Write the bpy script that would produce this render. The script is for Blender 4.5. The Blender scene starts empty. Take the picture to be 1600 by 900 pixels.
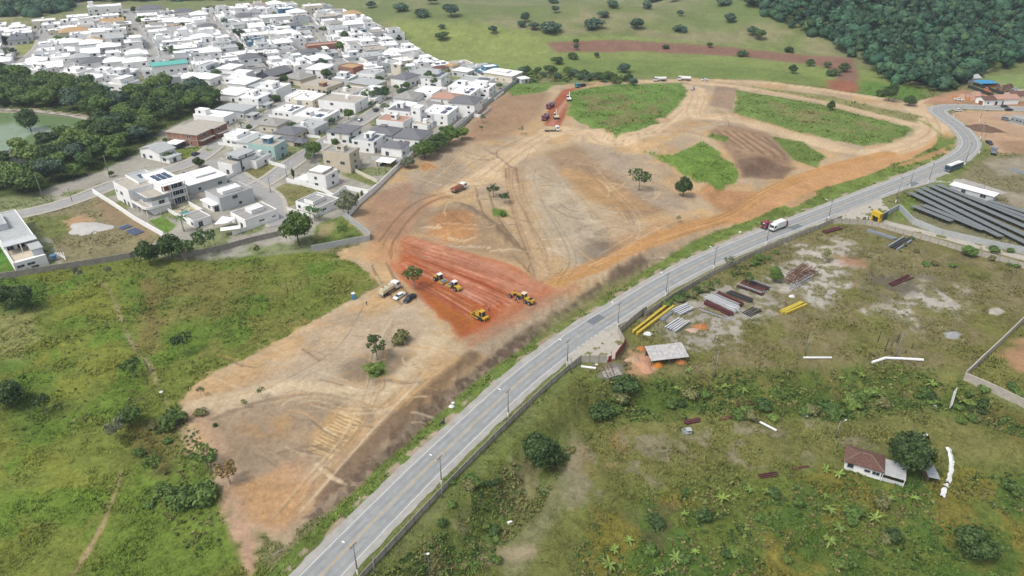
import bpy, bmesh, math, random
import numpy as np
from mathutils import Vector, Matrix

# ------------------------------------------------------------------ camera, sky, sun, exposure
random.seed(7)
RNG = np.random.default_rng(7)
SC = bpy.context.scene
COL = SC.collection
FPX, TILT, CAMZ = 1121.0, math.radians(30.0), 120.0     # focal length in 1600-px-wide pixels, downward tilt, drone height

cam_data = bpy.data.cameras.new('camera')
cam_data.sensor_width = 36.0
cam_data.lens = 36.0 * FPX / 1600.0
cam_data.clip_start = 1.0
cam_data.clip_end = 20000.0
cam = bpy.data.objects.new('camera', cam_data)
cam.location = (0, 0, CAMZ)
cam.rotation_euler = (math.pi / 2 - TILT, 0, 0)
COL.objects.link(cam)
SC.camera = cam

SUN_EL, SUN_AZ = math.radians(58), math.radians(-125)   # high soft sun behind the drone's left shoulder
world = bpy.data.worlds.new('World')
SC.world = world
world.use_nodes = True
wn = world.node_tree.nodes
sky = wn.new('ShaderNodeTexSky')
sky.sky_type = 'NISHITA'
sky.sun_disc = False
sky.sun_elevation = SUN_EL
sky.sun_rotation = SUN_AZ
sky.air_density = 1.0
sky.dust_density = 4.0
sky.ozone_density = 1.0
wn['Background'].inputs['Strength'].default_value = 0.15
hs = wn.new('ShaderNodeHueSaturation')                  # thin bright overcast: the sky's blue is washed out
hs.inputs['Saturation'].default_value = 0.4
world.node_tree.links.new(sky.outputs[0], hs.inputs['Color'])
world.node_tree.links.new(hs.outputs[0], wn['Background'].inputs[0])
sun_data = bpy.data.lights.new('sun', 'SUN')
sun_data.energy = 1.45
sun_data.angle = math.radians(11)
sun_data.color = (1.0, 0.95, 0.88)
sun = bpy.data.objects.new('sun', sun_data)
COL.objects.link(sun)
_sd = Vector((math.sin(SUN_AZ) * math.cos(SUN_EL), math.cos(SUN_AZ) * math.cos(SUN_EL), math.sin(SUN_EL)))
sun.rotation_euler = _sd.to_track_quat('Z', 'Y').to_euler()
SC.view_settings.view_transform = 'Standard'
SC.view_settings.look = 'None'
SC.view_settings.exposure = 0.50
SC.view_settings.gamma = 1.0
SC.view_settings.use_curve_mapping = False
SC.cycles.volume_bounces = 0
SC.cycles.max_bounces = 5

# ------------------------------------------------------------------ colours and materials
def srgb(hexs, k=1.0):
    hexs = hexs.lstrip('#')
    out = []
    for i in (0, 2, 4):
        c = int(hexs[i:i + 2], 16) / 255.0
        c = c / 12.92 if c <= 0.04045 else ((c + 0.055) / 1.055) ** 2.4
        out.append(c * k)
    return np.array(out)

HAZE = 0.00013     # density of the thin haze, per metre
K = 0.62      # sunlit look of a surface -> its own colour

MATS = {}
def mat(name, hexs, rough=0.8, var=0.25, scale=1.5, k=K, metallic=0.0, fine=0.0, rnd=0.0, bump=0.0):
    """procedural material: base colour broken up by two noises (wear, stains) and a bump"""
    if name in MATS:
        return MATS[name]
    m = bpy.data.materials.new(name)
    m.use_nodes = True
    nt = m.node_tree
    n, l = nt.nodes, nt.links
    b = n['Principled BSDF']
    c = srgb(hexs, k)
    b.inputs['Roughness'].default_value = rough
    b.inputs['Metallic'].default_value = metallic
    b.inputs['Specular IOR Level'].default_value = 0.3
    tc = n.new('ShaderNodeTexCoord')
    nz = n.new('ShaderNodeTexNoise')
    nz.inputs['Scale'].default_value = scale
    nz.inputs['Detail'].default_value = 6.0
    nz.inputs['Roughness'].default_value = 0.65
    l.new(tc.outputs['Object'], nz.inputs['Vector'])
    rp = n.new('ShaderNodeMapRange')
    rp.inputs['From Min'].default_value = 0.3
    rp.inputs['From Max'].default_value = 0.7
    rp.inputs['To Min'].default_value = 1.0 - var
    rp.inputs['To Max'].default_value = 1.0 + var * 0.6
    l.new(nz.outputs['Fac'], rp.inputs['Value'])
    val = rp.outputs['Result']
    if rnd > 0:
        oi = n.new('ShaderNodeObjectInfo')
        r2 = n.new('ShaderNodeMapRange')
        r2.inputs['To Min'].default_value = 1.0 - rnd
        r2.inputs['To Max'].default_value = 1.0 + rnd
        l.new(oi.outputs['Random'], r2.inputs['Value'])
        mu = n.new('ShaderNodeMath')
        mu.operation = 'MULTIPLY'
        l.new(val, mu.inputs[0])
        l.new(r2.outputs['Result'], mu.inputs[1])
        val = mu.outputs[0]
    vm = n.new('ShaderNodeVectorMath')
    vm.operation = 'SCALE'
    vm.inputs[0].default_value = tuple(c)
    l.new(val, vm.inputs['Scale'])
    l.new(vm.outputs[0], b.inputs['Base Color'])
    if bump > 0:
        bp = n.new('ShaderNodeBump')
        bp.inputs['Strength'].default_value = bump
        bp.inputs['Distance'].default_value = 0.05
        l.new(nz.outputs['Fac'], bp.inputs['Height'])
        l.new(bp.outputs[0], b.inputs['Normal'])
    MATS[name] = m
    return m

# ------------------------------------------------------------------ object bookkeeping
def tag(o, label=None, cat=None, group=None, kind=None):
    if label: o['label'] = label
    if cat: o['category'] = cat
    if group: o['group'] = group
    if kind: o['kind'] = kind
    elif cat: o['kind'] = 'thing'
    return o

def empty(name, loc=(0, 0, 0), rz=0.0, s=1.0):
    o = bpy.data.objects.new(name, None)
    COL.objects.link(o)
    o.location = loc
    o.rotation_euler = (0, 0, rz)
    o.scale = (s, s, s)
    o.empty_display_size = 0.5
    return o

class MB:
    """collects boxes, prisms, tubes; build() links them as one mesh object"""
    def __init__(s):
        s.v, s.f, s.m = [], [], []
    def add(s, vs, fs, m=0):
        o = len(s.v)
        s.v += [tuple(p) for p in vs]
        s.f += [tuple(i + o for i in q) for q in fs]
        s.m += [m] * len(fs)
        return s
    def box(s, x0, x1, y0, y1, z0, z1, m=0):
        vs = [(x0, y0, z0), (x1, y0, z0), (x1, y1, z0), (x0, y1, z0), (x0, y0, z1), (x1, y0, z1), (x1, y1, z1), (x0, y1, z1)]
        return s.add(vs, [(0, 3, 2, 1), (4, 5, 6, 7), (0, 1, 5, 4), (1, 2, 6, 5), (2, 3, 7, 6), (3, 0, 4, 7)], m)
    def frus(s, b, z0, t, z1, m=0):
        """box with bottom rectangle b=(x0,x1,y0,y1) and top rectangle t"""
        vs = [(b[0], b[2], z0), (b[1], b[2], z0), (b[1], b[3], z0), (b[0], b[3], z0), (t[0], t[2], z1), (t[1], t[2], z1), (t[1], t[3], z1), (t[0], t[3], z1)]
        return s.add(vs, [(0, 3, 2, 1), (4, 5, 6, 7), (0, 1, 5, 4), (1, 2, 6, 5), (2, 3, 7, 6), (3, 0, 4, 7)], m)
    def prism(s, poly, z0, z1, m=0):
        n = len(poly)
        vs = [(p[0], p[1], z0) for p in poly] + [(p[0], p[1], z1) for p in poly]
        fs = [tuple(range(n - 1, -1, -1)), tuple(range(n, 2 * n))]
        fs += [(i, (i + 1) % n, n + (i + 1) % n, n + i) for i in range(n)]
        return s.add(vs, fs, m)
    def yprism(s, prof, y0, y1, m=0):
        """profile in x,z extruded along y"""
        n = len(prof)
        vs = [(p[0], y0, p[1]) for p in prof] + [(p[0], y1, p[1]) for p in prof]
        fs = [tuple(range(n)), tuple(range(2 * n - 1, n - 1, -1))]
        fs += [((i + 1) % n, i, n + i, n + (i + 1) % n) for i in range(n)]
        return s.add(vs, fs, m)
    def tube(s, p0, p1, r0, r1=None, n=6, m=0, caps=True):
        r1 = r0 if r1 is None else r1
        p0, p1 = Vector(p0), Vector(p1)
        d = (p1 - p0)
        if d.length < 1e-6: return s
        q = d.to_track_quat('Z', 'Y')
        vs = []
        for p, r in ((p0, r0), (p1, r1)):
            for i in range(n):
                a = 2 * math.pi * i / n
                vs.append(p + q @ Vector((r * math.cos(a), r * math.sin(a), 0)))
        fs = [(i, (i + 1) % n, n + (i + 1) % n, n + i) for i in range(n)]
        if caps: fs += [tuple(range(n - 1, -1, -1)), tuple(range(n, 2 * n))]
        return s.add(vs, fs, m)
    def bar(s, p0, p1, w, h, m=0):
        """square bar between two points (w across, h in height)"""
        p0, p1 = Vector(p0), Vector(p1)
        d = p1 - p0
        sd = Vector((-d.y, d.x, 0))
        sd = sd.normalized() * w / 2 if sd.length > 1e-6 else Vector((w / 2, 0, 0))
        up = d.cross(sd).normalized() * h / 2
        if up.length < 1e-6: up = Vector((0, 0, h / 2))
        vs = [p0 - sd - up, p0 + sd - up, p0 + sd + up, p0 - sd + up, p1 - sd - up, p1 + sd - up, p1 + sd + up, p1 - sd + up]
        return s.add(vs, [(0, 1, 2, 3), (7, 6, 5, 4), (0, 4, 5, 1), (1, 5, 6, 2), (2, 6, 7, 3), (3, 7, 4, 0)], m)
    def hip(s, x0, x1, y0, y1, z, h, ov=0.5, m=0, th=0.15):
        x0 -= ov; x1 += ov; y0 -= ov; y1 += ov
        w, d = x1 - x0, y1 - y0
        if w >= d:
            a, b = (x0 + d / 2, (y0 + y1) / 2), (x1 - d / 2, (y0 + y1) / 2)
            top = [(a[0], a[1], z + h), (b[0], b[1], z + h)]
            fs = [(4, 5, 9, 8), (5, 6, 9), (6, 7, 8, 9), (7, 4, 8)]
        else:
            a, b = ((x0 + x1) / 2, y0 + w / 2), ((x0 + x1) / 2, y1 - w / 2)
            top = [(a[0], a[1], z + h), (b[0], b[1], z + h)]
            fs = [(4, 5, 8), (5, 6, 9, 8), (6, 7, 9), (7, 4, 8, 9)]
        vs = [(x0, y0, z - th), (x1, y0, z - th), (x1, y1, z - th), (x0, y1, z - th), (x0, y0, z), (x1, y0, z), (x1, y1, z), (x0, y1, z)] + top
        fs += [(0, 3, 2, 1), (0, 1, 5, 4), (1, 2, 6, 5), (2, 3, 7, 6), (3, 0, 4, 7)]
        return s.add(vs, fs, m)
    def gable(s, x0, x1, y0, y1, z, h, ov=0.5, m=0, th=0.15, axis='x'):
        x0 -= ov; x1 += ov; y0 -= ov; y1 += ov
        if axis == 'x':
            ym = (y0 + y1) / 2
            vs = [(x0, y0, z), (x0, ym, z + h), (x0, y1, z), (x0, y1, z - th), (x0, ym, z + h - th), (x0, y0, z - th)]
            vs += [(x1, p[1], p[2]) for p in vs]
        else:
            xm = (x0 + x1) / 2
            vs = [(x1, y0, z), (xm, y0, z + h), (x0, y0, z), (x0, y0, z - th), (xm, y0, z + h - th), (x1, y0, z - th)]
            vs += [(p[0], y1, p[2]) for p in vs]
        fs = [(0, 1, 4, 5), (1, 2, 3, 4), (6, 11, 10, 7), (7, 10, 9, 8)]
        fs += [(i, 6 + i, 6 + (i + 1) % 6, (i + 1) % 6) for i in range(6)]
        return s.add(vs, fs, m)
    def mesh(s, name, mats, smooth=False):
        me = bpy.data.meshes.new(name)
        me.from_pydata(s.v, [], s.f)
        for q in (mats if isinstance(mats, (list, tuple)) else [mats]):
            me.materials.append(q)
        if len(set(s.m)) > 1:
            me.polygons.foreach_set('material_index', s.m)
        if smooth:
            me.polygons.foreach_set('use_smooth', [True] * len(s.f))
        bm = bmesh.new()
        bm.from_mesh(me)
        bmesh.ops.recalc_face_normals(bm, faces=bm.faces)
        bm.to_mesh(me)
        bm.free()
        return me
    def build(s, name, mats, parent=None, loc=None, rz=0.0, smooth=False):
        return put(name, s.mesh(name, mats, smooth), parent, loc, rz)

def put(name, me, parent=None, loc=None, rz=0.0):
    o = bpy.data.objects.new(name, me)
    COL.objects.link(o)
    if parent is not None: o.parent = parent
    if loc is not None: o.location = loc
    if rz: o.rotation_euler = (0, 0, rz)
    return o

def copy_tree(root, loc=None, rz=None, s=None):
    r = root.copy()
    COL.objects.link(r)
    for ch in root.children:
        c = ch.copy()
        COL.objects.link(c)
        c.parent = r
        for g in ch.children:
            d = g.copy()
            COL.objects.link(d)
            d.parent = c
    if loc is not None: r.location = loc
    if rz is not None: r.rotation_euler = (0, 0, rz)
    if s is not None: r.scale = (s, s, s) if not isinstance(s, tuple) else s
    return r

# ------------------------------------------------------------------ numpy noise, distances
_TAB = RNG.random((256, 256))
def vnoise(x, y):
    xi, yi = np.floor(x).astype(np.int64), np.floor(y).astype(np.int64)
    fx, fy = x - xi, y - yi
    fx, fy = fx * fx * (3 - 2 * fx), fy * fy * (3 - 2 * fy)
    a, b, c, d = _TAB[xi & 255, yi & 255], _TAB[(xi + 1) & 255, yi & 255], _TAB[xi & 255, (yi + 1) & 255], _TAB[(xi + 1) & 255, (yi + 1) & 255]
    return (a * (1 - fx) + b * fx) * (1 - fy) + (c * (1 - fx) + d * fx) * fy

def fbm(x, y, size, octs=3, off=0.0):
    """fractal noise, about 0..1, feature size in metres"""
    s, amp, tot = np.zeros_like(x), 1.0, 0.0
    for i in range(octs):
        k = (2 ** i) / size
        s = s + amp * vnoise(x * k + off * 17.3 + i * 31.7, y * k - off * 9.1 + i * 11.3)
        tot += amp
        amp *= 0.55
    return s / tot

def sstep(a, b, x):
    t = np.clip((x - a) / (b - a), 0, 1)
    return t * t * (3 - 2 * t)

def seg_dist(x, y, pts, signed=False):
    """distance to a polyline (world xy); signed: positive on its left side. Also arc length of the nearest point"""
    best = np.full(x.shape, 1e9)
    side = np.zeros(x.shape)
    arc = np.zeros(x.shape)
    acc = 0.0
    for (ax, ay), (bx, by) in zip(pts[:-1], pts[1:]):
        dx, dy = bx - ax, by - ay
        L2 = dx * dx + dy * dy + 1e-12
        t = np.clip(((x - ax) * dx + (y - ay) * dy) / L2, 0, 1)
        d = np.hypot(x - ax - t * dx, y - ay - t * dy)
        w = d < best
        best = np.where(w, d, best)
        if signed: side = np.where(w, np.sign((y - ay) * dx - (x - ax) * dy), side)
        arc = np.where(w, acc + t * math.sqrt(L2), arc)
        acc += math.sqrt(L2)
    return (best * side if signed else best), arc

def poly_sdf(x, y, pts):
    """signed distance to a closed polygon, positive inside"""
    n = len(pts)
    best = np.full(x.shape, 1e9)
    ins = np.zeros(x.shape, bool)
    for i in range(n):
        ax, ay = pts[i]
        bx, by = pts[(i + 1) % n]
        dx, dy = bx - ax, by - ay
        t = np.clip(((x - ax) * dx + (y - ay) * dy) / (dx * dx + dy * dy + 1e-12), 0, 1)
        best = np.minimum(best, np.hypot(x - ax - t * dx, y - ay - t * dy))
        c = ((ay > y) != (by > y)) & (x < dx * (y - ay) / (dy if abs(dy) > 1e-9 else 1e-9) + ax)
        ins ^= c
    return np.where(ins, best, -best)

def smooth_line(pts, n=6):
    """Catmull-Rom through the points"""
    p = [np.array(q, float) for q in pts]
    p = [2 * p[0] - p[1]] + p + [2 * p[-1] - p[-2]]
    out = []
    for i in range(1, len(p) - 2):
        for k in range(n):
            t = k / n
            a, b, c, d = p[i - 1], p[i], p[i + 1], p[i + 2]
            out.append(0.5 * ((2 * b) + (c - a) * t + (2 * a - 5 * b + 4 * c - d) * t * t + (3 * b - a - 3 * c + d) * t ** 3))
    out.append(p[-2])
    return [tuple(q) for q in out]

# ------------------------------------------------------------------ survey: photograph pixel -> plan position on the terrain
CT, ST = math.cos(TILT), math.sin(TILT)
def flat(px, py, z=0.0):
    u, v = px - 800.0, py - 450.0
    t = (CAMZ - z) / (FPX * ST + v * CT)
    return u * t, (FPX * CT - v * ST) * t

ROAD_PX = [(395, 1012), (501, 900), (610.6, 788), (687.5, 712), (808, 600), (880, 543), (917, 516.5), (967.5, 485), (1037, 442), (1107, 406), (1191, 370), (1230, 355), (1301, 327), (1360, 304), (1420, 281), (1472, 259), (1502, 243), (1516, 226), (1507, 207), (1487, 190), (1469, 178), (1466, 171), (1480, 167.5), (1510, 167), (1560, 169), (1640, 172), (1760, 176)]
ROAD = smooth_line([flat(*p) for p in ROAD_PX], 5)
BANK_TOP = [flat(*p) for p in [(905, 585), (960, 588), (1040, 578), (1150, 572), (1280, 562), (1400, 566), (1480, 572), (1508, 585)]]

def height_raw(x, y):
    d, arc = np.full(x.shape, 1e3), np.zeros(x.shape)
    nr = (y < 520) & (x > -140) & (x < 520)
    d[nr], arc[nr] = seg_dist(x[nr], y[nr], ROAD, signed=True)
    flatm = 1 - sstep(7, 16, np.abs(d))                     # the road corridor stays level
    h = (fbm(x, y, 60, 3, 1) - 0.5) * 1.6 + (fbm(x, y, 9, 2, 2) - 0.5) * 0.25
    # building site stands on a low bank above the road (left side, near half)
    site = sstep(9.5, 15, d) * (1 - sstep(40, 80, d)) * sstep(20, 60, arc) * (1 - sstep(190, 250, arc))
    h = h + site * 2.6
    # yard on the right is level, then falls to the field below it
    south = sstep(0, 8, (poly_sdf(x, y, BANK_POLY)))
    h = h - 5.5 * south * sstep(7.5, 20, -d)
    for poly, dh, fe in RELIEF:
        nb = (y < 520) & (np.abs(x) < 300)
        h[nb] += dh * sstep(0, fe, poly_sdf(x[nb], y[nb], poly))
    nb = (y < 400) & (np.abs(x) < 150)
    for poly in SPOIL:
        s_ = sstep(-1.0, 3.0, poly_sdf(x[nb], y[nb], poly))
        h[nb] += s_ * (0.4 + 2.1 * fbm(x[nb], y[nb], 4.5, 2, 61))
    # grass ridge and the hills behind
    r1 = sstep(540, 680, y) * sstep(-140, 0, x + (y - 560) * 0.25)
    h = h + sstep(560, 700, y) * (fbm(x, y, 110, 3, 4) - 0.5) * 14 * sstep(-140, 0, x)
    h = h + r1 * 12 - sstep(690, 800, y) * 9 * sstep(-140, 0, x)
    h = h + sstep(760, 1700, y) * 55 + sstep(700, 1500, y) * (fbm(x, y, 260, 3, 3) - 0.5) * 60
    fo = sstep(480, 700, y + (x - 300) * 0.25) * sstep(150, 330, x + (y - 600) * 0.25)
    h = h + fo * 26
    # estate rises a little to the back
    h = h + sstep(380, 760, y) * (1 - sstep(-160, -20, x)) * 8
    # pond basin
    pd = poly_sdf(x, y, POND)
    h = h * (1 - sstep(-8, -2, pd)) - 1.2 * sstep(-4, 2, pd)
    return h * (1 - flatm)

RELIEF = [([flat(*p) for p in q], dh, fe) for q, dh, fe in (
    ([(645, 366), (690, 318), (738, 320), (795, 360), (832, 418), (760, 400), (690, 382)], 4.2, 8),
    ([(862, 240), (900, 222), (960, 222), (1045, 262), (1110, 320), (1150, 285), (1240, 250), (1200, 215), (1080, 190), (1000, 200), (900, 205)], 3.4, 7),
    ([(889, 143), (960, 132), (1066, 129), (1076, 142), (1040, 185), (962, 214), (925, 200), (886, 179)], 0.9, 5),
    ([(1152, 141), (1290, 165), (1425, 200), (1395, 222), (1345, 228), (1240, 205), (1145, 176)], 1.2, 6),
    ([(300, 640), (420, 600), (560, 612), (575, 640), (560, 690), (490, 735), (400, 760), (350, 730)], -1.0, 6))]
SPOIL = [[flat(*p) for p in q] for q in (
    [(478, 806), (520, 770), (575, 720), (640, 655), (700, 605), (760, 560), (820, 515), (860, 492), (880, 500), (840, 536), (770, 592), (700, 650), (625, 712), (560, 762), (505, 802)],
    [(945, 440), (958, 418), (1000, 398), (1020, 402), (1005, 420), (960, 444)])]
BANK_POLY = BANK_TOP + [flat(1560, 610), flat(1680, 700), flat(1900, 1200), flat(300, 1300), flat(560, 935), flat(700, 800), flat(820, 675), flat(890, 600)]
POND = [flat(*p) for p in [(-140, 178), (0, 175), (60, 177), (139, 186), (128, 200), (110, 212), (60, 222), (36, 226), (0, 236), (-140, 245)]]
_GX0, _GX1, _GY0, _GY1, _GS = -1500.0, 1500.0, 10.0, 2600.0, 3.0
_xs = np.arange(_GX0, _GX1 + _GS, _GS)
_ys = np.arange(_GY0, _GY1 + _GS, _GS)
_HX, _HY = np.meshgrid(_xs, _ys)
_near = (_HY < 1000) & (np.abs(_HX) < _HY * 1.0 + 60)
HR = np.zeros(_HX.shape)
_far = ~_near
HR[_near] = height_raw(_HX[_near], _HY[_near])
HR[_far] = height_raw(_HX[_far], _HY[_far])

def hgt(x, y):
    x, y = np.asarray(x, float), np.asarray(y, float)
    gx = np.clip((x - _GX0) / _GS, 0, HR.shape[1] - 1.001)
    gy = np.clip((y - _GY0) / _GS, 0, HR.shape[0] - 1.001)
    ix, iy = gx.astype(int), gy.astype(int)
    fx, fy = gx - ix, gy - iy
    return (HR[iy, ix] * (1 - fx) + HR[iy, ix + 1] * fx) * (1 - fy) + (HR[iy + 1, ix] * (1 - fx) + HR[iy + 1, ix + 1] * fx) * fy

def P(px, py, dz=0.0):
    """the place on the terrain seen at a photograph pixel"""
    z = 0.0
    for _ in range(14):
        x, y = flat(px, py, z)
        z = 0.5 * z + 0.5 * float(hgt(x, y))
    x, y = flat(px, py, z)
    return Vector((x, y, float(hgt(x, y)) + dz))

def PL(pts):
    return [tuple(P(*p)[:2]) for p in pts]

def G(x, y, dz=0.0):
    return Vector((x, y, float(hgt(x, y)) + dz))

def heading(a, b):
    """angle in plan between two photograph pixels"""
    A, B = P(*a), P(*b)
    return math.atan2(B.y - A.y, B.x - A.x)
# ------------------------------------------------------------------ the ground: one sheet to the horizon, finer where it is seen from near
def _axis(lo, hi, step, ext):
    a = list(np.arange(lo, hi + step, step))
    lo_e, hi_e, st = [], [], step
    x = lo
    for e in ext[0]: lo_e.append(e)
    for e in ext[1]: hi_e.append(e)
    return np.array(lo_e + a + hi_e)
_cu = _axis(-880, 880, 1.55, ([-3200, -2400, -1800, -1400, -1150, -1000, -930], [930, 1000, 1150, 1400, 1800, 2400, 3200]))
_rv = _axis(-22, 925, 1.5, ([-150, -130, -110, -90, -75, -60, -48, -36], [945, 975, 1020, 1090, 1200, 1400, 1800]))[::-1]
_U, _V = np.meshgrid(_cu + 800.0, _rv)
GX, GY = flat(_U, _V)
GX, GY = np.ascontiguousarray(GX), np.ascontiguousarray(GY)
NR, NC = GX.shape
GZ = hgt(GX, GY)
COV = np.zeros(GX.shape + (3,))
VEG = np.zeros(GX.shape)
gx, gy = GX.ravel(), GY.ravel()
cov, veg = COV.reshape(-1, 3), VEG.reshape(-1)
N1 = fbm(gx, gy, 28, 4, 5)
N2 = fbm(gx, gy, 6, 3, 6)
N3 = fbm(gx, gy, 1.6, 2, 7)

def C(h):
    c = srgb(h, K)
    l = c @ np.array([0.25, 0.65, 0.10])
    return l + (c - l) * 0.92
def mix(a, b, t): return a * (1 - t[:, None]) + b * t[:, None]

def _blend(idx, w, col, v, var):
    c = np.asarray(col)
    sh = 1 + (N2[idx] - 0.5) * var * 2 + (N3[idx] - 0.5) * var * 1.4
    cov[idx] = cov[idx] * (1 - w[:, None]) + (c[None, :] * sh[:, None]) * w[:, None]
    if v is not None:
        veg[idx] = veg[idx] * (1 - w) + v * w

def _sel(pts, pad):
    a = np.array(pts)
    return np.nonzero((gx > a[:, 0].min() - pad) & (gx < a[:, 0].max() + pad) & (gy > a[:, 1].min() - pad) & (gy < a[:, 1].max() + pad))[0]

def area(px, col, feather=1.0, rag=2.0, v=0.0, alpha=1.0, var=0.18, world=False, fade=None):
    """cover an area outlined in the photograph with a soil or plant cover"""
    pts = px if world else PL(px)
    idx = _sel(pts, feather + rag + 2)
    if len(idx) == 0: return
    sd = poly_sdf(gx[idx], gy[idx], pts) + (N2[idx] - 0.5) * 2 * rag + (N3[idx] - 0.5) * rag
    w = sstep(-feather, feather, sd) * alpha
    if fade is not None:
        w = w * sstep(fade[0], fade[1], fbm(gx[idx], gy[idx], fade[2], 3, fade[3]))
    _blend(idx, w, C(col) if isinstance(col, str) else col, v, var)

def strip(px, width, col, feather=0.6, rag=0.5, v=0.0, alpha=1.0, var=0.15, world=False, smooth=True, off=0.0):
    pts = px if world else PL(px)
    if smooth and len(pts) > 2: pts = smooth_line(pts, 5)
    idx = _sel(pts, width + abs(off) + feather + rag + 1)
    if len(idx) == 0: return
    d, ar = seg_dist(gx[idx], gy[idx], pts, signed=(off != 0.0))
    d = np.abs(d - off)
    if off != 0.0:                                       # no turning round the ends
        d = np.where((ar < 0.05) | (ar > ar.max() - 0.05), 99.0, d)
    sd = width / 2 - d + (N2[idx] - 0.5) * 2 * rag
    _blend(idx, sstep(-feather, feather, sd) * alpha, C(col) if isinstance(col, str) else col, v, var)

def ruts(px, spread, n, cols, width=0.5, alpha=0.55, seed=1, wig=0.8):
    """wheel ruts running side by side along a path"""
    rr = random.Random(seed)
    base = smooth_line(PL(px), 6)
    a = np.array(base)
    t = np.gradient(a, axis=0)
    t /= np.linalg.norm(t, axis=1)[:, None] + 1e-9
    nrm = np.stack([-t[:, 1], t[:, 0]], 1)
    for k in range(n):
        o = rr.uniform(-spread / 2, spread / 2)
        ph, fr = rr.uniform(0, 6), rr.uniform(0.05, 0.25)
        s = np.arange(len(a))
        i0 = rr.randint(0, len(a) // 3)
        i1 = rr.randint(2 * len(a) // 3, len(a))
        line = a + nrm * (o + wig * np.sin(s * fr + ph))[:, None]
        line = [tuple(q) for q in line[i0:i1]]
        if len(line) > 2:
            strip(line, width * rr.uniform(0.6, 1.3), rr.choice(cols), 0.35, 0.15, None, alpha * rr.uniform(0.5, 1), 0.1, world=True, smooth=False)

# --- open country
cov[:] = mix(C('#7f8b4f'), C('#98946a'), sstep(0.35, 0.7, N1))
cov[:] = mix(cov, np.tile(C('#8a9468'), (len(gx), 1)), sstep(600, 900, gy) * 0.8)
cov *= (1 + (N2 - 0.5) * 0.35)[:, None]
veg[:] = 1.0
area([(-200, -60), (130, -60), (125, 8), (60, 12), (-200, 16)], '#a8998d', 6, 6, 0.2)
area([(-200, 16), (60, 12), (62, 28), (-200, 34)], '#a9a478', 6, 6, 0.5)
# brown strip and slope scars on the ridge
area([(600, 28), (860, 55), (1000, 58), (1200, 75), (1330, 95), (1440, 140), (1250, 130), (1120, 122), (920, 118), (820, 120), (700, 100)], '#8a9a52', 5, 5, 1.0)
area([(612, 34), (850, 58), (860, 100), (700, 98), (650, 75)], '#95a055', 8, 8, 1.0, 0.7)
area([(855, 66), (960, 62), (1130, 72), (1240, 84), (1335, 92), (1342, 118), (1338, 142), (1300, 142), (1310, 112), (1270, 100), (1150, 88), (1000, 80), (870, 82)], '#94705d', 2.5, 3, 0.25)
area([(1290, 125), (1340, 128), (1345, 145), (1300, 144)], '#a2684c', 3, 3, 0.2)
area([(860, 90), (1080, 95), (1240, 112), (1290, 130), (1180, 124), (1000, 118), (880, 112)], '#788c46', 6, 6, 1.0, 0.7)
area([(1350, 125), (1440, 140), (1445, 152), (1390, 158), (1340, 148)], '#6e8f42', 4, 3, 1.0)
# estate: yards, paving and lawns
ESTATE = [(-140, 84), (0, 46), (60, 44), (120, 33), (200, 24), (330, 20), (420, 12), (500, 12), (560, 24), (615, 52), (660, 88), (700, 98), (760, 104), (812, 124), (775, 152), (722, 199), (668, 227), (618, 267), (562, 320), (545, 338), (579, 376), (487, 393), (330, 406), (205, 401), (40, 426), (-140, 470)]
area(ESTATE, '#b3aea0', 2, 2, 0.1)
area(ESTATE, '#8f9a62', 3, 3, 0.8, 0.85, fade=(0.5, 0.62, 16, 8))
area([(-140, 120), (0, 112), (80, 130), (200, 150), (270, 130), (330, 135), (362, 152), (330, 172), (250, 205), (215, 240), (150, 270), (60, 300), (-140, 330)], '#5d6b3a', 2, 2, 1.0)
area([(-140, 168), (0, 168), (60, 170), (139, 180), (142, 190), (60, 183), (0, 180), (-140, 182)], '#b7ac92', 0.8, 0.5, 0.0)
# empty lots
area([(38, 335), (90, 325), (155, 303), (172, 314), (255, 370), (205, 400), (98, 414), (84, 380)], '#99906a', 0.8, 0.5, 0.6)
area([(50, 340), (110, 335), (120, 350), (90, 380), (60, 360)], '#7f8d4b', 2, 2, 0.9, 0.8)
area([(150, 310), (175, 320), (240, 365), (220, 372), (160, 340)], '#a08767', 2, 2, 0.3, 0.7)
area([(98, 345), (130, 335), (150, 345), (120, 362)], '#c79f78', 1.5, 1.5, 0.0, 0.8)
area([(355, 283), (405, 254), (450, 267), (402, 289)], '#95905f', 0.6, 0.4, 0.8)
area([(416, 303), (447, 286), (500, 299), (455, 322), (435, 325)], '#979362', 0.6, 0.4, 0.8)
area([(488, 388), (573, 371), (532, 337), (495, 352)], '#7d8f47', 0.6, 0.6, 0.9)
area([(492, 375), (515, 368), (525, 345), (500, 352)], '#a59a6c', 1.2, 1, 0.5, 0.9)
area([(545, 270), (595, 285), (585, 292), (540, 276)], '#8b9458', 0.6, 0.4, 0.8)
area([(660, 172), (700, 182), (715, 178), (672, 168)], '#93a05d', 0.8, 0.4, 0.8)
area([(273, 232), (330, 228), (352, 232), (300, 252), (280, 246)], '#86964f', 0.8, 0.6, 0.9)
area([(0, 380), (45, 420), (0, 440), (-40, 430)], '#5f8f3a', 0.8, 0.6, 1.0)
area([(232, 345), (255, 338), (275, 352), (262, 365), (250, 360)], '#7b9a45', 0.6, 0.4, 0.9)
area([(22, 65), (60, 62), (58, 80), (30, 88)], '#9aa15f', 1, 1, 0.9)
area([(205, 118), (262, 105), (285, 122), (255, 132)], '#a99f6d', 1, 1, 0.6)
area([(50, 104), (118, 112), (122, 128), (60, 118)], '#c68a63', 1.5, 1.2, 0.0)

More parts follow.
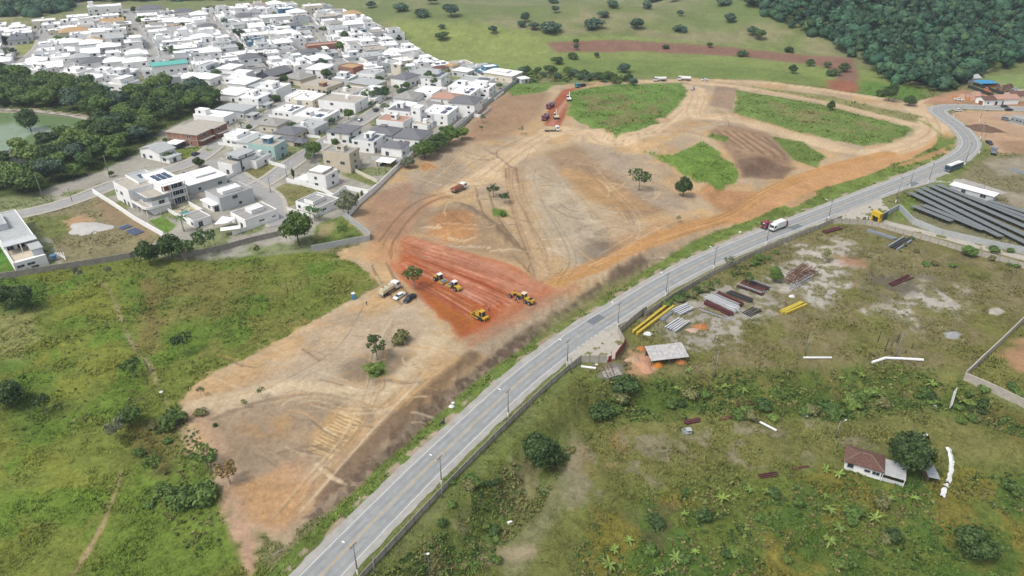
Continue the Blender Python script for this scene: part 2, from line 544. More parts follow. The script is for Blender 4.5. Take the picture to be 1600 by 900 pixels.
# --- left meadow
FIELD_L = [(-180, 476), (0, 440), (40, 428), (205, 404), (330, 409), (487, 395), (530, 392), (600, 440), (545, 470), (400, 555), (282, 626), (300, 690), (352, 790), (385, 850), (430, 905), (395, 1010), (-300, 1200)]
area(FIELD_L, '#838f42', 1.2, 1.2, 1.0)
area([(160, 420), (330, 415), (480, 400), (590, 440), (400, 545), (270, 600), (230, 560)], '#8a874b', 4, 5, 1.0, 0.6, fade=(0.42, 0.62, 18, 9))
area([(200, 410), (480, 400), (595, 440), (420, 530), (250, 590), (180, 470)], '#6d8a35', 4, 5, 1.0, 0.85, fade=(0.5, 0.62, 14, 10))
area([(-100, 420), (160, 415), (240, 590), (190, 740), (110, 900), (-200, 1050), (-200, 480)], '#92953f', 4, 5, 1.0, 0.6, fade=(0.42, 0.64, 9, 11))
area([(-100, 420), (160, 415), (240, 590), (190, 740), (110, 900), (-200, 1050), (-200, 480)], '#749238', 3, 4, 1.0, 0.8, fade=(0.54, 0.66, 11, 12))
area([(230, 420), (400, 420), (390, 480), (270, 510), (230, 470)], '#8a804c', 6, 6, 0.9, 0.45)
area([(0, 470), (60, 480), (40, 560), (-30, 560)], '#a3a06a', 4, 4, 1.0, 0.7)
area([(0, 425), (90, 440), (70, 480), (0, 490)], '#5d8038', 3, 3, 1.0, 0.8)
area([(215, 690), (330, 700), (360, 800), (380, 880), (300, 920), (120, 920), (170, 840)], '#728d38', 3, 4, 1.0, 0.7)
area([(190, 660), (280, 660), (260, 730), (200, 720)], '#84774a', 3, 4, 0.9, 0.75)
area([(0, 560), (60, 600), (110, 640), (60, 690), (0, 680)], '#54732f', 4, 5, 1.0, 0.6)
strip([(160, 440), (176, 465), (190, 500), (205, 535), (232, 570), (245, 600), (262, 632)], 1.0, '#a89a74', 0.7, 1.0, 0.4, 0.75)
strip([(232, 440), (238, 500), (232, 545)], 5, '#8d774f', 2.5, 2, 0.7, 0.6)
strip([(265, 640), (290, 680), (300, 710)], 1.8, '#b7a180', 0.8, 0.8, 0.1, 0.8)
strip([(192, 735), (178, 775), (160, 820), (135, 865), (110, 905)], 0.9, '#b0996f', 0.5, 0.7, 0.2, 0.9)

# --- the building site
SITE = [(281, 630), (300, 604), (345, 578), (400, 552), (470, 512), (545, 472), (602, 443), (560, 415), (520, 395), (579, 378), (548, 340), (563, 319), (582, 303), (620, 268), (645, 248), (700, 216), (724, 199), (765, 160), (805, 138), (860, 134), (905, 130), (1000, 126), (1070, 122), (1180, 125), (1300, 140), (1400, 160), (1445, 158), (1480, 175), (1500, 200), (1480, 222), (1400, 258), (1290, 302), (1150, 350), (1050, 392), (940, 444), (880, 490), (830, 528), (770, 570), (700, 628), (620, 695), (560, 745), (500, 790), (455, 850), (430, 850), (385, 815), (352, 785), (325, 720), (300, 690)]
area(SITE, '#c9b08c', 0.8, 0.8, 0.0)
area(SITE, '#ad9c85', 4, 4, 0.0, 0.55, fade=(0.46, 0.62, 20, 14))
area(SITE, '#d0a970', 4, 4, 0.0, 0.65, fade=(0.5, 0.64, 16, 15))
# lower lobe
area([(300, 640), (400, 590), (560, 500), (640, 470), (690, 510), (640, 560), (540, 600), (420, 640), (330, 660)], '#c2b095', 4, 4, 0.0, 0.8)
area([(330, 655), (420, 622), (540, 618), (575, 640), (560, 690), (500, 730), (420, 740), (350, 730)], '#a48f74', 2.5, 2.5, 0.0, 0.85)
area([(360, 660), (420, 640), (460, 650), (450, 690), (380, 690)], '#b68f5d', 3, 3, 0.0, 0.6, fade=(0.4, 0.6, 7, 16))
area([(480, 690), (520, 640), (565, 640), (555, 700), (510, 715)], '#c29e68', 2.5, 2, 0.0, 0.8)
area([(380, 740), (470, 720), (500, 770), (460, 830), (410, 840), (360, 790)], '#c49a72', 3, 3, 0.0, 0.75)
area([(530, 570), (600, 545), (655, 555), (640, 585), (590, 600), (530, 595)], '#8f7d66', 2.5, 2, 0.1, 0.8)
strip([(300, 640), (340, 690), (360, 740), (375, 800), (400, 850)], 4.0, '#c0a184', 1.5, 1.5, 0.0, 0.7)
area([(352, 788), (395, 830), (405, 870), (395, 905), (380, 900), (372, 850), (350, 800)], '#c9a387', 1.2, 1.2, 0.0, 0.9)
for k in range(14):                                           # row of short blade cuts
    q = random.Random(k)
    x0, y0 = 481 + k * 4.0 + q.uniform(-2, 2), 702 - k * 4.3
    strip([(x0, y0), (x0 + q.uniform(26, 38), y0 + q.uniform(10, 16))], 0.6, '#dec08c', 0.25, 0.1, 0.0, 0.9, smooth=False)
    strip([(x0 - 1, y0 + 2), (x0 + q.uniform(24, 34), y0 + 15)], 0.4, '#9a7d57', 0.25, 0.1, 0.0, 0.7, smooth=False)
strip([(300, 634), (350, 622), (430, 606), (520, 610), (572, 626), (600, 612), (650, 565), (690, 530)], 5, '#d6c19c', 1.6, 1.0, 0.0, 0.8)
strip([(330, 655), (380, 636), (440, 620), (520, 618), (570, 634), (582, 660)], 1.2, '#8d7860', 0.8, 0.6, 0.0, 0.7)
area([(350, 745), (430, 735), (500, 745), (490, 790), (450, 840), (410, 838), (365, 790)], '#c79c68', 4, 4, 0.0, 0.7, fade=(0.42, 0.6, 6, 34))
# brown loose bank above the verge
BANK = [(470, 812), (520, 770), (575, 720), (640, 655), (700, 605), (760, 560), (820, 515), (860, 492), (935, 442), (948, 452), (880, 505), (840, 540), (770, 597), (700, 655), (625, 718), (560, 768), (505, 808)]
area(BANK, '#92806a', 1.2, 1.2, 0.05, 0.95, 0.45)
area(BANK, '#6c5a49', 0.8, 1.5, 0.0, 0.75, 0.4, fade=(0.46, 0.58, 1.8, 17))
strip([(500, 770), (560, 712), (610, 665), (660, 620), (700, 585), (740, 555)], 4.5, '#6e5743', 1.5, 1.6, 0.0, 0.75)
strip([(470, 800), (510, 745), (560, 690), (600, 650)], 2.2, '#c3a176', 0.8, 0.6, 0.0, 0.7)
# red clay platform
RED = [(588, 392), (600, 372), (622, 362), (650, 371), (700, 384), (760, 402), (812, 420), (852, 440), (868, 455), (838, 474), (800, 497), (760, 518), (715, 532), (706, 512), (685, 488), (655, 468), (632, 440), (606, 412)]
area(RED, '#c07850', 1.2, 1.0, 0.0, 0.95)
area([(630, 400), (700, 420), (770, 440), (800, 460), (770, 500), (722, 528), (706, 508), (680, 484), (655, 462), (640, 435)], '#b45f30', 2, 2, 0.0, 0.9)
area([(655, 450), (690, 452), (740, 480), (745, 505), (718, 524), (690, 490)], '#ab6429', 2, 2, 0.0, 0.85)
area([(640, 372), (700, 388), (800, 422), (855, 448), (820, 462), (740, 424), (660, 392)], '#cc8f70', 2, 1.5, 0.0, 0.7)
for k in range(64):
    rr = random.Random(k)
    t = rr.random()
    sx, sy, ex, ey = 618 + 26 * t, 366 + 76 * t, 856 - 110 * t, 446 + 62 * t
    u0, u1 = rr.uniform(-0.05, 0.45), rr.uniform(0.55, 1.0)
    x0, y0, x1, y1 = sx + (ex - sx) * u0, sy + (ey - sy) * u0, sx + (ex - sx) * u1, sy + (ey - sy) * u1
    strip([(x0, y0), ((x0 + x1) / 2, (y0 + y1) / 2 - rr.uniform(0, 2.5)), (x1, y1)], rr.uniform(0.3, 0.8), rr.choice(['#d99a7c', '#d08a66', '#a34c2a', '#9c4e2c', '#dba58a']), 0.3, 0.2, 0.0, 0.6)
area([(720, 530), (760, 514), (850, 462), (900, 440), (905, 448), (850, 482), (780, 525), (735, 545)], '#b58162', 2, 1.5, 0.0, 0.75)
# red lanes up the slope, and the freshly dug strip at the top
strip([(598, 402), (604, 375), (630, 340), (665, 312), (715, 296)], 11, '#cda070', 2, 1.0, 0.0, 0.9)
ruts([(596, 405), (602, 378), (628, 342), (662, 314), (712, 298)], 9, 16, ['#8d5f41', '#d3a679', '#a9683f'], 0.6, 0.7, 3)
area([(565, 330), (590, 300), (640, 285), (690, 330), (650, 362), (612, 375), (585, 378)], '#ae886b', 3, 3, 0.0, 0.8)
area([(640, 300), (700, 240), (730, 260), (690, 290), (640, 330)], '#a2917a', 3, 3, 0.0, 0.7)
area([(655, 258), (672, 254), (684, 262), (665, 268)], '#c08a4c', 1, 1, 0.0, 0.9)
area([(765, 162), (800, 140), (860, 145), (845, 180), (790, 215), (720, 225), (735, 195)], '#ab8a6a', 4, 3, 0.0, 0.9)
area([(785, 135), (820, 128), (866, 132), (850, 144), (800, 150)], '#7f9a4e', 1.5, 1, 1.0)
area([(905, 136), (880, 140), (858, 165), (850, 195), (872, 203), (884, 180), (895, 152)], '#b0613f', 1.2, 1.0, 0.0, 0.95)
strip([(905, 138), (878, 168), (858, 200)], 4, '#c58a74', 1.2, 0.6, 0.0, 0.7)
# haul roads, pale and packed
for path, w in (([(862, 205), (830, 225), (795, 248), (765, 272), (715, 298)], 10), ([(862, 205), (900, 205), (960, 222), (1010, 205), (1045, 190), (1075, 160), (1085, 140)], 11),
                ([(1070, 135), (1090, 150), (1085, 180), (1140, 185), (1240, 212), (1320, 235), (1370, 240)], 9), ([(1370, 243), (1430, 225), (1460, 205), (1450, 180), (1425, 165)], 12),
                ([(1085, 130), (1180, 138), (1300, 162), (1430, 195)], 6), ([(1425, 167), (1450, 158), (1500, 150)], 6), ([(1000, 127), (1070, 126), (1200, 130), (1400, 157)], 5)):
    strip(path, w * 1.25, '#dcc098', 1.2, 0.8, 0.0, 0.97)
    ruts(path, w, 9, ['#b9966a', '#e8d4b2', '#cfa97a'], 0.7, 0.5, len(path))
strip([(800, 265), (805, 300), (818, 345), (835, 390), (848, 430)], 9, '#b99a77', 2, 1, 0.0, 0.8)
ruts([(800, 262), (805, 300), (818, 345), (835, 390), (850, 430)], 9, 10, ['#8c7053', '#d1b48c', '#a4855f'], 0.5, 0.75, 5, 0.4)
strip([(725, 300), (770, 340), (800, 380), (835, 425)], 6, '#c4a477', 1.5, 1, 0.0, 0.6)
ruts([(760, 290), (770, 330), (800, 372), (835, 420)], 5, 6, ['#8a6d52', '#d5b98f'], 0.45, 0.7, 6, 0.4)
for path in ([(798, 262), (803, 300), (816, 345), (833, 390), (848, 430)], [(752, 292), (764, 330), (790, 366), (838, 424)], [(602, 380), (628, 344), (662, 316), (712, 300)], [(640, 472), (612, 448), (592, 412)]):
    for o_ in (-2.6, 2.6):
        strip(path, 0.9, '#8a6f53', 0.35, 0.3, 0.0, 0.8, off=o_)
# slopes between the haul roads
area([(650, 345), (690, 320), (735, 322), (790, 360), (830, 415), (760, 398), (690, 380), (645, 366)], '#a58c6d', 2.5, 2.5, 0.0, 0.85)
area([(680, 335), (735, 330), (745, 372), (700, 378), (670, 365)], '#b8834f', 3, 2.5, 0.0, 0.8)
area([(850, 240), (900, 225), (940, 240), (990, 290), (1045, 330), (980, 345), (900, 290)], '#a88a68', 3, 3, 0.0, 0.8)
area([(880, 265), (940, 275), (990, 310), (1020, 330), (960, 330), (900, 300)], '#c29a66', 3, 3, 0.0, 0.7)
area([(830, 275), (880, 290), (930, 340), (950, 400), (900, 420), (855, 390), (835, 330)], '#bfb096', 4, 4, 0.0, 0.8)
area([(900, 320), (940, 340), (960, 390), (930, 400), (905, 360)], '#8d7c69', 3, 3, 0.0, 0.6, fade=(0.4, 0.55, 5, 18))
area([(900, 225), (950, 228), (1040, 290), (1080, 330), (1050, 340), (990, 300), (930, 250)], '#b6a48c', 2.5, 2, 0.0, 0.7)
area([(960, 370), (1040, 345), (1100, 340), (1060, 375), (1000, 400), (950, 420)], '#b98f60', 3, 3, 0.0, 0.65)
area([(905, 385), (950, 372), (975, 390), (940, 415), (910, 410)], '#6f6052', 3, 3, 0.0, 0.55)
area([(1000, 380), (1060, 372), (1090, 380), (1040, 410), (970, 440), (950, 440)], '#b9a083', 3, 3, 0.0, 0.7)
area([(945, 440), (958, 420), (1000, 400), (1020, 404), (1005, 422), (960, 446)], '#73604f', 1.5, 1.5, 0.0, 0.85, 0.3)
area([(995, 180), (1040, 178), (1048, 190), (1010, 196)], '#cfa57c', 1, 1, 0.0, 0.9)
strip([(690, 300), (745, 280), (800, 290), (815, 340), (838, 390), (850, 430)], 6, '#d3b488', 2.5, 1.2, 0.0, 0.6)
strip([(870, 440), (950, 408), (1010, 380), (1080, 355), (1140, 338), (1200, 300), (1290, 265), (1390, 240)], 7.5, '#cb9654', 1.5, 0.8, 0.0, 0.9)
ruts([(850, 450), (950, 408), (1010, 380), (1080, 357), (1140, 338), (1200, 300), (1290, 265), (1390, 240)], 5.5, 12, ['#93693f', '#dbb079', '#c98e4f'], 0.5, 0.7, 8, 0.3)
area([(1090, 300), (1105, 285), (1180, 300), (1145, 335), (1120, 330)], '#c08c58', 2, 1.5, 0.0, 0.85)
area([(1140, 345), (1210, 300), (1320, 262), (1440, 232), (1480, 205), (1488, 215), (1440, 240), (1330, 285), (1230, 325), (1150, 352)], '#cf9a62', 2, 1.5, 0.0, 0.85)
for k in range(150):                                           # loose scraper marks over the whole slope
    rr = random.Random(100 + k)
    x0, y0 = rr.choice([(rr.uniform(830, 1060), rr.uniform(235, 420)), (rr.uniform(640, 800), rr.uniform(230, 400)), (rr.uniform(330, 680), rr.uniform(520, 740))])
    a, ln = rr.uniform(-0.3, 0.9), rr.uniform(25, 70)
    dx, dy = ln * math.cos(a), ln * 0.6 * math.sin(a)
    strip([(x0, y0), (x0 + dx / 2, y0 + dy / 2 + rr.uniform(-5, 5)), (x0 + dx, y0 + dy)], rr.uniform(0.3, 0.9), rr.choice(['#d9c29c', '#8f7a63', '#cfa970', '#7f6b56', '#e0cdb0']), 0.25, 0.15, None, rr.uniform(0.35, 0.8))
for k in range(46):                                           # arcs of turning machines
    rr = random.Random(300 + k)
    cx, cy = rr.choice([(900, 300), (940, 280), (720, 270), (560, 600), (860, 420), (890, 430), (600, 620), (660, 560), (480, 640), (1000, 300), (800, 240), (740, 330)])
    r0, a0 = rr.uniform(18, 60), rr.uniform(0, 6.28)
    strip([(cx + r0 * math.cos(a0 + q * 0.3), cy + 0.5 * r0 * math.sin(a0 + q * 0.3)) for q in range(5)], rr.uniform(0.35, 0.7), rr.choice(['#dcc49c', '#85705a', '#cda066']), 0.25, 0.15, None, rr.uniform(0.35, 0.75))
# haul traffic over the open dirt
for i, (path, spread, n) in enumerate((([(560, 480), (520, 540), (440, 590), (340, 625)], 16, 14), ([(640, 480), (610, 540), (600, 610), (560, 690), (500, 760), (450, 820)], 12, 14), ([(690, 520), (640, 600), (580, 640), (470, 625), (340, 640)], 8, 10), ([(700, 560), (640, 610), (590, 660), (520, 740), (470, 800)], 5, 10),
    ([(850, 440), (870, 400), (840, 340), (815, 280), (830, 230)], 16, 16), ([(850, 430), (930, 395), (1010, 350), (1060, 330)], 18, 14), ([(880, 250), (920, 300), (960, 350), (930, 400)], 26, 16), ([(690, 300), (740, 260), (800, 230), (850, 205)], 10, 12), ([(640, 310), (690, 270), (730, 230), (770, 190)], 16, 12), ([(590, 410), (600, 440), (640, 470)], 6, 8), ([(905, 140), (880, 165), (860, 200)], 7, 10), ([(1100, 150), (1140, 190), (1120, 215), (1060, 205), (960, 225)], 9, 12), ([(1140, 200), (1180, 215), (1230, 250), (1260, 270)], 12, 10))):
    ruts(path, spread, max(5, int(n * 0.55)), ['#9a8060', '#dcc7a2', '#c8a672', '#7d6a55', '#e3d2b4'], 0.45, 0.55, 40 + i, 0.5)
# grass islands left on the site
area([(889, 143), (960, 132), (1066, 129), (1076, 142), (1060, 165), (1040, 185), (1005, 203), (962, 214), (925, 200), (886, 179)], '#7c9a4c', 1.5, 2.5, 1.0)
area([(900, 150), (1050, 140), (1030, 180), (950, 205)], '#948d5e', 3, 3, 1.0, 0.8, fade=(0.48, 0.6, 8, 19))
area([(1118, 134), (1152, 138), (1145, 172), (1108, 165)], '#a08873', 1.5, 1.5, 0.1, 0.8)
area([(1152, 141), (1290, 165), (1425, 200), (1420, 212), (1395, 222), (1345, 228), (1240, 205), (1145, 176)], '#7f964f', 1.5, 2.5, 1.0)
area([(1200, 158), (1390, 195), (1390, 215), (1230, 195)], '#9a9163', 3, 3, 0.9, 0.75, fade=(0.48, 0.6, 8, 20))
area([(1130, 130), (1300, 150), (1440, 182), (1430, 192), (1300, 160), (1170, 136)], '#95975f', 1.5, 1.5, 0.8, 0.85)
area([(1003, 236), (1030, 238), (1050, 242), (1098, 222), (1112, 230), (1140, 252), (1155, 272), (1150, 284), (1122, 298), (1108, 290), (1080, 282), (1050, 262), (1025, 248)], '#7c9a45', 1.2, 2.0, 1.0)
area([(1105, 205), (1140, 195), (1200, 207), (1240, 240), (1235, 268), (1190, 276), (1150, 262), (1140, 240)], '#a5876a', 2, 1.5, 0.05, 0.9, 0.3)
for k in range(9):
    strip([(1118 + k * 7, 203 + k * 0.8), (1160 + k * 8.5, 232 + k * 2.2)], 1.3, ['#7f6149', '#bd9a74'][k % 2], 0.5, 0.4, 0.0, 0.7, smooth=False)
area([(1150, 250), (1185, 243), (1240, 262), (1225, 280), (1160, 276)], '#7d6452', 2, 2.5, 0.0, 0.85, 0.35)
area([(1205, 213), (1255, 222), (1290, 245), (1275, 262), (1240, 250)], '#7b9148', 1.2, 1.0, 0.95)
area([(1110, 208), (1140, 214), (1135, 222), (1105, 214)], '#7b9148', 1.0, 0.8, 0.9)
area([(768, 325), (790, 328), (795, 338), (770, 338)], '#73913f', 0.8, 0.6, 0.9)
area([(565, 572), (600, 565), (605, 585), (580, 592)], '#6f8a3f', 1.0, 0.8, 0.9)

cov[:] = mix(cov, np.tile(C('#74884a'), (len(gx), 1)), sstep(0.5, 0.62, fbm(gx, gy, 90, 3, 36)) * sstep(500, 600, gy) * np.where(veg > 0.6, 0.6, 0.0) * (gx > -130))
# --- verges of the road
verge = np.array(ROAD)
_d, _arc = np.full(gx.shape, 1e3), np.zeros(gx.shape)
_near = np.nonzero((gy < 520) & (gx > -140) & (gx < 520))[0]
_d[_near], _arc[_near] = seg_dist(gx[_near], gy[_near], ROAD, signed=True)
dn = _d + (N2 - 0.5) * 1.6
w = sstep(5.2, 5.8, dn) * (1 - sstep(8.6, 9.8, dn - (N1 - 0.5) * 4 - 5.5 * sstep(150, 260, _arc))) * (1 - sstep(395, 420, _arc))
idx = np.nonzero(w > 0)[0]
_blend(idx, w[idx], C('#7f9349'), 1.0, 0.25)
w2 = sstep(5.0, 5.5, dn) * (1 - sstep(6.6, 7.6, dn)) * sstep(0.52, 0.6, fbm(gx, gy, 3.0, 2, 21)) * (1 - sstep(395, 420, _arc))
idx = np.nonzero(w2 > 0)[0]
_blend(idx, w2[idx], C('#b7a58a'), 0.1, 0.2)
area([(830, 520), (905, 470), (935, 452), (1000, 424), (1010, 432), (950, 464), (900, 497), (845, 535)], '#8e8d58', 2, 2, 0.7, 0.7)
area([(1228, 318), (1270, 298), (1280, 303), (1235, 327)], '#c29a72', 1, 1, 0.0, 0.9)
area([(1390, 262), (1440, 243), (1490, 225), (1480, 238), (1420, 258)], '#c7946a', 1, 1, 0.0, 0.7)
area([(1430, 185), (1455, 195), (1490, 235), (1478, 235), (1470, 210)], '#83944f', 1.2, 1, 0.9, 0.8)

# --- right side: depot yard, bank, lower field
YARD = [(905, 575), (962, 560), (975, 520), (1000, 492), (1200, 390), (1300, 352), (1385, 352), (1480, 378), (1640, 420), (1640, 500), (1560, 545), (1505, 590), (1400, 568), (1150, 574), (1000, 592)]
FIELD_R = [(560, 935), (700, 795), (820, 672), (895, 590), (962, 560), (1000, 592), (1150, 574), (1400, 568), (1505, 590), (1700, 700), (2300, 1500), (500, 1500)]
area(FIELD_R, '#7c8146', 1.0, 0.8, 1.0)
area(YARD, '#8f8560', 1.0, 0.8, 0.7)
area(YARD, '#7e8144', 3, 3, 1.0, 0.8, fade=(0.5, 0.62, 12, 22))
area([(1010, 500), (1060, 470), (1130, 440), (1200, 450), (1230, 480), (1160, 510), (1140, 545), (1060, 545), (1030, 520)], '#b5aea4', 3, 3, 0.1, 0.8)
area([(1200, 420), (1290, 400), (1400, 440), (1480, 440), (1530, 470), (1470, 510), (1370, 520), (1290, 480), (1230, 470)], '#c4beb4', 4, 5, 0.05, 0.9, fade=(0.38, 0.56, 11, 23))
area([(1360, 420), (1480, 430), (1480, 460), (1400, 480), (1350, 450)], '#70695e', 4, 4, 0.1, 0.6, fade=(0.4, 0.6, 10, 24))
area([(1225, 380), (1320, 375), (1370, 390), (1300, 420), (1240, 430)], '#c6beb2', 4, 4, 0.1, 0.85, fade=(0.42, 0.56, 8, 25))
area(YARD, '#858150', 3, 3, 0.8, 0.75, fade=(0.5, 0.57, 2.4, 33))
area([(1360, 425), (1420, 430), (1440, 455), (1400, 470), (1350, 455)], '#635d52', 2.5, 3, 0.2, 0.75, fade=(0.42, 0.56, 5, 35))
area([(1310, 398), (1350, 402), (1350, 418), (1315, 414)], '#b5876a', 2, 2, 0.1, 0.7)
area([(1545, 482), (1560, 480), (1572, 487), (1560, 493), (1545, 490)], '#c4bcae', 0.5, 0.4, 0.0)
area([(1475, 520), (1490, 516), (1505, 522), (1495, 531), (1478, 528)], '#aeb2b0', 0.5, 0.5, 0.0)
area([(980, 585), (985, 550), (1018, 552), (1022, 575), (1010, 590)], '#c79a6f', 1.5, 1.2, 0.0, 0.9)
area([(1000, 555), (1018, 560), (1020, 580), (1008, 582)], '#cf9d82', 1, 0.8, 0.0, 0.8)
area([(935, 590), (948, 568), (975, 568), (975, 592)], '#8c8880', 1, 0.8, 0.0, 0.9)
area([(978, 615), (992, 610), (995, 640), (980, 638)], '#c18453', 0.8, 0.8, 0.0, 0.85)
area([(935, 600), (1000, 595), (1400, 572), (1500, 592), (1560, 640), (1480, 650), (1300, 655), (1150, 640), (1000, 655), (940, 640)], '#5f7835', 3, 3, 1.0, 0.75)
area([(1080, 590), (1300, 580), (1480, 600), (1470, 640), (1300, 640), (1100, 625)], '#8a8250', 3, 4, 1.0, 0.7, fade=(0.45, 0.6, 8, 26))
area([(880, 690), (1050, 660), (1300, 660), (1450, 640), (1640, 700), (1600, 720), (1350, 700), (1250, 720), (1050, 740), (900, 760)], '#8a8852', 3, 4, 0.9, 0.7)
area([(880, 690), (1250, 660), (1400, 690), (1300, 720), (1200, 720), (1000, 760), (900, 780)], '#a09680', 3, 4, 0.6, 0.65, fade=(0.5, 0.6, 5, 27))
area([(900, 680), (980, 675), (990, 720), (940, 750), (890, 740)], '#a08a62', 3, 3, 0.8, 0.6, fade=(0.42, 0.6, 6, 28))
strip([(905, 690), (890, 730), (870, 770), (850, 810), (820, 850), (800, 880)], 5, '#a5a085', 2.5, 2.5, 0.5, 0.4)
strip([(700, 880), (760, 875), (830, 860)], 3, '#b5a184', 1, 1, 0.2, 0.6)
area([(590, 905), (700, 800), (830, 670), (880, 680), (840, 780), (760, 850), (700, 910)], '#728243', 3, 3, 1.0, 0.8)
area([(600, 905), (720, 800), (850, 690), (860, 760), (760, 860), (690, 905)], '#979068', 3, 3, 1.0, 0.75, fade=(0.5, 0.62, 7, 29))
area([(930, 800), (1100, 760), (1300, 740), (1640, 730), (1700, 960), (880, 960)], '#70803a', 3, 4, 1.0, 0.8)
area([(930, 800), (1100, 760), (1300, 740), (1640, 730), (1700, 960), (880, 960)], '#8f8340', 3, 4, 1.0, 0.75, fade=(0.5, 0.62, 10, 30))
area([(930, 800), (1100, 760), (1300, 740), (1640, 730), (1700, 960), (880, 960)], '#567533', 3, 4, 1.0, 0.75, fade=(0.55, 0.66, 12, 31))
area([(930, 800), (1180, 790), (1300, 830), (1280, 960), (900, 960)], '#6d6048', 3, 4, 0.9, 0.55, fade=(0.52, 0.66, 9, 32))
area([(1540, 540), (1640, 480), (1640, 640), (1570, 615), (1515, 585)], '#85854b', 1, 1, 0.9)
area([(1565, 555), (1600, 530), (1640, 530), (1640, 590), (1590, 580)], '#bb8d6b', 2, 2, 0.0, 0.85)
area([(1510, 615), (1560, 630), (1640, 665), (1640, 720), (1560, 670), (1500, 640)], '#726a3c', 2, 2, 1.0, 0.8)
# solar field, bus lay-by and the works beyond the bend
area([(1385, 330), (1405, 318), (1450, 288), (1500, 285), (1560, 300), (1640, 320), (1640, 400), (1500, 365), (1420, 345)], '#8d8a68', 1.5, 1.5, 0.5)
area([(1385, 330), (1405, 316), (1450, 287), (1485, 284), (1490, 300), (1440, 310), (1430, 330), (1415, 345)], '#7f9548', 1.2, 1.2, 1.0, 0.9)
area([(1500, 275), (1545, 245), (1640, 240), (1640, 345), (1560, 315)], '#918767', 1.5, 1.5, 0.5, 0.9)
area([(1540, 255), (1600, 245), (1640, 250), (1640, 270), (1560, 275)], '#aaa08c', 2, 2, 0.1, 0.7)
area([(1560, 300), (1600, 300), (1640, 320), (1640, 350), (1580, 325)], '#b2a68f', 2, 2, 0.1, 0.7)
area([(1478, 180), (1500, 172), (1640, 176), (1640, 238), (1560, 240), (1530, 215), (1505, 195)], '#c9a684', 1.5, 1, 0.0, 0.95)
area([(1560, 180), (1640, 178), (1640, 200), (1580, 195)], '#b9b2a6', 2, 2, 0.0, 0.8)
area([(1493, 184), (1512, 195), (1545, 232), (1532, 232), (1515, 205)], '#8a9a55', 0.8, 0.6, 0.9)
area([(1555, 222), (1640, 218), (1640, 245), (1575, 240)], '#a58363', 2, 2, 0.1, 0.7)
area([(1395, 255), (1400, 240), (1530, 240), (1525, 262), (1500, 275)], '#8b9251', 1, 1, 0.9, 0.0)
area([(1460, 150), (1500, 140), (1560, 150), (1640, 152), (1640, 170), (1500, 165), (1440, 162)], '#bb8f6e', 1.5, 1.5, 0.0, 0.9)
area([(1520, 122), (1560, 118), (1640, 108), (1640, 150), (1560, 148), (1530, 135)], '#8fa561', 1.5, 1.5, 0.9, 0.9)
area([(1575, 140), (1640, 138), (1640, 148), (1590, 148)], '#cfc5b2', 1.5, 1, 0.0, 0.9)

cov[:] = mix(cov, np.clip((cov.mean(1)[:, None] + (cov - cov.mean(1)[:, None]) * 1.10) * 0.86, 0, 1), sstep(0.4, 0.8, veg) * (1 - sstep(420, 560, gy)))   # grass reads deeper than the soil between it
# fine relief of the covers
GZ2 = GZ.ravel() + np.where(veg > 0.5, (N3 - 0.5) * 0.30 + (N2 - 0.5) * 0.35, (N3 - 0.5) * 0.18) * (1 - sstep(300, 500, gy)) * np.where(np.abs(_d) < 6.5, 0.0, 1.0)
GZ2 = np.where(np.abs(_d) < 6.2, GZ2 - 0.03, GZ2)

def grid_mesh(name, xs, ys, zs, nr, nc):
    me = bpy.data.meshes.new(name)
    n = nr * nc
    me.vertices.add(n)
    me.vertices.foreach_set('co', np.stack([xs, ys, zs], 1).astype(np.float32).ravel())
    i = np.arange(nr - 1)[:, None] * nc + np.arange(nc - 1)[None, :]
    q = np.stack([i, i + 1, i + nc + 1, i + nc], -1).reshape(-1, 4)
    me.loops.add(q.size)
    me.loops.foreach_set('vertex_index', q.ravel().astype(np.int32))
    me.polygons.add(len(q))
    me.polygons.foreach_set('loop_start', np.arange(0, q.size, 4, dtype=np.int32))
    me.polygons.foreach_set('use_smooth', np.ones(len(q), bool))
    me.update(calc_edges=True)
    me.validate()
    return me

gme = grid_mesh('ground', gx, gy, GZ2, NR, NC)
at = gme.attributes.new('cover', 'FLOAT_COLOR', 'POINT')
at.data.foreach_set('color', np.concatenate([np.clip(cov, 0, 1), np.clip(veg, 0, 1)[:, None]], 1).astype(np.float32).ravel())

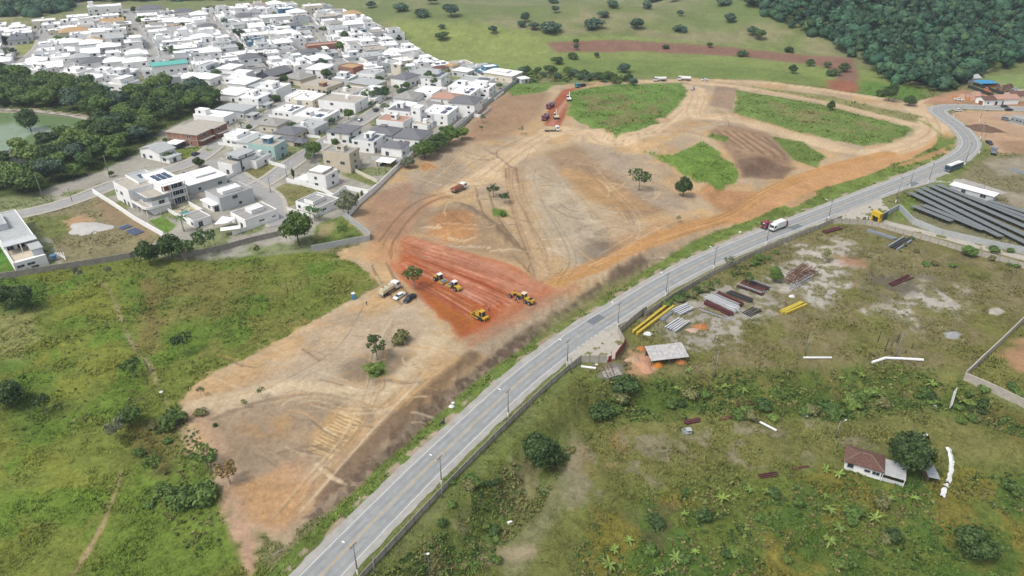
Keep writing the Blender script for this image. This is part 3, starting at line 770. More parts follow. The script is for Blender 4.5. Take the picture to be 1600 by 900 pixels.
def ground_material():
    m = bpy.data.materials.new('soil_and_grass')
    m.use_nodes = True
    n, l = m.node_tree.nodes, m.node_tree.links
    b = n['Principled BSDF']
    b.inputs['Roughness'].default_value = 0.95
    b.inputs['Specular IOR Level'].default_value = 0.1
    a = n.new('ShaderNodeAttribute')
    a.attribute_name = 'cover'
    tc = n.new('ShaderNodeTexCoord')
    def noise(scale, detail, dist=0.0, stretch=None):
        z = n.new('ShaderNodeTexNoise')
        z.inputs['Scale'].default_value = scale
        z.inputs['Detail'].default_value = detail
        z.inputs['Roughness'].default_value = 0.7
        z.inputs['Distortion'].default_value = dist
        l.new(tc.outputs['Object'], z.inputs['Vector'])
        return z
    def rng(sock, lo, hi, f0=0.3, f1=0.7):
        r = n.new('ShaderNodeMapRange')
        r.inputs['From Min'].default_value = f0
        r.inputs['From Max'].default_value = f1
        r.inputs['To Min'].default_value = lo
        r.inputs['To Max'].default_value = hi
        l.new(sock, r.inputs['Value'])
        return r.outputs['Result']
    soil = noise(0.9, 8.0, 0.6)
    grass = noise(0.55, 10.0, 1.6)
    big = noise(0.05, 4.0)
    fs = rng(soil.outputs['Fac'], 0.74, 1.2)
    fg = rng(grass.outputs['Fac'], 0.62, 1.35, 0.33, 0.68)
    mx = n.new('ShaderNodeMix')
    l.new(a.outputs['Alpha'], mx.inputs['Factor'])
    l.new(fs, mx.inputs['A'])
    l.new(fg, mx.inputs['B'])
    fb = rng(big.outputs['Fac'], 0.92, 1.08)
    mm = n.new('ShaderNodeMath')
    mm.operation = 'MULTIPLY'
    l.new(mx.outputs['Result'], mm.inputs[0])
    l.new(fb, mm.inputs[1])
    vm = n.new('ShaderNodeVectorMath')
    vm.operation = 'SCALE'
    l.new(a.outputs['Color'], vm.inputs[0])
    l.new(mm.outputs[0], vm.inputs['Scale'])
    l.new(vm.outputs[0], b.inputs['Base Color'])
    bp = n.new('ShaderNodeBump')
    bp.inputs['Strength'].default_value = 0.7
    bp.inputs['Distance'].default_value = 0.25
    l.new(grass.outputs['Fac'], bp.inputs['Height'])
    l.new(bp.outputs[0], b.inputs['Normal'])
    return m

gme.materials.append(ground_material())
ground = put('ground', gme)
tag(ground, kind='structure')
# ------------------------------------------------------------------ materials of built things
M_ASPH = mat('worn_asphalt', '#b9b6af', 0.9, 0.2, 0.35, bump=0.1)
M_LANE = mat('driven_asphalt', '#aaadac', 0.85, 0.2, 0.4, bump=0.1)
M_STREET = mat('street_asphalt', '#b2b1ad', 0.9, 0.14, 0.3)
M_WEAR = mat('darker_wheel_track', '#a0a3a3', 0.85, 0.22, 0.25)
M_PATCH = mat('fresh_asphalt_patch', '#7f868a', 0.9, 0.15, 2.0)
M_LINE = mat('white_road_paint', '#eef0ee', 0.7, 0.18, 1.2)
M_YEL = mat('yellow_road_paint', '#dcbd83', 0.7, 0.25, 1.2)
M_CONC = mat('concrete', '#c9c2b4', 0.9, 0.25, 0.9)
M_CONCP = mat('pale_concrete_paving', '#c7c0b3', 0.9, 0.16, 0.5)
M_CONCD = mat('dark_stained_concrete', '#aaa59b', 0.9, 0.3, 0.8)
M_KERB = mat('kerb_stone', '#c2beb4', 0.9, 0.2, 1.0)
M_WHITE = mat('white_render', '#f4f4f2', 0.8, 0.08, 0.4, k=0.82, rnd=0.05)
M_CREAM = mat('cream_render', '#e9e0cc', 0.8, 0.08, 0.4, k=0.7, rnd=0.05)
M_BEIGE = mat('beige_render', '#d9cdb6', 0.8, 0.1, 0.4, k=0.7)
M_PALE = mat('pale_grey_render', '#d6dadb', 0.8, 0.08, 0.4, k=0.7, rnd=0.06)
M_GREYW = mat('grey_render', '#a3aaae', 0.8, 0.1, 0.4)
M_BLUEW = mat('blue_render', '#6d9dbd', 0.8, 0.1, 0.4)
M_TEALW = mat('pale_teal_render', '#b5d3cc', 0.8, 0.08, 0.4, k=0.7)
M_TURQ = mat('turquoise_panels', '#6fc9bf', 0.7, 0.1, 0.4)
M_DARKW = mat('dark_charcoal_render', '#555a62', 0.8, 0.1, 0.4)
M_BRICK = mat('bare_red_brick', '#b98672', 0.95, 0.22, 1.2)
M_TIMBER = mat('timber_cladding', '#a0694a', 0.8, 0.25, 1.5)
M_RWHITE = mat('white_roof_coating', '#f4f4f2', 0.7, 0.1, 0.5, k=0.82)
M_RGREY = mat('grey_roof_slab', '#b0aea9', 0.9, 0.2, 0.6)
M_RDARK = mat('dark_grey_roof_tiles', '#838489', 0.85, 0.22, 1.2)
M_RPALE = mat('pale_fibre_cement_roof', '#c6cac9', 0.85, 0.16, 0.8)
M_RTAN = mat('tan_clay_tiles', '#cfae82', 0.9, 0.2, 1.2)
M_RRED = mat('weathered_red_clay_tiles', '#7f6156', 0.9, 0.45, 1.8)
M_RPINK = mat('pinkish_clay_tiles', '#c9a08d', 0.9, 0.2, 1.2)
M_GLASS = mat('dark_window_glass', '#3f4a54', 0.15, 0.15, 0.6)
M_FRAME = mat('window_frame', '#d5d8d8', 0.5, 0.05, 1.0)
M_SOLAR = mat('solar_cells', '#4c5a78', 0.25, 0.12, 1.0)
M_POOL = mat('pool_water', '#4fb3c4', 0.1, 0.1, 0.8)
M_STEEL = mat('galvanised_steel', '#a9b2b8', 0.5, 0.2, 1.0, metallic=0.3)
M_RUST = mat('rusty_steel', '#7c5348', 0.9, 0.35, 1.5)
M_MAROON = mat('maroon_primed_steel', '#6a3f40', 0.8, 0.25, 1.5)
M_YSTEEL = mat('yellow_painted_steel', '#d8bf4a', 0.7, 0.2, 1.0)
M_DSTEEL = mat('dark_steel', '#4b4a4c', 0.7, 0.25, 1.2)
M_POLE = mat('concrete_pole', '#9c9c98', 0.9, 0.18, 1.0)
M_REDP = mat('red_painted_metal', '#a8323a', 0.6, 0.2, 1.0)
M_BLACK = mat('black_rubber', '#303133', 0.9, 0.2, 2.0)
M_WOOD = mat('grey_timber', '#8a7563', 0.9, 0.3, 1.5)
M_SAND = mat('sand_heap', '#c9a98a', 0.95, 0.2, 0.8)
M_CLAY = mat('orange_clay_heap', '#c58250', 0.95, 0.2, 0.8)
M_EARTH = mat('dark_earth_heap', '#7b6353', 0.95, 0.3, 0.8)
M_TARP = mat('grey_white_tarpaulin', '#d2cfc9', 0.7, 0.14, 0.5, bump=0.4)

# ------------------------------------------------------------------ sheets draped along a path
def offset_line(line, o):
    a = np.array(line)[:, :2]
    t = np.gradient(a, axis=0)
    t /= np.linalg.norm(t, axis=1)[:, None] + 1e-9
    return a + np.stack([-t[:, 1], t[:, 0]], 1) * o

def ribbon(name, line, o0, o1, dz, material, parent=None, z=None, thick=0.0):
    a, b = offset_line(line, o0), offset_line(line, o1)
    za = hgt(a[:, 0], a[:, 1]) if z is None else np.full(len(a), z)
    zb = hgt(b[:, 0], b[:, 1]) if z is None else np.full(len(b), z)
    zz = np.maximum(za, zb) + dz
    mb = MB()
    n = len(a)
    vs = [(a[i, 0], a[i, 1], zz[i]) for i in range(n)] + [(b[i, 0], b[i, 1], zz[i]) for i in range(n)]
    fs = [(i + 1, i, n + i, n + i + 1) for i in range(n - 1)]
    if thick > 0:
        vs += [(a[i, 0], a[i, 1], zz[i] - thick) for i in range(n)] + [(b[i, 0], b[i, 1], zz[i] - thick) for i in range(n)]
        fs += [(i, i + 1, 2 * n + i + 1, 2 * n + i) for i in range(n - 1)] + [(n + i + 1, n + i, 3 * n + i, 3 * n + i + 1) for i in range(n - 1)]
        fs += [(0, 2 * n, 3 * n, n), (n - 1, 2 * n - 1, 4 * n - 1, 3 * n - 1)]
    mb.add(vs, fs)
    o = mb.build(name, material, parent)
    # sheets face up
    me = o.data
    if len(me.polygons) and me.polygons[0].normal.z < 0 and thick == 0:
        me.flip_normals()
    return o

def sheet(name, px, dz, material, parent=None, world=False, step=None):
    pts = px if world else PL(px)
    vs = [(p[0], p[1], float(hgt(p[0], p[1])) + dz) for p in pts]
    mb = MB()
    mb.add(vs, [tuple(range(len(vs)))])
    o = mb.build(name, material, parent)
    if o.data.polygons[0].normal.z < 0: o.data.flip_normals()
    return o

def cut(line, s0, s1):
    """piece of a polyline between two arc lengths"""
    a = np.array(line)[:, :2]
    s = np.concatenate([[0], np.cumsum(np.linalg.norm(np.diff(a, axis=0), axis=1))])
    q = np.unique(np.concatenate([[s0, s1], s[(s > s0) & (s < s1)]]))
    return [(np.interp(v, s, a[:, 0]), np.interp(v, s, a[:, 1])) for v in q]

def arc_of(line, px):
    p = P(*px)
    _, a = seg_dist(np.array([p.x]), np.array([p.y]), [tuple(q[:2]) for q in line])
    return float(a[0])

def ragged(line, o, amp, seed):
    """a path parallel to line whose distance wanders, like a crumbling asphalt edge"""
    a = np.array(cut(line, 0, 1e6) if False else line)[:, :2]
    s = np.concatenate([[0], np.cumsum(np.linalg.norm(np.diff(a, axis=0), axis=1))])
    q = np.arange(0, s[-1], 1.2)
    c = np.stack([np.interp(q, s, a[:, 0]), np.interp(q, s, a[:, 1])], 1)
    t = np.gradient(c, axis=0)
    t /= np.linalg.norm(t, axis=1)[:, None] + 1e-9
    w = o + amp * (fbm(q, q * 0 + seed, 3.0, 3, seed) - 0.5) * 2
    return c + np.stack([-t[:, 1], t[:, 0]], 1) * w[:, None]
_ra, _rb = ragged(ROAD, -5.3, 0.5, 3), ragged(ROAD, 5.6, 0.5, 5)
_n = len(_ra)
road = MB().add([(p[0], p[1], 0.06) for p in _ra] + [(p[0], p[1], 0.06) for p in _rb], [(i, i + 1, _n + i + 1, _n + i) for i in range(_n - 1)]).build('road', M_ASPH)
if road.data.polygons[0].normal.z < 0: road.data.flip_normals()
tag(road, kind='structure')
ribbon('driven_lanes', ROAD, -3.62, 3.62, 0.066, M_LANE, road, z=0.0)
for _o in (-2.6, -1.0, 1.0, 2.6): ribbon('tyre_wear', ROAD, _o - 0.3, _o + 0.3, 0.068, M_WEAR, road, z=0.0)
s_gate0, s_gate1 = arc_of(ROAD, (880, 543)), arc_of(ROAD, (925, 512))
s_ent0, s_ent1 = arc_of(ROAD, (1295, 329)), arc_of(ROAD, (1365, 302))
s_lay0, s_lay1 = arc_of(ROAD, (1400, 289)), arc_of(ROAD, (1500, 244))
s_end = arc_of(ROAD, (1600, 171))
ribbon('edge_line', cut(ROAD, 0, s_end), 3.42, 3.58, 0.07, M_LINE, road, z=0.0)
for a, b in ((0, s_gate0), (s_gate1, s_ent0), (s_ent1, s_lay0), (s_lay1, s_end)):
    ribbon('edge_line', cut(ROAD, a, b), -3.58, -3.42, 0.07, M_LINE, road, z=0.0)
for a, b in ((0, s_gate0 - 2), (s_gate1 + 4, s_end)):
    ribbon('centre_line', cut(ROAD, a, b), 0.07, 0.19, 0.07, M_YEL, road, z=0.0)
    ribbon('centre_line', cut(ROAD, a, b), -0.19, -0.07, 0.07, M_YEL, road, z=0.0)
s = s_gate0 - 2
while s < s_gate1 + 3:                                    # broken lines at the gate mouth
    ribbon('lane_dash', cut(ROAD, s, s + 1.0), -0.1, 0.1, 0.07, M_YEL, road, z=0.0)
    if s > s_gate0: ribbon('lane_dash', cut(ROAD, s, s + 0.7), -3.6, -3.4, 0.07, M_LINE, road, z=0.0)
    s += 2.2
for px, w in (((930, 499), 0), ((1246, 356), 0), ((1428, 288), 0)):
    s = arc_of(ROAD, px)
    lo, hi = ((0.4, 3.3) if px[0] < 1000 else (-3.2, -0.4) if px[0] < 1300 else (-5.2, -2.4))
    ribbon('asphalt_patch', cut(ROAD, s - 3, s + 3), lo, hi, 0.074, M_PATCH, road, z=0.0)

# concrete aprons and driveways
def struct_sheet(name, px, dz, material):
    return tag(sheet(name, px, dz, material), kind='structure')
struct_sheet('driveway', [(892, 572), (876, 556), (905, 534), (940, 512), (966, 500), (966, 516), (975, 534), (962, 560), (949, 563), (907, 563)], 0.045, M_CONCP)
struct_sheet('driveway', [(1270, 356), (1290, 340), (1340, 320), (1375, 307), (1380, 316), (1390, 328), (1370, 350), (1350, 350), (1300, 347)], 0.045, M_CONCP)
pl = smooth_line(PL([(1362, 342), (1400, 352), (1480, 372), (1560, 393), (1680, 424)]), 4)
tag(ribbon('driveway', pl, -2.2, 2.0, 0.09, M_CONCP, thick=0.2), kind='structure')
struct_sheet('side_street', [(1405, 298), (1440, 275), (1478, 262), (1480, 268), (1490, 278), (1530, 287), (1524, 294), (1480, 285), (1460, 285), (1430, 293)], 0.05, M_ASPH)
tag(ribbon('side_street', smooth_line(PL([(1500, 281), (1530, 290), (1570, 303)]), 3), -2.5, 2.5, 0.06, M_ASPH), kind='structure')

# estate streets with raised kerbs
STREETS = []
def street(px, w, kerb=True):
    line = smooth_line(PL(px), 5)
    STREETS.append((line, w))
    o = tag(ribbon('street', line, -w / 2, w / 2, 0.10, M_STREET), kind='structure')
    if kerb:
        for sgn in (-1, 1):
            a, b = sgn * w / 2, sgn * (w / 2 + 0.35)
            ribbon('kerb', line, min(a, b), max(a, b), 0.24, M_KERB, o, thick=0.5)
            a, b = sgn * (w / 2 + 0.37), sgn * (w / 2 + 1.9)
            ribbon('pavement', line, min(a, b), max(a, b), 0.22, M_CONCP, o, thick=0.5)
    return o
street([(-60, 357), (0, 342), (60, 329), (110, 315), (155, 298), (180, 288), (230, 274), (275, 262), (310, 248), (345, 222), (400, 190), (432, 172), (452, 155), (448, 142)], 7)
street([(330, 250), (352, 264), (385, 285), (405, 297), (425, 312), (432, 340), (438, 352)], 7)
street([(398, 293), (425, 278), (452, 258), (480, 240), (520, 215), (560, 192), (590, 172), (622, 155), (650, 140)], 7)
street([(200, 14), (216, 40), (232, 66), (250, 88), (268, 104)], 9)
street([(330, 26), (350, 48), (372, 66), (396, 84)], 8)
street([(476, 12), (490, 32), (505, 55), (520, 72), (535, 88)], 8)
street([(30, 112), (45, 92), (62, 76), (68, 60), (56, 46)], 8)

# ------------------------------------------------------------------ pond
pw = [(p[0], p[1]) for p in POND]
wm = bpy.data.materials.new('green_pond_water')
wm.use_nodes = True
_b = wm.node_tree.nodes['Principled BSDF']
_b.inputs['Base Color'].default_value = (*srgb('#86a06e', 0.55), 1)
_b.inputs['Roughness'].default_value = 0.12
_nz = wm.node_tree.nodes.new('ShaderNodeTexNoise')
_nz.inputs['Scale'].default_value = 0.6
_bp = wm.node_tree.nodes.new('ShaderNodeBump')
_bp.inputs['Strength'].default_value = 0.06
wm.node_tree.links.new(_nz.outputs['Fac'], _bp.inputs['Height'])
wm.node_tree.links.new(_bp.outputs[0], _b.inputs['Normal'])
_pc = np.mean(np.array(pw), axis=0)
_mb = MB()
_mb.add([(_pc[0] + (p[0] - _pc[0]) * 1.02, _pc[1] + (p[1] - _pc[1]) * 1.02, -0.45) for p in pw], [tuple(range(len(pw)))])
o = _mb.build('water', wm)
if o.data.polygons[0].normal.z < 0: o.data.flip_normals()
tag(o, kind='structure')
pl = smooth_line(PL([(-60, 171), (0, 172), (50, 174), (100, 180), (140, 187)]), 4)
tag(ribbon('path', pl, -1.3, 1.3, 0.15, M_CONCP, thick=0.3), kind='structure')

# ------------------------------------------------------------------ walls made of precast panels between posts
def panel_wall(name, px, h, label, material=None, post=None, bay=3.0, world=None, capping=False, cat='wall', group=None):
    pts = world if world is not None else PL(px)
    root = empty(name, G(*pts[0]))
    tag(root, label, cat, group)
    ox, oy, oz = root.location
    material = material or M_CONC
    post = post or M_CONCD
    for (ax, ay), (bx, by) in zip(pts[:-1], pts[1:]):
        L = math.hypot(bx - ax, by - ay)
        n = max(1, int(round(L / bay)))
        ang = math.atan2(by - ay, bx - ax)
        for k in range(n):
            t0, t1 = k / n, (k + 1) / n
            x0, y0, x1, y1 = ax + (bx - ax) * t0, ay + (by - ay) * t0, ax + (bx - ax) * t1, ay + (by - ay) * t1
            z = min(float(hgt(x0, y0)), float(hgt(x1, y1)))
            zt = max(float(hgt(x0, y0)), float(hgt(x1, y1)))
            l = math.hypot(x1 - x0, y1 - y0)
            MB().box(0.1, l - 0.1, -0.06, 0.06, -0.4, h + (zt - z) + random.uniform(-0.03, 0.03)).build('panel', material, root, (x0 - ox, y0 - oy, z - oz), ang)
            pm = MB().box(-0.1, 0.1, -0.12, 0.12, -0.4, h + (zt - z) + 0.12)
            if capping: pm.box(-0.13, 0.13, -0.15, 0.15, h + (zt - z) + 0.12, h + (zt - z) + 0.2)
            pm.build('post', post, root, (x0 - ox, y0 - oy, z - oz), ang)
    return root

def solid_wall(name, px, h, th, label, material, world=None, cat='wall', group=None):
    pts = world if world is not None else PL(px)
    mb = MB()
    base = G(*pts[0])
    for i, ((ax, ay), (bx, by)) in enumerate(zip(pts[:-1], pts[1:])):
        n = max(1, int(math.hypot(bx - ax, by - ay) / 8))
        for k in range(n):
            x0, y0 = ax + (bx - ax) * k / n, ay + (by - ay) * k / n
            x1, y1 = ax + (bx - ax) * (k + 1) / n, ay + (by - ay) * (k + 1) / n
            z0, z1 = float(hgt(x0, y0)), float(hgt(x1, y1))
            d = Vector((x1 - x0, y1 - y0, 0)).normalized()
            sd = Vector((-d.y, d.x, 0)) * th / 2
            p0, p1 = Vector((x0, y0, 0)) - base, Vector((x1, y1, 0)) - base
            p0.z = p1.z = 0
            vs = []
            for dzz in (-0.5, h):
                vs += [p0 - sd + Vector((0, 0, z0 + dzz - base.z)), p1 - sd + Vector((0, 0, z1 + dzz - base.z)), p1 + sd + Vector((0, 0, z1 + dzz - base.z)), p0 + sd + Vector((0, 0, z0 + dzz - base.z))]
            mb.add(vs, [(0, 3, 2, 1), (4, 5, 6, 7), (0, 1, 5, 4), (1, 2, 6, 5), (2, 3, 7, 6), (3, 0, 4, 7)])
    o = mb.build(name, material, None, base)
    return tag(o, label, cat, group)

W1 = [tuple(q) for q in offset_line(cut(ROAD, 0, arc_of(ROAD, (880, 543)) - 3), -7.6)[::3]]
W1.append(P(892, 578)[:2])
panel_wall('roadside_wall', None, 1.9, 'long concrete panel wall beside the road, lower part up to the red gate', world=W1)
panel_wall('roadside_wall', [(892, 578), (907, 566), (949, 566)], 2.4, 'concrete panel wall bending in towards the red gate from below', bay=2.5)
panel_wall('roadside_wall', [(975, 540), (966, 523), (1003, 492), (1010, 488)], 2.4, 'concrete panel wall bending out from the red gate to the road', bay=2.5)
W2 = [tuple(q) for q in offset_line(cut(ROAD, arc_of(ROAD, (975, 480)), arc_of(ROAD, (1290, 332))), -8.0)[::4]]
panel_wall('roadside_wall', None, 1.9, 'long concrete panel wall beside the road above the yellow beams', world=W2)
panel_wall('yard_wall', [(1290, 348), (1352, 351), (1372, 355), (1480, 386), (1560, 408), (1680, 442)], 2.0, 'grey panel wall between the depot yard and the paved driveway')
solid_wall('boundary_wall', [(1640, 478), (1598, 503), (1560, 540), (1507, 590)], 2.2, 0.3, 'long grey block wall running down the right edge to a corner', M_CONC)
solid_wall('boundary_wall', [(1505, 593), (1545, 610), (1600, 637), (1680, 680)], 2.4, 0.3, 'stained grey block wall running right from the corner above the lower field', M_CONC)
solid_wall('solar_field_wall', [(1373, 345), (1403, 328), (1408, 332), (1425, 350), (1470, 368), (1540, 384), (1680, 415)], 2.6, 0.3, 'smooth pale curved wall around the solar field', M_RPALE)
solid_wall('estate_wall', [(-60, 445), (50, 428), (205, 403), (210, 400)], 2.2, 0.25, 'grey block wall at the foot of the empty lot with the tarpaulin', M_CONCD)
solid_wall('estate_wall', [(285, 404), (340, 393), (400, 377), (440, 368)], 2.2, 0.25, 'grey block wall behind the meadow below the low white house', M_CONCD)
solid_wall('estate_wall', [(487, 393), (578, 376), (579, 371), (536, 336)], 2.4, 0.25, 'pale block wall around the walled lawn beside the big round tree', M_RPALE)
solid_wall('estate_wall', [(546, 338), (563, 319), (582, 303), (618, 268), (642, 248), (668, 228)], 2.6, 0.25, 'pale estate wall along the lower end of the cleared slope', M_WHITE)
solid_wall('estate_wall', [(668, 228), (700, 214), (722, 199), (745, 177), (775, 153), (812, 126)], 2.6, 0.25, 'grey estate wall along the upper end of the cleared slope', M_RPALE)
solid_wall('lot_wall', [(146, 302), (165, 314), (213, 346), (257, 371)], 2.2, 0.25, 'white lot wall running down between the empty lot and the terrace house', M_WHITE)
solid_wall('lot_wall', [(45, 417), (0, 374), (-40, 340)], 2.0, 0.3, 'brick lot wall along the left side of the unfinished house', M_BRICK)
solid_wall('lot_wall', [(352, 283), (405, 252), (448, 264)], 1.8, 0.2, 'white wall behind the dry lawn at the street corner', M_WHITE)
solid_wall('lot_wall', [(448, 284), (505, 299), (522, 310)], 2.0, 0.2, 'white wall behind the dry lawn next to the palm garden', M_WHITE)
solid_wall('lot_wall', [(512, 318), (540, 296), (575, 303), (592, 292)], 2.0, 0.2, 'white garden wall beside the grey shrub tree', M_WHITE)
solid_wall('lot_wall', [(590, 286), (540, 262), (525, 272)], 1.6, 0.2, 'cream wall around the narrow lawn under the tall beige house', M_CREAM)

# red gate
def red_gate():
    a, b = P(961, 563), P(977, 541)
    root = empty('sliding_gate', a, math.atan2(b.y - a.y, b.x - a.x))
    tag(root, 'red sheet metal sliding gate with rear braces in the road wall', 'gate')
    L = math.hypot(b.x - a.x, b.y - a.y)
    MB().box(0, L, -0.05, 0.05, 0.1, 2.5).build('leaf', M_REDP, root)
    for k in range(9):
        x = L * (k + 0.5) / 9
        MB().bar((x, -0.06, 2.2), (x, -1.1, 0.05), 0.08, 0.08).bar((x, -0.06, 0.1), (x, -0.06, 2.5), 0.1, 0.1).build('brace', M_WOOD, root)
    g = tag(empty('pedestrian_gate', P(950, 566)), 'small red pedestrian gate at the end of the concrete wall', 'gate')
    h = heading((949, 566), (961, 563))
    g.rotation_euler.z = h
    MB().box(0, 0.9, -0.04, 0.04, 0.1, 2.0).build('leaf', M_REDP, g)
    MB().box(0.98, 1.1, -0.08, 0.08, 0, 2.3).build('post', M_REDP, g)
red_gate()

# ------------------------------------------------------------------ poles
def lamp_pole(px, h, label, arm_dir=None, base=True, cross=True, group='light poles along the road', material=None):
    loc = P(*px)
    root = empty('light_pole', loc, arm_dir if arm_dir is not None else 0)
    tag(root, label, 'light pole', group)
    m = material or M_POLE
    MB().tube((0, 0, -0.3), (0, 0, h), 0.17, 0.10, 8).build('shaft', m, root, smooth=True)
    if base: MB().tube((0, 0, 0), (0, 0, 1.5), 0.185, 0.18, 8).build('white_band', M_WHITE, root)
    if arm_dir is not None:
        MB().tube((0, 0, h - 1.6), (1.6, 0, h - 0.9), 0.05, 0.04, 6).tube((1.6, 0, h - 0.9), (2.4, 0, h - 0.85), 0.04, 0.04, 6).build('lamp_arm', M_STEEL, root)
        MB().frus((2.2, 2.95, -0.13, 0.13), h - 0.98, (2.25, 2.9, -0.1, 0.1), h - 0.82).build('lamp_head', M_WHITE, root)
    if cross:
        MB().box(-0.06, 0.06, -0.9, 0.9, h - 0.45, h - 0.33).tube((0, -0.75, h - 0.33), (0, -0.75, h - 0.15), 0.05, 0.05, 5).tube((0, 0.75, h - 0.33), (0, 0.75, h - 0.15), 0.05, 0.05, 5).build('crossarm', M_WOOD, root)
    return root
_road_h = lambda px: heading(px, (px[0] + 6, px[1] - 4))
POLES = [((559, 897), 'nearest light pole beside the road, at the bottom edge'), ((690, 757), 'second light pole beside the road counting from the bottom'), ((794, 651), 'third light pole beside the road counting from the bottom'),
         ((886, 571), 'light pole just before the driveway of the red gate'), ((965, 511), 'light pole at the wall corner just after the red gate'), ((1040, 462), 'light pole beside the road above the yellow beams'),
         ((1115, 420), 'light pole beside the road near the small roadside tree'), ((1197, 382), 'light pole on the road edge by the garbage truck'), ((1294, 343), 'light pole beside the road at the yellow gatehouse driveway')]
for px, lb in POLES:
    s = arc_of(ROAD, px)
    q = cut(ROAD, s - 0.5, s + 0.5)
    a = math.atan2(q[-1][1] - q[0][1], q[-1][0] - q[0][0]) + math.pi / 2
    lamp_pole(px, 8.6, lb, a)
for px, h, lb in (((1399, 317), 11.5, 'tall pole beside the road at the corner of the solar field'), ((1421, 292), 9, 'slim pole standing by the dark road patch near the solar field'), ((1450, 286), 9.5, 'pole at the mouth of the side street below the bus'), ((1507, 258), 11, 'tall pole on the right kerb just beyond the bus'),
                  ((1530, 240), 10, 'pole on the outside of the road bend'), ((1530, 190), 9, 'pole beside the road beyond the parked white car'), ((1490, 182), 8, 'pole on the inside of the far road bend'), ((1534, 305), 8, 'leaning pole beside the white roofed shelter'), ((1531, 217), 9, 'slim pole on the cleared ground past the bend')):
    lamp_pole(px, h, lb, None, True, True)
for px, h, lb in (((68, 311), 11, 'white concrete pole beside the wood at the estate street'), ((172, 278), 11, 'thin pole at the wood edge behind the terrace house'), ((113, 315), 6, 'short white pole on the kerb of the empty lot'), ((423, 301), 8, 'street lamp pole at the corner of the dry lawn'), ((449, 280), 8, 'street lamp pole beside the narrow cypress'), ((370, 219), 8, 'pole on the kerb across from the brick house'), ((412, 178), 8, 'pole on the kerb near the parked white car of the estate'), ((556, 164), 9, 'dark pole on the estate street by the hedge'), ((615, 168), 10, 'tall slim pole by the blue grey houses'), ((1305, 686), 6, 'lone lamp post with two heads in the field left of the tiled cottage'), ((1116, 590), 9, 'thin pole on the bank right of the corrugated shed'), ((1258, 556), 8, 'thin pole at the left end of the white pipe'), ((1399, 560), 9, 'thin pole behind the long white pipe')):
    lamp_pole(px, h, lb, 0.6 if 'lamp' in lb else None, False, 'lamp' not in lb, 'poles of the estate and the fields')
for px, h, lb in (((586, 897), 5.0, 'short concrete stub pole behind the wall at the bottom edge'), ((774, 692), 4.6, 'short concrete stub pole behind the wall near the round bush'), ((691, 778), 4.2, 'short concrete stub pole behind the second light pole'), ((892, 583), 5.2, 'short concrete stub pole behind the wall corner'), ((1043, 466), 3.6, 'short concrete stub pole behind the wall by the yellow beams'), ((199, 614 + 0), 0, '')):
    if h: lamp_pole(px, h, lb, None, False, False, 'stub poles behind the wall', M_POLE)
# solar floodlight standing low in the near field
fl = tag(empty('floodlight_post', P(671, 897), 0.4), 'thin white floodlight post in the grass at the bottom centre', 'light pole')
MB().tube((0, 0, 0), (0, 0, 6.0), 0.06, 0.05, 6).build('shaft', M_POLE, fl)
MB().box(-0.25, 0.3, -0.2, 0.2, 5.95, 6.12).build('lamp_head', M_WHITE, fl)
MB().bar((-0.2, 0, 6.0), (-1.2, 0, 6.5), 0.1, 0.04).build('bracket', M_STEEL, fl)
# ------------------------------------------------------------------ houses
WALLM = {'white': M_WHITE, 'cream': M_CREAM, 'beige': M_BEIGE, 'pale': M_PALE, 'grey': M_GREYW, 'blue': M_BLUEW, 'teal': M_TEALW, 'dark': M_DARKW, 'brick': M_BRICK, 'turq': M_TURQ}
ROOFM = {'white': M_RWHITE, 'grey': M_RGREY, 'dark': M_RDARK, 'pale': M_RPALE, 'tan': M_RTAN, 'red': M_RRED, 'pink': M_RPINK, 'turq': M_TURQ, 'conc': M_CONCP}
HOUSES = []      # footprints in plan, so that nothing is built twice

_WIN = {}
def window(parent, x, y, z, w, h, face, fine):
    """window on a wall: face 'x-' lies in the plane x=const looking to -x, and so on"""
    key = (round(w, 1), round(h, 1), fine)
    if key not in _WIN:
        p = MB().box(-w / 2, w / 2, -0.05, 0.02, 0, h).mesh('pane', M_GLASS)
        f = MB().box(-w / 2 - 0.12, -w / 2, -0.11, 0.02, -0.1, h + 0.1).box(w / 2, w / 2 + 0.12, -0.11, 0.02, -0.1, h + 0.1).box(-w / 2, w / 2, -0.11, 0.02, h, h + 0.1).box(-w / 2, w / 2, -0.15, 0.02, -0.1, 0)
        if w > 1.3: f.box(-0.04, 0.04, -0.08, -0.051, 0, h)
        _WIN[key] = (p, f.mesh('frame', M_FRAME))
    rz = {'y-': 0, 'x+': math.pi / 2, 'y+': math.pi, 'x-': -math.pi / 2}[face]
    o = put('window', _WIN[key][0], parent, (x, y, z), rz)
    if fine: put('frame', _WIN[key][1], o)
    return o

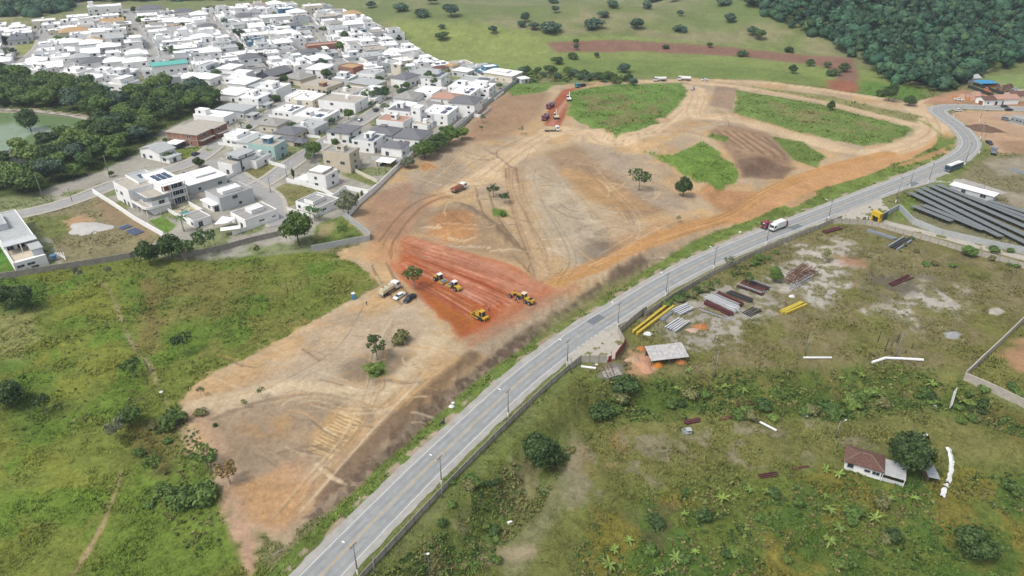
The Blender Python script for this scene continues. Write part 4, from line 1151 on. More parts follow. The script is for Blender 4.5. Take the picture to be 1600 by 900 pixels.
def volume(root, x0, x1, y0, y1, z0, z1, wall='white', roof='flat', roofc='grey', rise=None, axis='x', ov=0.5):
    wm_, rm = WALLM[wall], ROOFM[roofc]
    if roof == 'flat':
        t = 0.45
        m = MB().box(x0, x1, y0, y1, z0, z1 - t)
        e = 0.22
        m.box(x0, x1, y0, y0 + e, z1 - t, z1).box(x0, x1, y1 - e, y1, z1 - t, z1).box(x0, x0 + e, y0 + e, y1 - e, z1 - t, z1).box(x1 - e, x1, y0 + e, y1 - e, z1 - t, z1)
        m.build('wall', wm_, root)
        MB().box(x0 + e, x1 - e, y0 + e, y1 - e, z1 - t - 0.05, z1 - t + 0.06).build('roof', rm, root)
    elif roof == 'slab':
        MB().box(x0, x1, y0, y1, z0, z1 - 0.3).build('wall', wm_, root)
        MB().box(x0 - ov, x1 + ov, y0 - ov, y1 + ov, z1 - 0.3, z1).build('roof', rm, root)
    elif roof == 'hip':
        MB().box(x0, x1, y0, y1, z0, z1).build('wall', wm_, root)
        MB().hip(x0, x1, y0, y1, z1 + 0.1, rise or min(x1 - x0, y1 - y0) * 0.2, ov).build('roof', rm, root)
    else:
        m = MB().box(x0, x1, y0, y1, z0, z1)
        r = rise or min(x1 - x0, y1 - y0) * 0.22
        if axis == 'x':
            for xx in (x0 + 0.01, x1 - 0.21): m.add([(xx, y0, z1), (xx, y1, z1), (xx, (y0 + y1) / 2, z1 + r * 0.9), (xx + 0.2, y0, z1), (xx + 0.2, y1, z1), (xx + 0.2, (y0 + y1) / 2, z1 + r * 0.9)], [(0, 1, 2), (3, 5, 4), (0, 3, 4, 1), (1, 4, 5, 2), (2, 5, 3, 0)])
        else:
            for yy in (y0 + 0.01, y1 - 0.21): m.add([(x0, yy, z1), (x1, yy, z1), ((x0 + x1) / 2, yy, z1 + r * 0.9), (x0, yy + 0.2, z1), (x1, yy + 0.2, z1), ((x0 + x1) / 2, yy + 0.2, z1 + r * 0.9)], [(0, 1, 2), (3, 5, 4), (0, 3, 4, 1), (1, 4, 5, 2), (2, 5, 3, 0)])
        m.build('wall', wm_, root)
        MB().gable(x0, x1, y0, y1, z1 + 0.12, r, ov, axis=axis).build('roof', rm, root)

def windows_on(root, x0, x1, y0, y1, z0, z1, rr, fine, faces=('x-', 'y-', 'y+', 'x+'), dens=1.0):
    n_st = max(1, int((z1 - z0) / 2.9))
    for st in range(n_st):
        zb = z0 + st * 3.0 + 1.0
        for fc in faces:
            L = (y1 - y0) if fc[0] == 'x' else (x1 - x0)
            n = max(1, int(L / (4.2 if fine else 5.5) * dens))
            for k in range(n):
                if rr.random() < 0.25: continue
                t = (k + 0.5 + rr.uniform(-0.15, 0.15)) / n * L
                w, h = rr.choice([(1.2, 1.2), (1.8, 1.2), (0.8, 1.0), (2.2, 1.4)]) if fine else rr.choice([(1.4, 1.2), (2.0, 1.3), (1.0, 1.2)])
                if st == 0 and rr.random() < 0.3: w, h, zz = 1.6, 2.1, z0 + 0.15
                else: zz = zb
                if fc == 'x-': window(root, x0, y0 + t, zz, w, h, fc, fine)
                elif fc == 'x+': window(root, x1, y0 + t, zz, w, h, fc, fine)
                elif fc == 'y-': window(root, x0 + t, y0, zz, w, h, fc, fine)
                else: window(root, x0 + t, y1, zz, w, h, fc, fine)

def solar_panel(root, x, y, z, w, d, tilt=0.12):
    MB().box(-w / 2, w / 2, -d / 2, d / 2, 0, 0.06).build('solar_panel', M_SOLAR, root, (x, y, z)).rotation_euler = (tilt, 0, 0)

def tank(root, x, y, z, rr):
    w = rr.uniform(1.6, 2.6)
    MB().box(-w / 2, w / 2, -w / 2, w / 2, 0, rr.uniform(1.5, 2.3)).build('water_tank_box', M_WHITE, root, (x, y, z))

def yard_wall(root, x0, x1, y0, y1, h=1.9, m=None, sides='xXyY'):
    t = 0.15
    w = MB()
    if 'x' in sides: w.box(x0 - t, x0, y0 - t, y1 + t, -0.6, h)
    if 'X' in sides: w.box(x1, x1 + t, y0 - t, y1 + t, -0.6, h)
    if 'y' in sides: w.box(x0, x1, y0 - t, y0, -0.6, h)
    if 'Y' in sides: w.box(x0, x1, y1, y1 + t, -0.6, h)
    w.build('yard_wall', m or M_WHITE, root)

def house_root(px, ang, label, group='houses of the estate', name='house', loc=None, cat='house'):
    r = empty(name, loc if loc is not None else P(*px), math.radians(ang))
    tag(r, label, cat, group)
    return r

def claim(root, x0, x1, y0, y1):
    m = Matrix.Rotation(root.rotation_euler.z, 4, 'Z')
    c = m @ Vector(((x0 + x1) / 2, (y0 + y1) / 2, 0)) + root.location
    HOUSES.append((c.x, c.y, max(x1 - x0, y1 - y0) * 0.55))

def auto_house(px, ang, lb, la, h, label, wall='white', roof='flat', roofc='grey', upper=None, seed=0, fine=True, yard=None, loc=None, panels=0, tanks=1, low=None, dens=1.0, rise=None, axis='x', name='house'):
    """near corner at px; x runs lb metres along the street side (heading ang), y runs la metres to the left of it"""
    rr = random.Random(seed * 31 + int(px[0] * 7 + px[1]))
    r = house_root(px, ang, label, loc=loc, name=name)
    if loc is None: r.location.z -= 0.1
    claim(r, 0, lb, 0, la)
    volume(r, 0, lb, 0, la, -1.2, h, wall, roof, roofc, rise, axis)
    windows_on(r, 0, lb, 0, la, 0, h, rr, fine, dens=dens)
    ztop = h - 0.35 if roof == 'flat' else h
    if upper:
        for (x0, x1, y0, y1, z1, wl, rf, rc) in upper:
            volume(r, x0 * lb, x1 * lb, y0 * la, y1 * la, ztop + 0.003, z1, wl, rf, rc)
            if z1 - ztop > 1.8: windows_on(r, x0 * lb, x1 * lb, y0 * la, y1 * la, ztop, z1, rr, fine, dens=0.8)
    if low:
        for (x0, x1, y0, y1, z1, wl, rf, rc) in low:
            volume(r, x0, x1, y0, y1, -1.2, z1, wl, rf, rc)
            windows_on(r, x0, x1, y0, y1, 0, z1, rr, fine, dens=0.6)
    if roof == 'flat' and tanks and not upper:
        for _ in range(tanks): tank(r, rr.uniform(0.25, 0.75) * lb, rr.uniform(0.25, 0.75) * la, ztop, rr)
    for k in range(panels):
        solar_panel(r, lb * (0.3 + 0.4 * (k % 2)), la * (0.25 + 0.25 * (k // 2)), ztop + (0.15 if roof == 'flat' else 0.5), lb * 0.3, la * 0.18)
    if not fine and h > 3:
        g = rr.uniform(2.4, 3.6)
        fx = rr.uniform(0.5, max(0.6, la - g - 0.5))
        MB().box(-0.06, 0.05, fx, fx + g, 0, 2.3).build('garage_door', rr.choice([M_DARKW, M_GREYW, M_TIMBER, M_GLASS]), r)
        if rr.random() < 0.45:
            px0 = rr.uniform(0.3, la * 0.6)
            MB().box(-0.09, 0.05, px0, px0 + rr.uniform(1.5, 3.5), 2.5, h - 0.5).build('facade_panel', rr.choice([M_TIMBER, M_GREYW, M_DARKW, M_PALE, M_BEIGE]), r)
        if roof in ('flat', 'slab'):
            for _ in range(2): MB().box(0, 0.9, 0, 0.5, 0, 0.6).build('air_conditioner', M_GREYW, r, (rr.uniform(0.15, 0.8) * lb, rr.uniform(0.15, 0.8) * la, ztop + 0.06), rr.choice([0, 1.57]))
    if yard: yard_wall(r, *yard)
    return r

def box_part(root, name, m, *b):
    return MB().box(*b).build(name, m, root)

# --- block at the left corner (streets at 48 degrees)
A = 48
# terrace house beside the empty lot
r = house_root((232, 341), A, 'white two storey house with curved grey roof terrace parapet beside the empty lot')
claim(r, 0, 10, 0, 28)
volume(r, 0, 10, 14, 29, -1, 8.2, 'white', 'flat', 'conc')
volume(r, 3, 10, 1, 13.99, -1, 6.6, 'white', 'flat', 'conc')
cp = [(0, 13.9), (0, 3.0), (0.5, 1.4), (1.6, 0.5), (3.0, 0.0), (10, 0.0), (10, 0.3), (3.0, 0.3), (1.8, 0.8), (0.8, 1.6), (0.3, 3.0), (0.3, 13.9)]
MB().prism(cp, 3.0, 4.1).build('parapet', M_WHITE, r)
MB().prism([(0.3, 13.9), (0.3, 3), (0.8, 1.6), (1.8, 0.8), (3, 0.3), (10, 0.3), (10, 13.9)], 2.7, 3.05).build('terrace_floor', M_CONCP, r)
MB().prism([(p[0] * 0.9 + 1.5, p[1] * 0.92 + 0.6) for p in cp], 6.0, 7.5).build('roof_parapet', M_GREYW, r)
for y in (0.6, 5, 9.5): MB().box(0.1, 0.4, y, y + 0.3, -0.5, 2.7).build('column', M_WHITE, r)
for x in (5.0, 9.6): MB().box(x, x + 0.3, 0.1, 0.4, -0.5, 2.7).build('column', M_WHITE, r)
MB().box(1.2, 9, 1.2, 13, -0.2, 0.05).build('porch_floor', M_RGREY, r)
windows_on(r, 3, 10, 1, 14, 0, 6.6, random.Random(1), True)
windows_on(r, 0, 10, 14, 29, 0, 8, random.Random(2), True, ('x-',))
# balcony house with solar panels
r = house_root((263, 324), A, 'white three storey house with balconies, timber panel and solar panels on its roof')
claim(r, 0, 9, 0, 26)
volume(r, 0, 9, 1.8, 20, -1, 9.6, 'white', 'flat', 'white')
volume(r, -4, 4.5, 14, 27, -1, 8.6, 'white', 'flat', 'pale')
for z in (3.1, 6.2, 9.2): MB().box(-0.2, 9.2, 0, 1.8, z - 0.2, z + 0.05).build('balcony_slab', M_WHITE, r)
for z in (3.15, 6.25): MB().box(3.3, 8.9, 0.0, 0.06, z, z + 0.95).build('balustrade', M_PALE, r)
for x in (-0.1, 2.9, 8.9): MB().box(x, x + 0.3, 0.02, 0.35, -0.5, 9.0).build('column', M_WHITE, r)
MB().box(-0.05, 2.8, 1.66, 1.795, 6.4, 8.9).build('timber_panel', M_TIMBER, r)
for z in (0.1, 3.3, 6.4):
    for x in (4, 5.8, 7.6): window(r, x, 1.8, z, 1.5, 2.2, 'y-', True)
for i in range(3):
    for j in range(2): solar_panel(r, 2.2 + i * 2.3, 9 + j * 4, 9.35, 2.0, 3.4, 0.08)
solar_panel(r, 0.5, 20.5, 8.5, 3.0, 4.0, 0.08)
# pool terrace
r = tag(empty('pool_terrace', P(262, 330), math.radians(A)), 'beige paved pool terrace with turquoise pool behind the balcony house', 'terrace')
MB().box(0, 9, -11, -0.3, -0.6, 0.15).build('deck', M_BEIGE, r)
MB().box(2.2, 5.6, -9.5, -5.6, 0.1, 0.19).build('pool_water', M_POOL, r)
yard_wall(r, 0, 9, -12, -0.4, 1.7, M_WHITE, 'xXy')
auto_house((305, 357), A, 7, 9, 3.3, 'low white outbuilding with flat grey roof beside the pool terrace', 'white', 'flat', 'grey', tanks=0)
auto_house((299, 304), A, 17, 15, 4.4, 'broad single storey house with one flat bright white roof near the street bend', 'pale', 'slab', 'white', upper=[(0.35, 0.85, 0.35, 0.75, 5.4, 'white', 'slab', 'white')], dens=0.5)
auto_house((347, 331), A, 15, 12, 6.2, 'white two storey cube house with stepped flat roof at the street corner', 'pale', 'flat', 'grey', upper=[(0.2, 0.75, 0.2, 0.6, 7.4, 'white', 'flat', 'white')], low=[(-2.5, -0.003, 2, 11, 3.2, 'white', 'slab', 'white')], dens=0.5)
auto_house((386, 360), A, 14, 11, 4.6, 'low white house with grey roof bays and raised middle block', 'white', 'flat', 'grey', upper=[(0.35, 0.75, 0.3, 0.75, 6.0, 'white', 'flat', 'white')], yard=(-6, 14, 0, 12, 1.8, M_WHITE, 'Xy'))
r = tag(empty('shade_sail', P(352, 356), 0.6), 'white shade sail stretched between the two low white houses', 'shade sail')
MB().add([(-4, -1, 2.9), (0, -4, 3.5), (4.5, 0, 3.0), (0.5, 3.5, 3.6), (0.2, -0.2, 3.0)], [(0, 1, 4), (1, 2, 4), (2, 3, 4), (3, 0, 4)]).build('sail', M_RWHITE, r)
for q in ((-4, -1), (0, -4), (4.5, 0), (0.5, 3.5)): MB().tube((q[0], q[1], -0.2), (q[0], q[1], 3.6), 0.07, 0.06, 6).build('post', M_STEEL, r)
r = tag(empty('carport', P(362, 366), math.radians(20)), 'small flat white canopy on posts below the low white house', 'canopy')
MB().box(-3.6, 3.6, -1.6, 1.6, 2.5, 2.62).build('roof', M_RWHITE, r)
for q in ((-3.4, -1.4), (3.4, -1.4), (3.4, 1.4), (-3.4, 1.4)): MB().box(q[0] - 0.08, q[0] + 0.08, q[1] - 0.08, q[1] + 0.08, -0.3, 2.5).build('post', M_FRAME, r)
# unfinished house on the left edge
r = house_root((77, 413), 42, 'unfinished white house on the left edge with open roof terrace and brick side')
claim(r, -12, 0, 0, 40)
volume(r, -10, 0, 14, 44, -1, 6.8, 'white', 'flat', 'pale')
volume(r, -9.5, -5.5, 26, 40, 6.4, 8.8, 'pale', 'flat', 'pale')
MB().box(-10, 0, 0, 3, -1, 3.2).box(-10, 0, 3, 13.99, -1, 3.0).build('wall', M_WHITE, r)
MB().box(-10, -9.7, 0, 14, 3.0, 3.9).box(-9.7, 0, 0, 0.3, 3.2, 3.9).build('parapet', M_WHITE, r)
MB().box(-9.7, 0, 0.3, 14, 3.0, 3.06).build('terrace_floor', M_BEIGE, r)
MB().box(-3.2, 0, 3.2, 11, 3.02, 5.4).build('stair_block', M_PALE, r)
MB().box(-3.5, 0.3, 2.9, 11.3, 5.4, 5.65).build('stair_block_roof', M_RPALE, r)
MB().box(-10.3, 0.2, 9.6, 14.2, 6.3, 6.6).build('terrace_canopy', M_PALE, r)
for x in (-9.8, -5.5): MB().box(x, x + 0.35, 9.7, 10.05, 3.05, 6.3).build('column', M_WHITE, r)
for x in (-8.3, -4.8, -1.5): window(r, x, 14, 3.2, 2.2, 2.4, 'y-', True)
for x, z in ((-8.2, 1.8), (-5.0, 1.8), (-7.4, 0.1), (-4.2, 0.3)): window(r, x, 0, z, 2.2, 0.8, 'y-', True)
r = tag(empty('slide_pipes', P(92, 406), 0.3), 'tangle of white pipes and blue tank beside the unfinished house', 'pipework')
MB().tube((-1.5, 0, 0.8), (-1.5, 0, 2.2), 1.0, 1.0, 12).build('tank', M_BLUEW, r)
for k in range(4): MB().tube((-1 + k, 0.6, 0), (-0.6 + k * 0.8, 0.8, 2.6), 0.09, 0.09, 6).tube((-0.6 + k * 0.8, 0.8, 2.6), (2.6, -1.0 - k * 0.3, 0.4), 0.09, 0.09, 6).build('pipe', M_WHITE, r)
auto_house((6, 262), 52, 12, 10, 4.2, 'pale house with dark solar roof at the left edge below the pond', 'white', 'hip', 'dark', panels=2)
# covered sand heap and loose panels on the empty lot
def heap(name, px, rx, ry, h, material, label, rz=0.0, cat='heap', seed=0, group=None):
    rr = random.Random(seed + int(px[0]))
    vs, fs, nr_, na = [], [], 7, 18
    for i in range(nr_):
        t = i / (nr_ - 1)
        for k in range(na):
            a = 2 * math.pi * k / na
            q = 1 + 0.16 * math.sin(3 * a + seed) + 0.1 * math.sin(5 * a + 2 * seed)
            vs.append((rx * t * q * math.cos(a), ry * t * q * math.sin(a), h * (1 - t * t) ** 1.3 * (1 + rr.uniform(-0.12, 0.12)) - 0.12 * t))
    for i in range(nr_ - 1):
        for k in range(na): fs.append((i * na + k, i * na + (k + 1) % na, (i + 1) * na + (k + 1) % na, (i + 1) * na + k))
    m = MB()
    m.add(vs, fs)
    o = m.build(name, material, None, P(*px), rz, smooth=True)
    return tag(o, label, cat, group)
heap('tarpaulin', (138, 357), 9.0, 6.5, 0.9, M_TARP, 'grey white tarpaulin sheet spread over sand on the empty lot', -0.2, 'tarpaulin')
for px, n, lb in (((190, 356), 2, 'small pair of blue solar panels lying on the empty lot'), ((205, 363), 4, 'long row of blue solar panels lying on the empty lot')):
    r = tag(empty('solar_array', P(*px), 0.95), lb, 'solar panels')
    for i in range(n):
        for j in range(2): MB().box(-0.95 + j * 2.0, 0.95 + j * 2.0, -0.75, 0.75, 0.25, 0.31).build('panel', M_SOLAR, r, ((0, (i - n / 2) * 1.65, 0)))
    MB().box(-1, 3, -n * 0.85, n * 0.7, 0.0, 0.22).build('rack', M_STEEL, r)

# --- middle of the estate (streets at 74 degrees)
B = 72
auto_house((365, 274), 62, 15, 9, 5.2, 'white modern house with black window frame front facing the street fork', 'white', 'flat', 'conc', upper=[(0.35, 1.0, 0.1, 0.95, 7.4, 'white', 'slab', 'pale')], dens=0.5)
MBf = MB().box(5.2, 5.6, -0.6, 8.2, 0, 6.2).box(5.2, 15, -0.3, -0.05, 5.9, 6.25)
MBf.build('black_frame', M_DARKW, bpy.data.objects[[o.name for o in COL.objects if o.name.startswith('house')][-1]])
auto_house((432, 252), B, 10, 15, 7.6, 'pale teal three level house with blue grey box on its roof terrace', 'teal', 'flat', 'beige' if 'beige' in ROOFM else 'conc', upper=[(0.3, 0.65, 0.3, 0.55, 10.2, 'blue', 'slab', 'white')], low=[(-3.5, -0.003, 1, 9, 2.6, 'white', 'flat', 'conc')], dens=0.7)
auto_house((402, 264), B, 16, 12, 4.0, 'white walled house left of the teal house with flat pale roof', 'white', 'flat', 'pale', dens=0.4)
auto_house((462, 222), B, 12, 13, 3.8, 'cream house with grey brown hip roof behind the teal house', 'cream', 'hip', 'dark', low=[(-6, -0.6, -3, 6, 2.8, 'cream', 'hip', 'dark')])
auto_house((434, 208), B, 12, 11, 3.8, 'cream house with faded hip roof beside the estate street', 'cream', 'hip', 'grey')
r = tag(empty('kiosk', P(472, 228), math.radians(B)), 'open garden kiosk with pyramid roof of grey tiles', 'kiosk')
MB().hip(-2.6, 2.6, -2.6, 2.6, 2.6, 1.9, 0.5).build('roof', M_RDARK, r)
for q in ((-2.4, -2.4), (2.4, -2.4), (2.4, 2.4), (-2.4, 2.4)): MB().box(q[0] - 0.15, q[0] + 0.15, q[1] - 0.15, q[1] + 0.15, -0.5, 2.6).build('post', M_TIMBER, r)
auto_house((507, 199), B, 17, 20, 5.0, 'large white flat house with dark roof panels and projecting white eaves', 'white', 'flat', 'white', upper=[(0.1, 0.35, 0.45, 0.6, 7.0, 'white', 'flat', 'white'), (0.55, 0.95, 0.15, 0.5, 5.6, 'white', 'flat', 'grey')], panels=2, yard=(-2, 20, -9, 21, 1.8, M_WHITE, 'XYy'))
auto_house((556, 178), B, 16, 24, 6.2, 'long windowless white hall house with a red strip on its roof edge', 'white', 'flat', 'conc', dens=0.15)
auto_house((549, 271), B, 9, 14, 9.6, 'tall beige three storey house with open ground floor above the narrow lawn', 'beige', 'flat', 'grey', upper=[(0.3, 0.7, 0.3, 0.6, 11.6, 'cream', 'flat', 'conc')], low=[(9.003, 11.5, 0.5, 6, 3.0, 'beige', 'slab', 'pale')], dens=0.8)
auto_house((511, 296), 66, 9, 10, 6.4, 'white two storey house with turquoise balcony glass behind the dry lawn', 'white', 'flat', 'conc', upper=[(0.2, 0.9, 0.3, 0.9, 7.2, 'white', 'slab', 'white')], low=[(-0.5, 6, 10.003, 17, 2.8, 'white', 'flat', 'white')], dens=0.8)
auto_house((499, 337), 58, 12, 13, 3.6, 'single storey white house with roof box and palms in its walled garden', 'white', 'flat', 'grey', upper=[(0.1, 0.65, 0.3, 0.7, 5.0, 'white', 'flat', 'grey')], yard=(-3, 12, -0.3, 15, 1.5, M_WHITE, 'xy'))
auto_house((585, 240), B, 13, 12, 6.0, 'white flat house with solar panels on the roof behind the beige house', 'white', 'flat', 'pale', upper=[(0.4, 0.75, 0.3, 0.65, 8.0, 'white', 'flat', 'white')], panels=2)
auto_house((628, 246), B, 9, 11, 4.6, 'white house with dark sloping roof above the gazebo', 'white', 'hip', 'dark', yard=(-8, 10, -3, 12, 2.2, M_PALE, 'xyX'))
r = tag(empty('gazebo', P(604, 258), math.radians(B)), 'white roofed garden gazebo on dark posts behind a pale wall', 'gazebo')
MB().hip(-3, 3, -3.6, 3.6, 2.6, 0.7, 0.4).build('roof', M_RWHITE, r)
for q in ((-2.8, -3.4), (2.8, -3.4), (2.8, 3.4), (-2.8, 3.4)): MB().box(q[0] - 0.15, q[0] + 0.15, q[1] - 0.15, q[1] + 0.15, -0.5, 2.6).build('post', M_TIMBER, r)
MB().box(-2.4, 2.4, 1.4, 2.2, 0, 1.0).build('counter', M_DARKW, r)
auto_house((613, 224), B, 13, 15, 4.2, 'pale house with wide low dark hip roof and raised roof lantern', 'pale', 'hip', 'dark', upper=[(0.4, 0.6, 0.4, 0.6, 7.0, 'cream', 'hip', 'dark')], low=[(0, 9, -6, -0.5, 3.2, 'cream', 'flat', 'pale')])
auto_house((631, 206), B, 12, 16, 5.4, 'white house with reddish roof terrace and small roof box on the estate street', 'white', 'flat', 'pink', upper=[(0.3, 0.6, 0.35, 0.55, 7.8, 'white', 'flat', 'white')])
auto_house((641, 192), B, 11, 14, 6.2, 'white two storey house with dark flat roof beside the slim white tower', 'white', 'flat', 'dark', upper=[(0.6, 0.95, 0.5, 0.8, 8.6, 'white', 'flat', 'white')])
auto_house((658, 198), B, 6, 5.5, 10.5, 'slim windowless white tower block behind the estate wall', 'white', 'flat', 'white', dens=0.3, tanks=0)
auto_house((668, 205), B, 8, 9, 3.4, 'low white house with open front next to the blue pool at the estate wall', 'white', 'flat', 'conc')
auto_house((713, 172), B, 12, 16, 6.0, 'white villa with pink tiled roof, large windows and side porch', 'white', 'hip', 'pink', low=[(-0.5, 11, -6, -0.5, 3.0, 'brick', 'slab', 'pink')], yard=(-12, 12, -12, 16, 2.0, M_WHITE, 'xy'))
auto_house((733, 152), B, 14, 14, 6.0, 'white flat roofed house with grey court next to the estate wall', 'white', 'flat', 'white', upper=[(0.3, 0.7, 0.3, 0.8, 7.8, 'white', 'flat', 'white')])
auto_house((762, 141), B, 14, 20, 5.0, 'white house with dark lean-to roofs beside the estate wall', 'white', 'flat', 'pale', upper=[(0.2, 0.6, 0.1, 0.4, 5.5, 'white', 'hip', 'dark')])
auto_house((800, 130), 60, 14, 22, 4.8, 'long cream house with wide white roof at the far end of the estate wall', 'cream', 'slab', 'white', upper=[(0.3, 0.7, 0.3, 0.7, 6.0, 'white', 'slab', 'white')])
auto_house((815, 131), 30, 6, 6, 3.2, 'small white roofed hut standing alone past the estate wall', 'pale', 'slab', 'white')
# brick building site houses
r = auto_house((311, 229), B, 11, 19, 6.2, 'unfinished two storey house of bare red brick with grey slab roof', 'brick', 'slab', 'conc', dens=0.6, tanks=0)
for y in (0.2, 5, 10, 15, 18.6): MB().box(-0.06, 0.3, y, y + 0.3, -0.5, 5.9).build('concrete_column', M_CONC, r)
MB().box(-0.09, 11.1, -0.09, 19.1, 2.9, 3.2).build('ring_beam', M_CONC, r)
MB().box(0.5, 10.5, -2.6, -0.1, 2.9, 3.15).build('porch_slab', M_CONC, r)
r = auto_house((338, 218), B, 10, 18, 6.2, 'second bare brick house with raised grey slab next to the first', 'brick', 'slab', 'conc', dens=0.7, tanks=0)
MB().box(0.5, 9.5, -2.6, -0.1, 2.9, 3.15).build('porch_slab', M_CONC, r)
auto_house((352, 198), B, 10, 20, 5.4, 'white house with pale roofs behind the bare brick houses', 'white', 'flat', 'white', upper=[(0.1, 0.5, 0.6, 0.95, 8.0, 'white', 'flat', 'white')])
auto_house((382, 186), B, 12, 18, 4.6, 'pale grey roofed house by the lawn near the estate street', 'pale', 'slab', 'pale', low=[(0, 6, -6, -0.5, 2.8, 'pale', 'slab', 'pale')])
auto_house((252, 253), 62, 9, 14, 4.4, 'white gabled house with grey roofs at the edge of the wood', 'white', 'gable', 'pale', low=[(0, 7, -6, -0.5, 3.0, 'white', 'slab', 'pale')])
auto_house((277, 234), B, 6, 6, 3.0, 'small dark cabin with white flat roof beside the brick house', 'dark', 'slab', 'white')
auto_house((405, 170), B, 14, 14, 6.0, 'white house with dark carport on the estate street opposite the white car', 'white', 'flat', 'white', upper=[(0.3, 0.75, 0.4, 0.8, 8.5, 'white', 'flat', 'white')], low=[(0, 7, -5.5, -0.5, 2.8, 'pale', 'slab', 'pale')])
auto_house((372, 160), B, 16, 16, 4.4, 'low white house with broad white roof at the corner of the wood', 'white', 'slab', 'white')
auto_house((330, 136), B, 12, 14, 5.0, 'white house with pyramid white roof at the upper tip of the wood', 'white', 'hip', 'white')
# landmarks further back
auto_house((425, 132), 62, 20, 13, 5.0, 'charcoal house with large dark gabled roof in the middle of the estate', 'dark', 'gable', 'dark')
auto_house((470, 135), 60, 15, 16, 4.2, 'cream house with broad faded grey hip roof at the street bend', 'cream', 'hip', 'grey')
auto_house((512, 148), 62, 16, 22, 4.4, 'long beige house with flat roof and small timber roof room', 'beige', 'flat', 'conc', upper=[(0.1, 0.35, 0.2, 0.35, 6.4, 'brick', 'slab', 'tan')])
auto_house((553, 121), 62, 11, 13, 6.4, 'unfinished brick house topped with orange hollow blocks', 'brick', 'flat', 'tan', tanks=0)
auto_house((584, 145), 62, 14, 20, 4.6, 'olive beige long house with pale roof near the hedge trees', 'beige', 'slab', 'pale')
auto_house((635, 138), 62, 15, 12, 5.6, 'white house under a big dark grey hip roof near the field edge', 'white', 'hip', 'dark')
auto_house((668, 130), 62, 17, 15, 5.4, 'pale house with wide flat grey metal roof near the field edge', 'white', 'slab', 'pale')
auto_house((612, 116), 62, 13, 12, 7.0, 'grey blue glass fronted house between white houses', 'grey', 'flat', 'pale')
auto_house((627, 122), 62, 6, 8, 9.0, 'narrow cream tower house beside the tall palm', 'cream', 'flat', 'white')
auto_house((690, 118), 60, 8, 9, 4.0, 'small house with reddish roof at the field edge', 'cream', 'hip', 'red')
auto_house((708, 115), 60, 7, 7, 5.0, 'cream pavilion house with pyramid roof at the field edge', 'cream', 'hip', 'tan')
auto_house((730, 122), 60, 9, 12, 4.0, 'white house with curved pale porch roof at the field edge', 'pale', 'hip', 'white')
auto_house((242, 124), 118 - 90, 22, 12, 8.5, 'white building with turquoise roof and stair above the wood', 'white', 'slab', 'turq', low=[(-6, -0.5, 0, 8, 6.5, 'white', 'flat', 'pale')])
auto_house((255, 135), 28, 26, 9, 5.2, 'long pale grey block with plain side wall above the wood', 'pale', 'flat', 'pale', dens=0.3)
auto_house((288, 141 - 6), 28, 12, 12, 5.0, 'white house with bright hip roof beside the wood', 'white', 'hip', 'white')
auto_house((455, 50), 28, 10, 12, 4.6, 'bright blue walled house with dark roof', 'blue', 'hip', 'dark')
auto_house((482, 82), 28, 26, 9, 4.8, 'long unfinished house of pinkish brick beside a lawn', 'brick', 'flat', 'pink', tanks=0)
auto_house((543, 34), 28, 14, 12, 6.0, 'yellow tiled pavilion roofed house at the back of the estate', 'cream', 'hip', 'tan')
auto_house((95, 62), 28, 22, 14, 5.0, 'broad house with sandy yellow tiled roof on the left', 'cream', 'hip', 'tan')
auto_house((160, 46), 28, 18, 12, 5.0, 'cream house with tan gabled roof near the back street', 'cream', 'gable', 'tan')
auto_house((216, 26), 28, 22, 14, 5.5, 'large white house with dark hip roof at the back left of the estate', 'white', 'hip', 'dark')
auto_house((275, 29), 28, 16, 12, 5.0, 'white house with dark hip roof near the back tree line', 'white', 'hip', 'dark')
auto_house((20, 118), 28, 16, 10, 6.0, 'white villa with blue side panel by the wood on the left', 'white', 'flat', 'white')
auto_house((10, 60), 28, 18, 16, 5.0, 'white house with stepped hip roofs at the left edge', 'white', 'hip', 'white', upper=[(0.2, 0.8, 0.2, 0.8, 7.5, 'white', 'hip', 'white')])
auto_house((14, 72), 28, 14, 10, 4.0, 'house with dark blue solar roof at the left edge', 'pale', 'hip', 'dark')
auto_house((478, 24), 28, 17, 12, 8.0, 'tall cream block house at the back of the estate', 'cream', 'flat', 'white')
auto_house((412, 40), 28, 26, 14, 6.5, 'large windowless white hall near the back street', 'white', 'slab', 'white', dens=0.2)
auto_house((140, 26), 28, 28, 14, 8.0, 'big white villa with glass front at the back left of the estate', 'white', 'flat', 'white', upper=[(0.05, 0.2, 0.2, 0.6, 12, 'white', 'flat', 'white')])
auto_house((52, 45), 28, 18, 12, 6.0, 'white house with garage at the end of the left street', 'cream', 'flat', 'white')

# --- the remaining houses: lots laid out in rows behind the named ones
EST_W = PL(ESTATE)
WOOD_PX = [(-140, 122), (0, 116), (60, 128), (130, 135), (195, 150), (262, 138), (340, 140), (362, 155), (330, 172), (250, 200), (215, 240), (150, 275), (60, 305), (-140, 330)]
WOOD_W = PL(WOOD_PX)
def free(x, y, rad):
    if y < 350 or (y < 400 and x < -150): return False
    if float(poly_sdf(np.array([x]), np.array([y]), EST_W)[0]) < rad * 0.75: return False
    if float(poly_sdf(np.array([x]), np.array([y]), WOOD_W)[0]) > -rad: return False
    for line, w in STREETS:
        d, _ = seg_dist(np.array([x]), np.array([y]), [tuple(q[:2]) for q in line])
        if d[0] < w / 2 + rad * 0.62: return False
    for hx, hy, hr in HOUSES:
        if math.hypot(x - hx, y - hy) < (hr + rad) * 0.90: return False
    for q in LAWNS:
        if float(poly_sdf(np.array([x]), np.array([y]), q)[0]) > -rad * 0.6: return False
    return True
